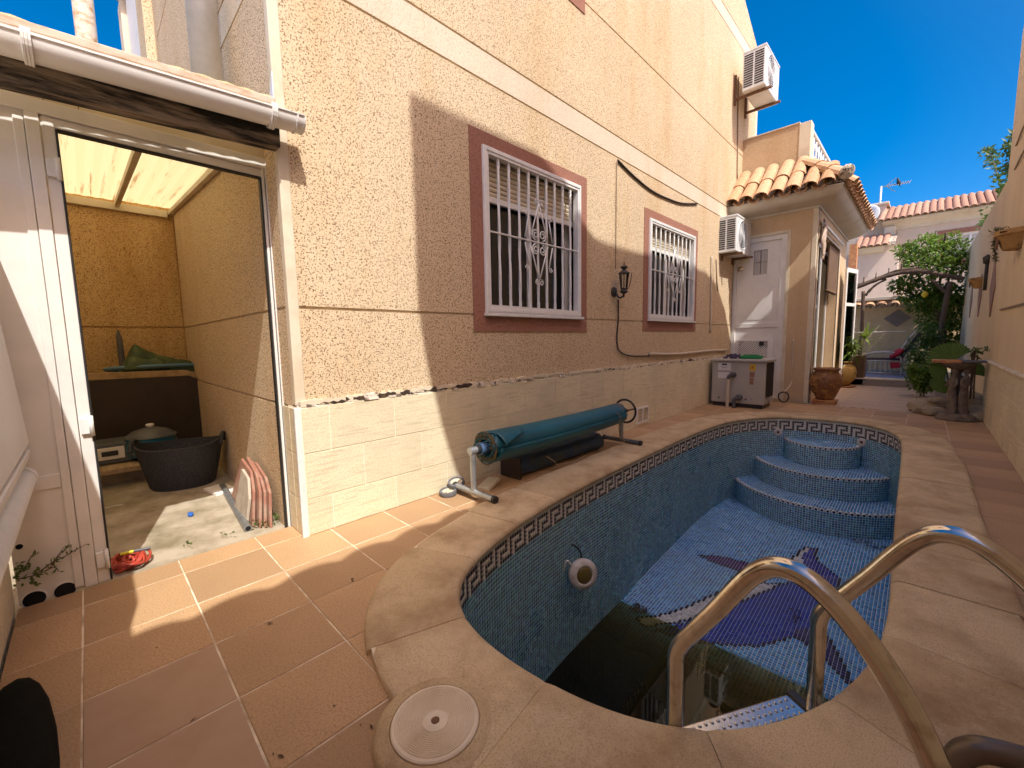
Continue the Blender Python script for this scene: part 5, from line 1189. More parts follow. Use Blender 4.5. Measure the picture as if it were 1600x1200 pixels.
mb = MB(); mb.tube([(HX1+.16+.065*math.cos(a), HY1-.1+.02*math.sin(a*2), .155+.075*math.sin(a)) for a in np.linspace(0, 6.283, 30, endpoint=False)], .010, 8, closed=True); o = mb.build('cable_loop', MT['cable'], None, smooth=True); tag(o, 'black cable coiled beside the heat pump', 'cable')
mb = MB(); mb.tube(catmull([(HX1+.13, PY-.03, 1.0), (HX1+.13, PY-.03, .6), (HX1+.125, PY-.03, .30), (HX1+.15, HY1-.09, .22)], 6), .008, 6); o = mb.build('door_cable', MT['pvc_cream'], None, smooth=True); tag(o, 'pale cable running down beside the white door', 'cable')
zt = HZ1+.036
gt = thing('green_tray', (.60, 6.25, zt), 'shallow bright green plastic tray on top of the heat pump', 'tray')
mb = MB(); Q = [(.42,6.16),(.66,6.12),(.71,6.16),(.70,6.30),(.46,6.34),(.41,6.30)]; mb.prism(Q, lambda u, v, d: (u, v, d), zt, zt+.05); mb.build('tray', MT['green_plastic'], gt, bevel=.012)
mb = MB(); mb.prism([(.46,6.19),(.65,6.16),(.655,6.27),(.47,6.29)], lambda u, v, d: (u, v, d), zt+.05, zt+.066); mb.build('tray_rim', MT['green_plastic'], gt, bevel=.006)
cl = thing('folded_cloth', (.3, 6.22, zt), 'crumpled dark purple cloth beside the green tray', 'cloth')
mb = MB(); V = []; F = []; nu = nv = 12
for j in range(nv+1):
    for i in range(nu+1):
        u_, v_ = i/nu-.5, j/nv-.5; V.append((.31+u_*.24, 6.22+v_*.2, zt+.004+max(0, .055*(1-(2*u_)**4)*(1-(2*v_)**4)+.016*math.sin(i*1.9+j)+.012*math.sin(j*2.3-i))))
for j in range(nv):
    for i in range(nu): a = j*(nu+1)+i; F.append((a, a+1, a+nu+2, a+nu+1))
mb.add(V, F); mb.build('cloth', MT['purple_cloth'], cl, smooth=True)
# ------------------------------------------------------------------ inside the shed
FL = -.055
tb_ = thing('rubber_tub', (-1.75, -.28, FL), 'black rubber builder tub with two handles inside the shed', 'tub')
mb = MB(); V = []; F = []; N = 28; cx_, cy_ = -1.82, -.30
ang_ = math.atan2(.29, .13)
levels = [(.0, .20, .155), (.02, .215, .165), (.16, .245, .19), (.30, .275, .215), (.335, .285, .222), (.34, .275, .214), (.30, .262, .203), (.06, .20, .15), (.05, .19, .14)]
for (h, a, b) in levels:
    for k in range(N):
        q = 2*math.pi*k/N; lx_, ly_ = a*math.cos(q), b*math.sin(q); hh = h+(.035*abs(math.cos(q))**6 if h > .3 else 0)
        ca, sa = math.cos(1.25), math.sin(1.25); V.append((cx_+lx_*ca-ly_*sa, cy_+lx_*sa+ly_*ca, FL+hh))
for l in range(len(levels)-1):
    for k in range(N): F.append((l*N+k, l*N+(k+1) % N, (l+1)*N+(k+1) % N, (l+1)*N+k))
F += [tuple(range(N-1, -1, -1)), tuple((len(levels)-1)*N+k for k in range(N))]
mb.add(V, F); mb.build('body', MT['tub'], tb_, smooth=True, angle=50)
for s_ in (-1, 1):
    ca, sa = math.cos(1.25), math.sin(1.25); c = np.array((cx_+s_*.285*ca, cy_+s_*.285*sa, FL+.35)); t = np.array((-sa, ca, 0))
    mb = MB(); mb.tube(catmull([c-t*.09+np.array((0,0,-.03)), c-t*.06+np.array((0,0,.03)), c+np.array((0,0,.045)), c+t*.06+np.array((0,0,.03)), c+t*.09+np.array((0,0,-.03))], 5), .014, 8); mb.build('handle', MT['tub'], tb_, smooth=True)
mb = MB(); mb.lathe([(.19, 0), (.10, .05), (0, .06)], (cx_, cy_, FL+.2), 14); mb.build('rubble', MT['soil'], tb_)
pot = thing('enamel_pot', (-2.35, -.52, .14), 'teal enamel pot with domed lid on a low shelf in the shed', 'pot')
q = onX(238, 700, -2.4); c = (-2.4, q[1], .10)
mb = MB(); mb.lathe([(.12, 0), (.17, .03), (.185, .10), (.17, .17), (.175, .18), (.165, .185)], c, 28); mb.build('body', MT['blue_enamel'], pot, smooth=True, angle=50)
mb = MB(); mb.lathe([(.18, .185), (.175, .195), (.12, .235), (.06, .255), (0, .26)], c, 28); mb.build('lid', MT['stove_body'], pot, smooth=True, angle=50)
mb = MB(); mb.lathe([(.015, .255), (.03, .275), (.028, .29), (0, .295)], c, 12); mb.build('knob', MT['white_plastic'], pot, smooth=True)
st_ = thing('camping_stove', (-2.55, -.85, .10), 'dusty grey box stove on the low shelf in the shed', 'stove')
q = onX(172, 715, -2.5); mb = MB(); mb.box((-2.65, q[1]-.16, .10), (-2.35, q[1]+.13, .27)); o = mb.build('body', MT['stove_body'], st_, bevel=.008)
mb = MB(); mb.box((-2.352, q[1]-.12, .14), (-2.344, q[1]+.09, .24)); mb.build('front_panel', MT['white_plastic'], o, bevel=.004); mb = MB(); mb.box((-2.345, q[1]-.05, .17), (-2.338, q[1]+.05, .21)); mb.build('dial', MT['black_plastic'], o)
mb = MB(); mb.box((-2.75, -1.5, .055), (-2.15, -.40, .095)); o = mb.build('shelf_plank', MT['timber'], None, bevel=.004); tag(o, 'bare timber plank forming a low shelf in the shed', 'plank')
mb = MB(); mb.box((-2.70, -1.45, FL), (-2.3, -.45, .055)); o = mb.build('shelf_block', MT['concrete'], None); tag(o, 'concrete block under the timber shelf in the shed', 'block')
# dark table leaf stood upright, odds and ends on its edge
bd = thing('table_leaf', (-2.9, -.7, .1), 'dark brown table top with rounded corner standing on edge in the shed', 'table top')
pr_ = onX(311, 700, -2.85); tr_ = onX(306, 588, -2.85); tl_ = onX(130, 583, -2.85); yr = tr_[1]+.02; zt_ = tr_[2]+.01
prf = [(-1.5, .1), (yr, .1)]+[(yr-.07+.07*math.cos(a), zt_-.07+.07*math.sin(a)) for a in np.linspace(0, math.pi/2, 7)]+[(-1.5, zt_+.015)]
mb = MB(); mb.prism(prf, lambda u, v, d: (-2.85+d, u, v), -.02, 0); mb.build('face', MT['dark_board'], bd)
mb = MB(); mb.prism([(-1.5, zt_+.016), (yr-.075, zt_+.001), (yr-.02, zt_-.03), (yr-.03, zt_+.035), (yr-.10, zt_+.06), (-1.5, zt_+.085)], lambda u, v, d: (-2.85+d, u, v), -.03, .004); mb.build('top_lip', MT['board_edge'], bd, bevel=.004)
mb = MB(); mb.prism([(u, v+.0) for u, v in prf], lambda u, v, d: (-2.85+d, u, v), -.16, -.021); mb.build('edge', MT['board_edge'], bd, bevel=.004)
for (px, py_) in ((186,579),(208,577)):
    q = onZ(px, py_, zt_+.005); mb = MB(); mb.lathe([(.022, 0), (.022, .004), (0, .0045)], (-2.92, onX(px, py_, -2.92)[1], zt_+.012), 14); mb.build('screw_hole', MT['dark_hole'], bd)
pz_ = onX(215, 560, -3.1)
tp = thing('tarpaulin', (-3.1, -.4, .9), 'folded dark green tarpaulin heaped behind the table top', 'tarpaulin')
mb = MB(); V = []; F = []
def hgt(t): return np.interp(t, [0, .12, .24, .36, .55, .75, .9, 1], [0, .12, .26, .20, .145, .11, .09, .0])
nu, nv = 30, 8; y_l, y_r = onX(178, 560, -3.1)[1], onX(308, 560, -3.1)[1]
for j in range(nv+1):
    for i in range(nu+1):
        t = i/nu; ph = math.pi*j/nv; V.append((-3.1-.14*math.cos(ph)+random.uniform(-.006,.006), y_l+(y_r-y_l)*t, .80+hgt(t)*math.sin(ph)**.6*1.15+random.uniform(-.006,.006)))
for j in range(nv):
    for i in range(nu): a = j*(nu+1)+i; F.append((a, a+1, a+nu+2, a+nu+1))
mb.add(V, F); mb.build('sheet', MT['tarp'], tp, smooth=True)
mb = MB(); V = []; F = []
for j in range(7):
    for i in range(13):
        t = i/12; V.append((-2.97-.06*math.cos(math.pi*j/6), y_l+.04+(y_r-y_l)*.55*t, .85+.13*math.sin(math.pi*j/6)*math.sin(math.pi*t)**.7*(1+.3*math.sin(9*t))))
for j in range(6):
    for i in range(12): a = j*13+i; F.append((a, a+1, a+14, a+13))
mb.add(V, F); mb.build('fold', MT['tarp'], tp, smooth=True)
mb = MB(); yc = (y_l+y_r)/2-.03; ry = (y_r-y_l)*.56; mb.tube([(-3.02+.10*math.sin(a), yc+ry*math.cos(a), .855+.02*math.sin(a)) for a in np.linspace(0, 6.283, 40, endpoint=False)], .017, 8, closed=True); o = mb.build('blue_hoop', MT['hose_blue'], None, smooth=True); tag(o, 'pale blue plastic hoop lying on the table top edge', 'hoop')
q0 = onX(184, 515, -3.2); mb = MB(); mb.tube([(-3.2, q0[1]+.01, .3), (-3.2, q0[1]+.003, q0[2]-.10), (-3.2, q0[1], q0[2]-.07), (-3.2, q0[1], q0[2])], [.026, .024, .022, .003], 10); o = mb.build('parasol_pole', MT['grey_plastic'], None, smooth=True, angle=40); tag(o, 'pointed dark pole standing behind the tarpaulin in the shed', 'pole')
# loose things on the shed floor
def cyl_px(p0, p1, r_, mat, name, label, cat, hole=True):
    mb = MB(); mb.tube([p0, p1], r_, 18); o = mb.build(name, MT[mat], None, smooth=True, angle=50); tag(o, label, cat); return o
a_ = onZ(401, 822, FL+.02); b_ = onZ(352, 757, FL+.02); a_ = a_+np.array((.0,-.045,0)); b_ = b_+np.array((0,-.02,0))
gp = thing('grey_pipe', (a_[0], a_[1], FL), 'grey plastic drain pipe lying on the shed floor by the slabs', 'pipe')
mb = MB(); mb.tube([a_, b_], .021, 18); mb.build('pipe', MT['galvanised'], gp, smooth=True, angle=50)
dd = (a_-b_)/np.linalg.norm(a_-b_); mb = MB(); mb.tube([a_-dd*.002, a_+dd*.0015], .015, 14); mb.build('bore', MT['dark_hole'], gp)
for k in range(5):
    mb = MB(); yb = -.010-.019*k-random.uniform(0,.004); xs = -.36-.035*k-random.uniform(0,.05); L = random.uniform(.52,.66)
    prf = [(xs, FL), (xs-.06, FL+.20), (xs-.16, FL+.325-random.uniform(0,.06)), (xs-.40, FL+.36-random.uniform(0,.08)), (xs-L, FL+.06)] if k < 4 else [(xs-.03, FL), (xs-.03, FL+.16), (xs-.10, FL+.27), (xs-.26, FL+.30), (xs-.34, FL)]
    mb.prism(prf, lambda u, v, d: (u, yb-d-(.045+.004*k)*(1-min(max((v-FL)/.36, 0), 1)), v), 0, .016)
    o = mb.build('broken_slab', MT['slab_red' if k < 4 else 'slab_grey'], None, bevel=.003); tag(o, ['red edged broken slab leaning flat against the shed wall', 'red slab leaning second from the shed wall', 'red slab leaning third from the shed wall', 'red slab leaning fourth from the shed wall', 'small grey slab leaning in front of the red slabs'][k], 'slab', 'slabs leaning in the shed')
a_ = onZ(345, 768, FL); mb = MB(); mb.obox((a_[0]-.02, a_[1], FL+.012), (.11, .02, 0), (-.02, .07, 0), (0, 0, .011)); o = mb.build('white_board', MT['white_plastic'], None, bevel=.002); tag(o, 'small white board lying beside the black tub', 'board')
a_ = onZ(298, 806, FL); mb = MB(); mb.lathe([(.0, 0), (.017, .001), (.02, .006), (.02, .016), (.014, .02), (0, .02)], (a_[0], a_[1], FL), 16); o = mb.build('plastic_scrap', MT['blue_cap'], None, smooth=True, angle=40); o.scale = (1.5, .8, 1); o.location = (a_[0]*(1-1.5), a_[1]*(1-.8), 0); tag(o, 'bright blue plastic scrap on the sunlit shed floor', 'plastic scrap')
a_ = onZ(200, 888, FL); cc = thing('cord_coil', (a_[0], a_[1], FL), 'coil of orange red cord just inside the shed doorway', 'cord')
mb = MB(); P_ = []
for i in range(420):
    a = i*.262; rr = .055+.032*math.sin(i*.113)+.01*math.sin(i*.71); P_.append((a_[0]-.02+rr*1.1*math.cos(a), a_[1]+.01+rr*.85*math.sin(a), FL+.012+.03*abs(math.sin(i*.057))+.012*math.sin(i*.9)))
mb.tube(P_, .0055, 5); mb.build('cord', MT['red_cord'], cc, smooth=True)
mb = MB(); mb.tube([(a_[0]-.06, a_[1]-.02, FL+.06), (a_[0]-.05, a_[1]+.03, FL+.062)], .008, 10); mb.build('yellow_tip', MT['yellow'], cc, smooth=True, angle=50); mb = MB(); mb.tube([(a_[0]-.05, a_[1]+.032, FL+.062), (a_[0]-.04, a_[1]+.095, FL+.058)], .008, 10); mb.build('handle', MT['grey_plastic'], cc, smooth=True, angle=50)
# weeds
def leaf(mb, p, t, n, L, W_, bend=.2):
    p, t, n = np.array(p, float), np.array(t, float), np.array(n, float); t /= np.linalg.norm(t); s_ = np.cross(t, n); s_ /= (np.linalg.norm(s_)+1e-9); n = np.cross(s_, t)
    m1 = p+t*L*.45+n*L*bend*.3; e = p+t*L-n*L*bend*.2
    mb.add([p, m1-s_*W_*.5-n*W_*.0, e, m1+s_*W_*.5, m1+n*-W_*.12], [(0, 1, 4), (1, 2, 4), (2, 3, 4), (3, 0, 4)])
def rv(): v = np.array([random.gauss(0, 1) for _ in range(3)]); return v/np.linalg.norm(v)
mb = MB()
for (px, py_, n_) in ((400,826,30),(418,820,45),(432,815,35),(455,815,22),(355,840,10),(300,860,6)):
    c = onZ(px, py_, FL)
    for i in range(n_): p = c+np.array((random.gauss(0,.035), random.gauss(0,.02), random.uniform(0,.045))); leaf(mb, p, rv()+np.array((0,0,.8)), rv()+np.array((0,0,1)), random.uniform(.012,.028), random.uniform(.008,.016))
o = mb.build('threshold_weeds', MT['leaf_weed']); tag(o, 'low green weeds along the shed threshold', 'weeds', kind='stuff')
# weed growing out of the corner across the white panel
wd = thing('wall_weed', (SX+.02, -1.0, .15), 'wiry weed sprouting from the corner across the white shed panel', 'weed')
def pp(px, py_, d=.02): q = onX(px, py_, SX+d); return (SX+d, q[1], q[2])
mb = MB(); lv = MB()
for path in ([(25,905),(50,900),(75,890),(95,865),(110,852)], [(60,895),(80,880),(100,870),(120,858),(135,850)], [(25,900),(40,885),(50,868),(58,866)], [(80,882),(88,872),(100,855)], [(70,892),(85,886),(92,893)]):
    Q = [pp(a, b) for a, b in path]; Q = catmull(Q, 4); mb.tube(Q, [.0028-.0018*i/len(Q) for i in range(len(Q))], 5)
    for i in range(2, len(Q)):
        if random.random() < .8: leaf(lv, Q[i], np.array((random.uniform(-.1,.5), random.uniform(-.3,1), random.uniform(-.5,1))), (1, 0, .4), random.uniform(.012,.028), random.uniform(.004,.007))
for i in range(46): q = np.array(pp(28+random.uniform(-8,30), 900+random.uniform(-20,14))); leaf(lv, q, np.array((.3, random.uniform(-.2,1), random.uniform(-1,1))), (1,0,.3), random.uniform(.012,.026), random.uniform(.007,.012))
mb.build('stem', MT['bark'], wd); lv.build('leaves', MT['leaf_weed'], wd)
# ------------------------------------------------------------------ white cabinet and thick pipe on the left wall
q1 = onX(47, 699, -.12); q2 = onX(0, 500, -.12)
cb = thing('wall_cabinet', (.4, -1.03, q1[2]), 'white enamelled sink cabinet fixed to the low garden wall', 'cabinet')
mb = MB(); slope = (q1[1]-q2[1])/(q1[2]-q2[2]); zt2 = 1.62; yt = q1[1]+slope*(zt2-q1[2])
sec = [(-1.044, q1[2]), (q1[1]-.012, q1[2]), (q1[1], q1[2]+.02), (max(yt, -1.03), zt2), (-1.044, zt2)]
mb.prism(sec, lambda u, v, d: (d, u, v), -.12, 1.25); mb.build('body', MT['white_upvc'], cb, bevel=.008)
mb = MB(); mb.prism([(-1.044, q1[2]-.055), (q1[1]-.010, q1[2]-.055), (q1[1]+.002, q1[2]-.004), (-1.044, q1[2]-.004)], lambda u, v, d: (d, u, v), -.12, 1.25); mb.build('bottom_rail', MT['white_upvc'], cb, bevel=.008)
p0 = onX(22, 752, -.13); wp = thing('waste_pipe', (.3, p0[1], p0[2]), 'thick glossy white waste pipe below the white cabinet', 'pipe')
pa = np.array((-.13, -1.0, p0[2])); mb = MB(); mb.tube([(-.13, -.995, p0[2]), (1.25, -.995, p0[2]-.02)], .047, 24); mb.build('pipe', MT['white_paint'], wp, smooth=True, angle=50)
mb = MB(); mb.tube([(-.15, -.995, p0[2]), (-.105, -.995, p0[2])], .052, 24); mb.build('collar', MT['white_paint'], wp, smooth=True, angle=50)
bg = thing('dark_lump', (.66, -1.0, 0), 'soft black bag lying on the floor against the low garden wall', 'lump')  # rounded dark form of unknown kind, low against the wall
mb = MB(); V = []; F = []
for j in range(9):
    for i in range(24):
        a = 2*math.pi*i/24; ph = math.pi/2*j/8; rr = math.cos(ph)**.55; V.append((1.0+.58*rr*math.cos(a), -1.0+.10*rr*math.sin(a), .10*math.sin(ph)**.8))
for j in range(8):
    for i in range(24): F.append((j*24+i, j*24+(i+1) % 24, (j+1)*24+(i+1) % 24, (j+1)*24+i))
mb.add(V, F); mb.build('lump', MT['lump'], bg, smooth=True)
# ------------------------------------------------------------------ pots, statue, plants
def jar(c, prof, mat, name, label, seg=32, wob=.006):
    t_ = thing(name, c, label, 'pot'); mb = MB(); mb.lathe(prof, c, seg); o = mb.build('jar', MT[mat], t_, smooth=True, angle=60)
    return t_
c1 = (1.36, 7.13, .0)
t_ = jar((c1[0], c1[1], .075), [(.10, 0), (.115, .02), (.15, .10), (.195, .22), (.205, .30), (.19, .36), (.155, .41), (.15, .44), (.175, .465), (.175, .48), (.15, .485), (.13, .44), (.10, .3)], 'jar_brown', 'glazed_jar', 'big brown glazed jar on a low stand by the porch corner')
mb = MB()
for i in range(90):
    a = random.uniform(2.2, 4.9); z = .075+random.uniform(.10, .40); rr = np.interp(z-.075, [.0,.1,.22,.3,.36,.42], [.11,.15,.195,.205,.19,.155]); p = np.array((c1[0]+rr*math.cos(a), c1[1]+rr*math.sin(a), z)); r_ = random.uniform(.012, .028)
    mb.lathe([(0, -r_*.5), (r_, -.1*r_), (r_*.7, r_*.35), (0, r_*.5)], p, 7, (math.cos(a), math.sin(a), .2))
mb.build('shell_crust', MT['jar_brown'], t_, smooth=True)['kind'] = 'stuff'
mb = MB(); mb.box((c1[0]-.14, c1[1]-.14, .0), (c1[0]+.14, c1[1]-.10, .07)); mb.box((c1[0]-.14, c1[1]+.10, .0), (c1[0]+.14, c1[1]+.14, .07)); mb.box((c1[0]-.15, c1[1]-.15, .05), (c1[0]+.15, c1[1]+.15, .074)); o = mb.build('jar_stand', MT['terracotta'], None, bevel=.006); tag(o, 'low terracotta stand carrying the big brown jar', 'plant stand')
c2 = onZ(1326, 596, 0); c2 = (c2[0]+.0, 10.05, 0)
t_ = jar((c2[0]-.02, c2[1], .02), [(.13, 0), (.16, .03), (.24, .16), (.26, .28), (.235, .38), (.175, .44), (.17, .46), (.20, .48), (.20, .495), (.17, .50), (.15, .46), (.1, .3)], 'jar_yellow', 'yellow_jar', 'round yellow jar holding a spiky palm near the patio step')
mb = MB(); mb.lathe([(.0, .0), (.24, .0), (.26, .02), (.255, .025), (.15, .02)], (c2[0]-.02, c2[1], 0), 28); mb.build('saucer', MT['terracotta'], t_, smooth=True, angle=40)
mb = MB(); mb.lathe([(.17, .46), (.0, .47)], (c2[0]-.02, c2[1], .0), 20); mb.build('soil', MT['soil'], t_)
# brick planter edge behind
mb = MB(); mb.box((1.0, 10.50, .0), (1.55, 10.9, .62)); o = mb.build('planter_box', MT['blind_brown'], None, bevel=.01); tag(o, 'dark brown planter box behind the yellow jar', 'planter')
def blade(mb, p, d, L, W_, droop=.5, n=6):
    p, d = np.array(p, float), np.array(d, float); d /= np.linalg.norm(d); s_ = np.cross(d, (0,0,1.)); s_ /= (np.linalg.norm(s_)+1e-9); V = []
    for i in range(n+1):
        t = i/n; c = p+d*L*t-np.array((0,0,droop*L*t*t)); w_ = W_*math.sin(math.pi*min(.12+.88*t, .999))**.7*.5*(1 if t < .8 else (1-t)/.2*.9+.1); V += [c-s_*w_, c+s_*w_+np.array((0,0,-.0))]
    mb.add(V, [(2*i, 2*i+1, 2*i+3, 2*i+2) for i in range(n)])
pl = thing('potted_palm', (c2[0], c2[1], .47), 'bright green spiky palm growing in the yellow jar', 'palm')
mb = MB(); cp = np.array((c2[0]+.05, c2[1], .47)); heads = [cp+np.array((-.08,0,.22)), cp+np.array((.10,.05,.26)), cp+np.array((.28,-.02,.50)), cp+np.array((.02,.1,.38)), cp+np.array((-.18,.02,.32))]
for h in heads: mb.tube(catmull([cp+np.array((random.uniform(-.05,.05),0,0)), (cp+h)/2+np.array((.02,0,-.02)), h], 5), .010, 6)
mb.build('stem', MT['timber'], pl)
mb = MB()
for hi, h in enumerate(heads):
    for i in range(30 if hi != 2 else 34): d = rv()*np.array((1, 1, .7))+np.array((0, -.1, .45)); blade(mb, h, d, random.uniform(.26,.44), random.uniform(.022,.038), random.uniform(.1,.5))
for i in range(260): h = random.choice(heads[:2]+heads[3:]); leaf(mb, h+rv()*random.uniform(.02,.16), rv()+np.array((0,-.3,.2)), rv(), random.uniform(.04,.085), random.uniform(.018,.035))
mb.build('fronds', MT['leaf_palm'], pl)
# statue with bowl
sc_ = np.array((2.73, 6.62, 0)); stt = thing('statue', sc_, 'weathered stone statue of draped figures carrying a wide bowl', 'statue')
mb = MB(); mb.lathe([(.0, 0), (.185, 0), (.19, .02), (.17, .03), (.165, .055), (.14, .075), (.12, .08), (0, .085)], sc_, 24); mb.build('plinth', MT['statue_stone'], stt, smooth=True, angle=40)
mb = MB(); mb.box((sc_[0]+.0, sc_[1]-.12, .70), (sc_[0]+.21, sc_[1]+.14, .725)); mb.build('bowl_slab', MT['grey_plastic'], stt, bevel=.006)
mb = MB(); mb.box((sc_[0]-.25, sc_[1]-.13, .695), (sc_[0]-.002, sc_[1]+.13, .73)); mb.build('bowl_slab', MT['terracotta'], stt, bevel=.006)
mb = MB(); mb.lathe([(.0, .61), (.07, .62), (.11, .645), (.14, .675), (.15, .694), (.0, .695)], sc_+np.array((-.02, 0, 0)), 26); mb.build('bowl', MT['statue_stone'], stt, smooth=True, angle=50)
mb = MB()
for k in range(3):
    a = k*2.09+3.6; c = sc_+np.array((.055*math.cos(a), .055*math.sin(a), 0)); V = []; F = []; N = 18
    rows_ = [(.075,.062,.05),(.12,.058,.045),(.20,.05,.04),(.28,.048,.04),(.35,.042,.034),(.40,.036,.03),(.45,.046,.036),(.50,.052,.034),(.53,.036,.026),(.545,.018,.018),(.56,.017,.017),(.575,.026,.028),(.60,.029,.032),(.625,.024,.028),(.64,.008,.008)]
    for (h, ra, rb) in rows_:
        for i in range(N):
            q = 2*math.pi*i/N; fold = 1+(.14*math.sin(q*5+h*16+k) if h < .45 else 0); x, y = ra*fold*math.cos(q), rb*fold*math.sin(q); tw = a+math.pi/2; sway = .012*math.sin(h*12+k)
            V.append((c[0]+x*math.cos(tw)-y*math.sin(tw)+sway*math.cos(tw), c[1]+x*math.sin(tw)+y*math.cos(tw)+sway*math.sin(tw), h))
    for l in range(len(rows_)-1):
        for i in range(N): F.append((l*N+i, l*N+(i+1) % N, (l+1)*N+(i+1) % N, (l+1)*N+i))
    F.append(tuple((len(rows_)-1)*N+i for i in range(N)))
    mf = MB(); mf.add(V, F)
    o3 = np.array((math.cos(a), math.sin(a), 0)); t3 = np.array((-math.sin(a), math.cos(a), 0)); bc = np.array((c[0], c[1], 0))
    for s_ in (-1, 1):
        mf.tube(catmull([bc+t3*s_*.046+np.array((0,0,.505)), bc+t3*s_*.072+o3*.012+np.array((0,0,.44)), bc+t3*s_*.05+o3*.045+np.array((0,0,.385 if s_ > 0 else .41))], 5), [.016, .0155, .015, .0145, .014, .0135, .013, .0125, .012, .011, .010], 7)
    mf.build('figure', MT['statue_stone'], stt, smooth=True)
# fan palm behind the statue
fp = thing('fan_palm', (2.55, 6.95, .0), 'fan palm with broad pleated leaves behind the statue', 'palm')
def fan(c, normal, up, r_, spread, n=17, fold=.12):
    c, nn, up = [np.array(q, float) for q in (c, normal, up)]; nn /= np.linalg.norm(nn); up -= nn*(up@nn); up /= np.linalg.norm(up); sd = np.cross(up, nn); mb = MB(); V = [c]
    for i in range(2*n+1):
        a = -spread+2*spread*i/(2*n); rr = r_*(1-.06*(i % 2))*(1-.12*abs(a/spread)**3); V.append(c+rr*(math.cos(a)*up+math.sin(a)*sd)+nn*(.5*fold*r_*(1 if i % 2 else -1)*.35)-np.array((0,0,.10*r_*(a/spread)**2)))
    mb.add(V, [(0, i, i+1) for i in range(1, 2*n+1)]); o = mb.build('fan_leaf', MT['leaf_fan'], fp); return o
fan((2.66, 6.86, .70), (-.1, -1, .35), (-.45, .1, 1), .26, 1.2); fan((2.62, 6.90, .60), (-.35, -1, .1), (-1, .2, -.35), .17, 1.2); fan((2.80, 6.95, .55), (.1, -1, .2), (.5, .1, .8), .18, 1.1); fan((2.62, 6.85, .45), (-.2, -1, .1), (-.5, 0, -.8), .16, 1.2)
mb = MB()
for e in ((2.66,6.86,.70),(2.62,6.90,.60),(2.80,6.95,.55),(2.62,6.85,.45)): mb.tube(catmull([(2.70, 7.05, .0), ((2.70+e[0])/2, 7.02, .35), e], 6), .008, 6)
mb.build('stalks', MT['leaf_fan'], fp)
def bush(name, label, c, rad, n, mat, Lr=(.03,.06), Wr=(.018,.03), cat='shrub', stems=4, clusters=14, thin=.0):
    t_ = thing(name, (c[0], c[1], 0), label, cat); c = np.array(c, float); rad = np.array(rad, float)
    cl_ = [c+rv()*rad*random.uniform(.2, .85) for _ in range(clusters)]; mb = MB()
    for i in range(n):
        k = random.choice(cl_); p = k+rv()*rad*random.uniform(.05, .42)
        if p[2] < .01: p[2] = random.uniform(.01, .1)
        o_ = (p-c)/rad; leaf(mb, p, rv()*.8+o_*.7+np.array((0,0,.1)), rv()*.7+np.array((0,0,.9))+o_*.3, random.uniform(*Lr), random.uniform(*Wr), .3)
    mb.build('foliage', MT[mat], t_); mb = MB()
    for k in cl_[:max(stems, 4)]: mb.tube(catmull([(c[0]+random.uniform(-.05,.05), c[1], 0), (c*.5+k*.5)*np.array((1,1,.7)), k], 5), .008, 5)
    mb.build('stem', MT['bark'], t_); return t_
bush('dark_plant', 'small dark stiff leaved plant behind the statue bowl', (2.85, 6.86, .80), (.12, .10, .10), 130, 'leaf_shrub', (.035,.06), (.012,.02), clusters=8)
ROCKS = ['flat tan rock beside the statue plinth on the passage side', 'rounded tan rock behind the flat one by the statue', 'upright pale rock leaning on the statue from the patio side', 'small pale rock wedged on top of the rocks by the patio', 'long tan slab of rock between the statue and the wall', 'flat rock tucked against the boundary wall below the statue', 'upper rock stacked on the long slab by the wall', 'rough rock at the edge of the shrub beside the statue', 'pointed rock behind the stack at the boundary wall']
for i, (q, rr, dz) in enumerate((((2.53,6.80),.085,0),((2.47,6.98),.11,0),((2.57,6.98),.10,.06),((2.55,6.90),.06,.15),((2.86,6.80),.12,0),((2.89,6.66),.08,0),((2.86,6.92),.11,.10),((2.44,7.15),.12,0),((2.84,7.05),.12,.14))):
    mb = MB(); V = []; F = []; bmx = bmesh.new(); bmesh.ops.create_icosphere(bmx, subdivisions=2, radius=1)
    for v in bmx.verts: k = 1+.18*math.sin(v.co.x*3+i)*math.cos(v.co.y*4-i)+random.uniform(-.07,.07); V.append((min(q[0], 2.92-rr*.6)+v.co.x*rr*k*1.4, q[1]+v.co.y*rr*k, max(dz+rr*.6+v.co.z*rr*k*.85, 0)))
    F = [tuple(v.index for v in f.verts) for f in bmx.faces]; bmx.free(); mb.add(V, F)
    o = mb.build('garden_rock', MT['rock']); tag(o, ROCKS[i], 'rock', 'rocks around the statue')
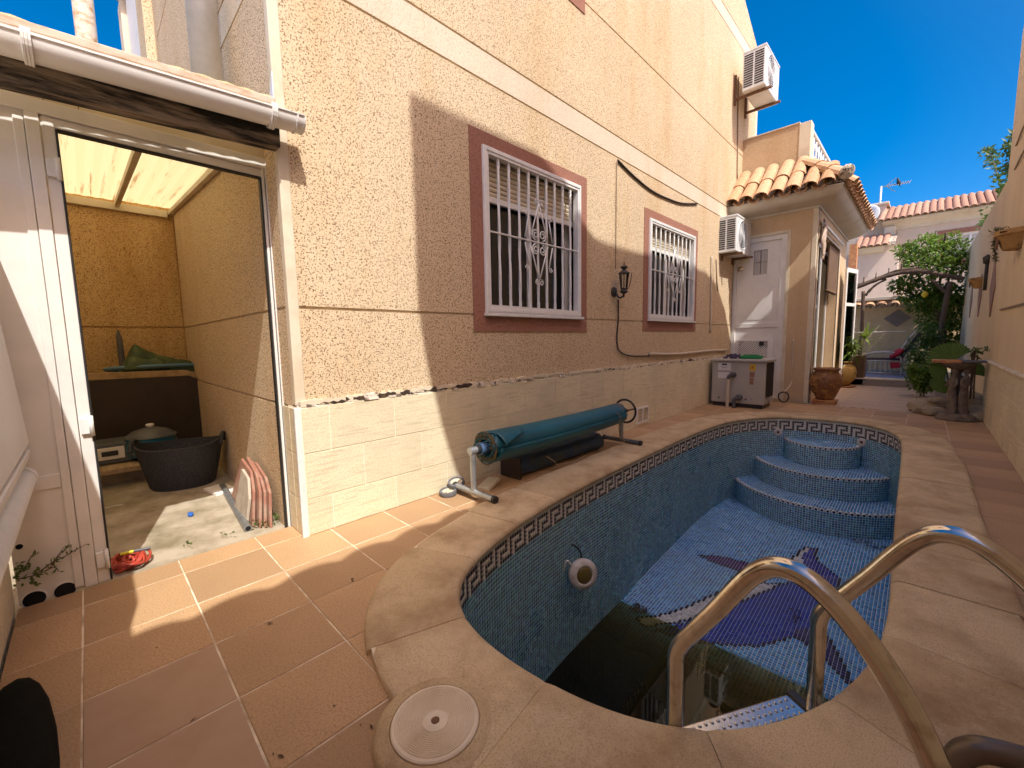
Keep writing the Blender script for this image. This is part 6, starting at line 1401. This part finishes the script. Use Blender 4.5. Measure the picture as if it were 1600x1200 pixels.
# ---- flower pots and diamonds on the right wall
def wallpot(y, z, r_, h, lab, plant):
    t_ = thing('wall_pot', (2.97-.02, y, z), lab, 'flower pot'); cx_ = 2.968; V = []; F = []; N = 9
    prof = [(.62, 0), (.66, .06), (.90, .72), (.92, .74), (1.0, .75), (1.0, 1.0), (.94, 1.0), (.90, .9)]
    mb = MB()
    for (rr, hh) in prof:
        for k in range(N): a = math.pi/2+math.pi*k/(N-1); V.append((cx_+r_*rr*math.cos(a)*.85, y+r_*rr*math.sin(a), z+h*hh))
    for l in range(len(prof)-1):
        for k in range(N-1): F.append((l*N+k, l*N+k+1, (l+1)*N+k+1, (l+1)*N+k))
    F.append(tuple(range(N))); mb.add(V, F); o = mb.build('pot', MT['pot_wall'], t_, smooth=True, angle=35)
    mb = MB(); mb.lathe([(0, 0), (r_*.3, .0), (r_*.25, .012), (0, .014)], (cx_-r_*.68, y, z+h*.42), 10, (-1,0,0)); mb.build('relief', MT['rust'], o)
    mb = MB(); mb.box((cx_-r_*.7, y-r_*.8, z+h*.86), (cx_, y+r_*.8, z+h*.9)); mb.build('soil', MT['soil'], t_)
    if plant:
        mb = MB()
        for i in range(140):
            a = random.uniform(-1, 1); p = np.array((cx_-r_*.6+random.gauss(0,.03), y+r_*random.uniform(-.2,1.0), z+h*.95+random.uniform(0,.05))); leaf(mb, p, np.array((random.gauss(0,.6), random.gauss(0,.6), random.uniform(.1,1))), rv(), random.uniform(.02,.05), .008)
        for s_ in range(7):
            y0_ = y+r_*random.uniform(.75, 1.1); P_ = catmull([(cx_-r_*.6, y0_-.03, z+h), (cx_-r_*.7, y0_+.06, z+h*.7), (cx_-r_*.6, y0_+.09, z-.02-.06*random.random())], 8)
            mb.tube(P_, .0025, 4)
            for p in P_[4:]:
                for _ in range(3): leaf(mb, p, rv()+np.array((0,0,-.5)), rv(), random.uniform(.02,.04), .008)
        mb.build('trailing_plant', MT['leaf_dry'], t_)
    return t_
qa = onX(1573, 402, 2.9); wallpot(5.35, 1.82, .20, .17, 'nearer half round terracotta wall pot with a straggly trailing plant', True)
qb = onX(1524, 448, 2.93); wallpot(8.85, 1.73, .17, .15, 'bare half round terracotta wall pot further along the boundary wall', False)
for i, (px, py_, s_) in enumerate(((1552,450,1.0),(1532,462,.9),(1518,470,.85))):
    q = onX(px, py_, 2.97); hh = .36*s_; wv = .26*s_; mb = MB()
    mb.prism([(q[1]-wv, q[2]), (q[1], q[2]-hh), (q[1]+wv, q[2]), (q[1], q[2]+hh)], lambda u, v, d: (2.97-d, u, v), 0, .012); o = mb.build('wall_diamond', MT['diamond'], None, bevel=.003); tag(o, ['brown diamond tile on the boundary wall nearest the trailing pot', 'middle brown diamond tile on the boundary wall', 'brown diamond tile below the bare wall pot'][i], 'tile', 'diamond tiles on the boundary wall')
q0 = onX(1541, 425, 2.95); mb = MB(); mb.tube([(2.95, q0[1], q0[2]+.22), (2.95, q0[1], q0[2]-.25)], .018, 8); mb.lathe([(0,0),(.04,.02),(.05,.10),(.0,.14)], (2.95, q0[1], q0[2]+.1), 10); o = mb.build('wall_thermometer', MT['iron'], None, smooth=True); tag(o, 'slim dark ornament hanging on the boundary wall beside the bare pot', 'ornament')
for (a, b, lab) in (((1584,265),(1600,236),'upper thin cable along the tall boundary wall'), ((1586,228),(1600,197),'lower thin cable along the tall boundary wall'), ((1561,484),(1600,474),'thin cable sagging low on the boundary wall')):
    p, q = onX(*a, 2.955), onX(*b, 2.955); mb = MB(); e = q+(q-p)*.6; mb.tube(catmull([(2.962, p[1], p[2]), (2.955, q[1], q[2]), (2.962, e[1], e[2])], 5), .008, 5); o = mb.build('wall_cable', MT['cable_tan'], None); tag(o, lab, 'cable')
# ------------------------------------------------------------------ patio at the far end
SY = 10.5
ps = thing('patio_step', (2.0, SY, 0), 'raised blue tiled patio step with a patterned tile riser', 'step')
mb = MB(); mb.box((1.15, SY, 0), (2.96, SY+.02, .125)); mb.build('riser', MT['step_pattern'], ps)
mb = MB(); mb.box((1.15, SY-.015, .126), (2.96, SY+.28, .155)); mb.build('tread', MT['plaster_trim'], ps, bevel=.006)
mb = MB(); mb.box((-3, SY+.03, -.1), (2.96, 14.0, .125)); o = mb.build('patio_floor', MT['grout'], None); o['kind'] = 'structure'
pt2 = chamfer_mesh('floor_tile', [(-.197,-.197),(.197,-.197),(.197,.197),(-.197,.197)], 0, .012, .002, 'patio_tile')
for ix in range(7):
    for iy in range(8):
        x, y = 2.76-ix*.4, SY+.48+iy*.4
        o2 = bpy.data.objects.new('floor_tile', pt2); link(o2, o); o2.location = (x, y, .125)
BY = 13.6
bkw = thing('back_wall', (1.5, BY, 0), 'low beige garden wall capped with clay tiles behind the patio', 'wall')
cz = onY(1400, 478, BY)[2]
mb = MB(); mb.box((-3, BY, 0), (3.1, BY+.2, cz-.02)); mb.build('wall', MT['wall_shade'], bkw)
mb = MB(); mb.box((-3, BY-.12, cz+.16), (3.1, BY+.25, cz+.24)); mb.build('cap', MT['cornice'], bkw, bevel=.01)
mbt = MB(); barrel(mbt, (0,0,0), (0, 1, .45), .105, .085, .34); tt = proto(mbt, 'roof_tile', MT['roof_tile'], bkw)
for i in range(22):
    o = tt if i == 0 else tt.copy()
    if i: link(o, bkw)
    o.location = (3.0-i*.235-1.5, -.22, cz)
mb = MB(); mb.box((-3, BY-.02, cz-.03), (3.1, BY+.2, cz+.16)); mb.build('tile_bed', MT['mortar'], bkw)
dc = onY(1402, 497, BY); mb = MB(); mb.prism([(dc[0]-.26, dc[2]), (dc[0], dc[2]-.22), (dc[0]+.26, dc[2]), (dc[0], dc[2]+.22)], lambda u, v, d: (u, BY-d, v), 0, .02); o = mb.build('wall_diamond', MT['diamond_grey'], None, bevel=.004); tag(o, 'grey diamond plaque on the low wall behind the chair', 'plaque')
# chair
ch = thing('garden_chair', (1.85, 12.2, .13), 'pale cane garden chair with red cushion on the blue patio', 'chair')
CY = 12.2
def cpx(px, py_, Y): q = onY(px, py_, Y); return np.array((q[0], Y, q[2]))
lx_, rx_ = 1.45, 2.1
for Y_ in (CY-.25, CY+.25):
    fl0 = .14
    mb = MB(); mb.tube(catmull([(lx_, Y_, fl0), (lx_, Y_, fl0+.38), (lx_+.08, Y_, fl0+.48), (lx_+.30, Y_, fl0+.50), (rx_-.10, Y_, fl0+.50), (rx_-.02, Y_, fl0+.62), (rx_+.10, Y_, fl0+.86), (rx_+.20, Y_, fl0+.98)], 6), .020, 8); mb.build('arm', MT['wicker'], ch, smooth=True)
    mb = MB(); mb.tube(catmull([(rx_-.02, Y_, fl0), (rx_-.02, Y_, fl0+.25), (rx_-.08, Y_, fl0+.42), (rx_-.30, Y_, fl0+.48)], 6), .018, 8); mb.build('leg', MT['wicker'], ch, smooth=True)
    mb = MB(); mb.tube(catmull([(rx_+.30, Y_, fl0+.85), (rx_+.10, Y_, fl0+.42), (rx_-.02, Y_, fl0+.25)], 6), .016, 8); mb.build('back_strut', MT['wicker'], ch, smooth=True)
    mb = MB(); mb.tube([(lx_, Y_, fl0+.03), (rx_, Y_, fl0+.03)], .014, 8); mb.build('stretcher', MT['wicker'], ch, smooth=True)
    for k in range(6): mb = MB(); mb.tube([(lx_+.1+k*.09, Y_, fl0+.03), (lx_+.1+k*.09, Y_, fl0+.30)], .008, 6); mb.build('spindle', MT['wicker'], ch)
    mb = MB(); mb.tube([(lx_, Y_, fl0+.31), (rx_-.06, Y_, fl0+.31)], .014, 8); mb.build('stretcher', MT['wicker'], ch, smooth=True)
mb = MB(); mb.box((lx_, CY-.25, .44), (rx_-.02, CY+.25, .50)); mb.build('seat', MT['cushion_dark'], ch, bevel=.02)
mb = MB(); mb.obox((rx_+.09, CY, .78), (.16, 0, .30), (0, .24, 0), (.035, 0, -.02)); mb.build('backrest', MT['cushion_dark'], ch, bevel=.02)
mb = MB()
for s_ in (-1, 1):
    mb.tube([(1.2, CY+s_*.3, 1.10), (rx_, CY+s_*.3, 1.10)], .014, 6)
mb.build('top_bar', MT['wicker'], ch)
cu = MB(); cu.lathe([(0, -.05), (.12, -.045), (.16, 0), (.12, .045), (0, .05)], (1.98, CY-.2, .62), 14, (-.7, -.2, .7)); o = cu.build('red_cushion', MT['cushion_red'], None, smooth=True); tag(o, 'small red cushion on the cane garden chair', 'cushion')
mb = MB(); mb.prism([(1.88, .42), (2.08, .42), (2.06, .30), (1.90, .28)], lambda u, v, d: (u, CY-.3+d, v), 0, .02); o = mb.build('red_cloth', MT['cushion_red'], None); tag(o, 'red cloth hanging under the garden chair seat', 'cloth')
# rustic pergola
PGY = 12.0
pg = thing('pergola', (2.0, PGY, .13), 'rustic pergola of bare branches and posts over the patio', 'pergola')
def P3(px, py_, Y=PGY): q = onY(px, py_, Y); return (q[0], Y, q[2])
def branch(path, r0, r1, nm, Y=PGY, sub=6):
    Q = catmull([P3(a, b, Y) for a, b in path], sub); n = len(Q); mb = MB(); mb.tube(Q, [max(r0+(r1-r0)*i/n+random.uniform(-.006,.006), .005) for i in range(n)], 7); return mb.build(nm, MT['bark'], pg, smooth=True)
branch([(1336,450),(1360,441),(1385,432),(1410,426),(1440,424),(1475,430),(1507,436)], .040, .05, 'beam')
branch([(1340,446),(1368,436),(1400,424),(1430,420),(1460,426)], .032, .03, 'beam', PGY+.06); branch([(1352,462),(1366,447),(1385,436)], .028, .022, 'brace')
q = P3(1349, 455); mb = MB(); mb.tube(catmull([(q[0], PGY, .13), (q[0]+.02, PGY, 1.0), q], 8), .035, 8); mb.build('post', MT['bark'], pg, smooth=True)
q = P3(1484, 440); mb = MB(); mb.tube(catmull([(q[0]-.12, PGY, .13), (q[0]-.06, PGY, 1.2), q], 8), .045, 8); mb.build('post', MT['bark'], pg, smooth=True)
q = P3(1466, 520); mb = MB(); mb.tube([(q[0]-.02, PGY, .13), (q[0]+.0, PGY, q[2])], .05, 8); mb.build('post', MT['bark'], pg, smooth=True)
branch([(1455,436),(1470,450),(1484,462)], .03, .03, 'brace')
for (a, b) in ((1349,441),(1368,434),(1388,427),(1408,419)): branch([(a,b+6),(a+1,b-8)], .016, .010, 'peg')
# lemon tree
lt_ = thing('lemon_tree', (2.6, 12.8, .13), 'leafy lemon tree with a yellow fruit growing through the pergola', 'tree')
mb = MB(); mb.tube(catmull([(2.75, 12.9, .1), (2.72, 12.85, .8), (2.62, 12.8, 1.5), (2.5, 12.8, 2.2)], 6), [.07-.03*i/19 for i in range(19)], 8)
for e in ((2.1,12.6,2.6),(2.9,12.6,2.9),(2.3,12.9,3.0),(1.9,12.5,2.1),(2.6,12.4,3.2),(2.7,12.4,1.6)): mb.tube(catmull([(2.6,12.8,1.5), ((2.55+e[0])/2, 12.75, (1.7+e[2])/2), e], 5), .02, 6)
mb.build('trunk', MT['bark'], lt_, smooth=True)
mb = MB()
def cluster(px, py_, Y, r_, n, Lr=(.07,.12), Wr=(.035,.055), out=mb):
    c = onY(px, py_, Y)
    for i in range(n): d = rv(); p = c+d*r_*random.random()**.45*np.array((1, 1.2, .85)); leaf(out, p, d*.8+rv()*.6+np.array((0,0,-.15)), rv()*.5+np.array((0,0,1))+d*.5, random.uniform(*Lr), random.uniform(*Wr), .3)
for (px, py_, Y, r_, n) in ((1420,400,12.6,.22,130),(1445,385,12.6,.28,200),(1470,398,12.5,.30,220),(1495,390,12.6,.26,170),(1430,412,12.4,.24,170),(1460,415,12.3,.30,230),(1490,418,12.4,.28,200),(1410,392,12.8,.16,70),(1425,383,12.8,.12,40),(1468,378,12.9,.20,90),(1505,410,12.6,.22,110),
        (1420,440,12.5,.20,120),(1400,446,12.5,.14,60),(1445,455,12.7,.30,210),(1470,465,12.8,.34,260),(1495,460,12.8,.30,220),(1435,475,12.9,.22,120),(1415,463,12.6,.15,60),(1460,500,13.0,.35,260),(1492,500,13.0,.30,240),(1480,540,13.1,.35,260),(1500,540,13.0,.3,200),(1455,372,12.9,.14,50),(1490,372,12.9,.16,50)):
    cluster(px, py_, Y, r_, int(n*(1.6 if py_ < 430 else 2.6)))
mb.build('crown', MT['leaf_lemon'], lt_)
for (px, py_) in ((1445,460),): 
    q = onY(px, py_, 12.25); mb = MB(); mb.lathe([(0,-.075),(.02,-.065),(.05,-.03),(.055,0),(.048,.035),(.02,.065),(0,.075)], q, 16); o = mb.build('lemon', MT['lemon'], lt_, smooth=True)
bush('patio_shrub', 'dark green shrub spilling over the end of the patio step', (2.42, 10.6, .42), (.30, .28, .40), 900, 'leaf_shrub', (.04,.075), (.025,.045), clusters=22)
bush('patio_shrub', 'bright lower shrub at the edge of the passage by the rocks', (2.42, 9.0, .34), (.20, .25, .32), 1100, 'leaf_lemon', (.05,.085), (.03,.05), clusters=22)
bush('patio_shrub', 'tall shadowy shrub behind the garden chair', (2.45, 11.6, .75), (.36, .4, .6), 1100, 'leaf_shrub', (.05,.09), (.03,.05), clusters=26)
# shrub showing above the boundary wall
ov = thing('overhanging_shrub', (3.5, 7.8, 0), 'leafy shrub showing above the boundary wall against the sky', 'shrub')
mb = MB(); sm = MB()
def ovp(px, py_): return onX(px, py_, 3.35)
for path in ([(1563,345),(1566,310),(1560,280),(1550,245),(1542,232)], [(1570,340),(1578,300),(1580,260),(1585,230),(1590,212)], [(1555,352),(1545,345),(1536,350)], [(1566,310),(1575,300)]):
    Q = catmull([ovp(a, b) for a, b in path], 6); sm.tube(Q, .012, 5)
    for q in Q:
        for _ in range(9): leaf(mb, q+rv()*.05, rv()+np.array((0,0,.3)), rv(), random.uniform(.09,.17), random.uniform(.045,.075))
for (px, py_, n) in ((1540,238,26),(1550,250,30),(1585,225,40),(1580,250,30),(1592,220,30),(1553,348,22),(1540,355,14),(1546,330,12)):
    c = ovp(px, py_)
    for i in range(n): leaf(mb, c+rv()*.13, rv(), rv(), random.uniform(.09,.16), random.uniform(.045,.075))
mb.build('foliage', MT['leaf_sky'], ov); sm.tube(catmull([(3.35, 7.6, 0), (3.35, 7.7, 1.8), ovp(1563, 345), ovp(1566, 325)], 5), .03, 6); sm.build('stem', MT['bark'], ov)
# ------------------------------------------------------------------ house beyond
FY = 22.0
fh = thing('far_house', (2, FY, 0), 'pink beige terraced house with clay tile eaves beyond the garden', 'house')
def fp_(px, py_, Y=FY): return onY(px, py_, Y)
eL, eR = fp_(1388, 352), fp_(1560, 325)
ez = (eL[2]+eR[2])/2; xl = eL[0]; wxl = fp_(1396, 400)[0]
w0, w1 = fp_(1468, 363), fp_(1530, 402)
FYf = fnY(FY)
mb = MB(); panel(mb, FYf, wxl, 9, 0, ez, [(w0[0]+.12, w0[0]+1.5, w1[2], w0[2]-.12)], 0, -.3); mb.build('front_wall', MT['stucco_far'], fh)
mb = MB(); panel(mb, FYf, w0[0]-.05, w0[0]+1.65, w1[2]-.15, w0[2]+.05, [(w0[0]+.12, w0[0]+1.5, w1[2], w0[2]-.12)], .02, -.01); mb.build('window_surround', MT['stucco_pink'], fh)
mb = MB(); panel(mb, FYf, w0[0]+.12, w0[0]+1.5, w1[2], w0[2]-.12, [(w0[0]+.2, w0[0]+.78, w1[2]+.08, w0[2]-.2), (w0[0]+.84, w0[0]+1.42, w1[2]+.08, w0[2]-.2)], -.05, -.1); wn_ = mb.build('window', MT['white_paint'], fh)
mb = MB(); mb.box((w0[0]+.12, FY+.09, w1[2]), (w0[0]+1.5, FY+.1, w0[2]-.12)); mb.build('pane', MT['curtain'], wn_)
cw = fp_(1379, 400)[0]
mb = MB(); mb.box((cw, FY-.25, 0), (wxl+.02, FY+.3, ez-.1)); mb.build('column', MT['plaster_trim'], fh, bevel=.02)
cvv = [(0, ez-.25), (.05, ez-.25), (.08, ez-.16), (.22, ez-.06), (.4, ez+.02), (.42, ez+.08), (0, ez+.08)]
mb = MB(); mb.prism(cvv, lambda u, v, d: (d, FY-u, v), cw-.05, 9); mb.build('cornice', MT['cornice'], fh)
rt = MB(); rz = 1.0; rt.quad((cw-.15, FY-.5, ez+.09), (9, FY-.5, ez+.09), (9, FY+2.0, ez+.09+rz), (cw-.15, FY+2.0, ez+.09+rz)); frf = rt.build('roof', MT['mortar'], fh)
mbt = MB(); barrel(mbt, (0,0,0), (0, 1, rz/2.5), .10, .09, 2.5, th=.02); tt = proto(mbt, 'roof_tile', MT['roof_tile_far'], frf)
for i in range(36):
    o = tt if i == 0 else tt.copy()
    if i: link(o, frf)
    o.location = (cw-.1+i*.205-2, -.56, ez+.085)
mb = MB(); mb.box((cw-.15, FY-.45, ez+.085), (9, FY-.3, ez+.19)); mb.build('tile_bed', MT['mortar'], fh)
# lower wing to the left with its own tile roof
lz_ = fp_(1360, 392, 21)[2]; lx0, lx1 = fp_(1334, 395, 21)[0], fp_(1382, 395, 21)[0]
mb = MB(); mb.box((lx0, 21, 0), (lx1+.4, 22, lz_)); mb.build('wing_wall', MT['stucco_far'], fh)
mb = MB(); mb.prism([(0, lz_-.1), (.1, lz_-.1), (.3, lz_+.08), (0, lz_+.08)], lambda u, v, d: (d, 21-u, v), lx0, lx1); mb.build('cornice', MT['cornice'], fh)
rt = MB(); rt.quad((lx0, 20.6, lz_+.09), (lx1+.3, 20.6, lz_+.09), (lx1+.3, 22, lz_+.75), (lx0, 22, lz_+.75)); lrf = rt.build('roof', MT['mortar'], fh)
mbt = MB(); barrel(mbt, (0,0,0), (0, 1.4, .66), .10, .09, 1.4, th=.02); tt = proto(mbt, 'roof_tile', MT['roof_tile_far'], lrf)
mb = MB(); mb.box((lx0, 20.65, lz_+.08), (lx1+.3, 20.8, lz_+.2)); mb.build('tile_bed', MT['mortar'], fh)
for i in range(int((lx1-lx0+.3)/.205)):
    o = tt if i == 0 else tt.copy()
    if i: link(o, lrf)
    o.location = (lx0+.12+i*.205-2, -1.45, lz_+.085)
# chimney block with dish and antenna
c0, c1_ = fp_(1341, 327, 23), fp_(1384, 327, 23)
mb = MB(); mb.box((c0[0]-.3, 23, 0), (c1_[0], 24, c0[2])); mb.build('stair_tower', MT['stucco_far'], fh); mb = MB(); mb.box((c0[0]-.4, 22.9, c0[2]), (c1_[0]+.1, 24.1, c0[2]+.1)); mb.build('tower_cap', MT['cornice'], fh, bevel=.02)
p = fp_(1330, 430, 19); mb = MB(); mb.box((p[0]-.1, 19, 0), (p[0]+.12, 19.3, fp_(1330, 382, 19)[2])); mb.build('side_pillar', MT['terracotta'], fh)
ds = fp_(1356, 337, 22.6); sd_ = thing('satellite_dish', ds, 'white satellite dish on the tower of the far house', 'satellite dish')
mb = MB(); ax_ = np.array((-.2, -1, .25)); ax_ /= np.linalg.norm(ax_); mb.lathe([(0, 0), (.2, .02), (.36, .07), (.42, .105), (.41, .115), (.2, .03), (0, .012)], ds, 26, ax_); mb.build('dish', MT['white_paint'], sd_, smooth=True)
mb = MB(); mb.tube([ds+np.array((0,0,-.38)), ds+ax_*.45+np.array((.1,0,-.05))], .02, 6); mb.tube([ds+ax_*.45+np.array((.1,0,-.12)), ds+ax_*.45+np.array((.1,0,.08))], .05, 8); mb.build('feed_arm', MT['grey_metal'], sd_)
at = fp_(1377, 292, 23.2); an_ = thing('tv_antenna', (at[0], 23.2, at[2]-1.6), 'thin television antenna on a mast against the blue sky', 'antenna')
mb = MB(); mb.tube([(at[0], 23.2, at[2]-2.2), (at[0], 23.2, at[2]+.02)], .035, 8); mb.build('mast', MT['white_metal'], an_, smooth=True)
ae = fp_(1422, 284, 23.2); mb = MB(); mb.tube([at, ae], .02, 6); mb.build('boom', MT['grey_metal'], an_)
for i in range(9):
    t = .25+.75*i/8; c = np.array(at)*(1-t)+np.array(ae)*t; mb = MB(); mb.tube([c+np.array((-.03,-.18,-.1)), c+np.array((.03,.18,.1))], .010, 5); mb.build('element', MT['grey_metal'], an_)
for s_ in (-1, 1): mb = MB(); mb.tube([at+np.array((.15,0,0)), at+np.array((.45,.1,.28*s_))], .014, 5); mb.build('reflector', MT['grey_metal'], an_)
bp = fp_(1404, 289, 23.2)+np.array((0, 0, -.02)); mb = MB()
mb.lathe([(0,-.14),(.045,-.10),(.07,0),(.05,.08),(.035,.11),(.04,.14),(.03,.17),(.004,.20)], bp+np.array((0,0,.12)), 12, (-.25,0,.97)); mb.add([bp+np.array((.02,-.02,.0)), bp+np.array((.10,0,-.12)), bp+np.array((.02,.02,.0)), bp+np.array((.06,0,-.02))], [(0,1,3),(1,2,3),(0,2,1)])
o = mb.build('bird', MT['bird'], None, smooth=True); tag(o, 'small dark bird perched on the television antenna', 'bird')
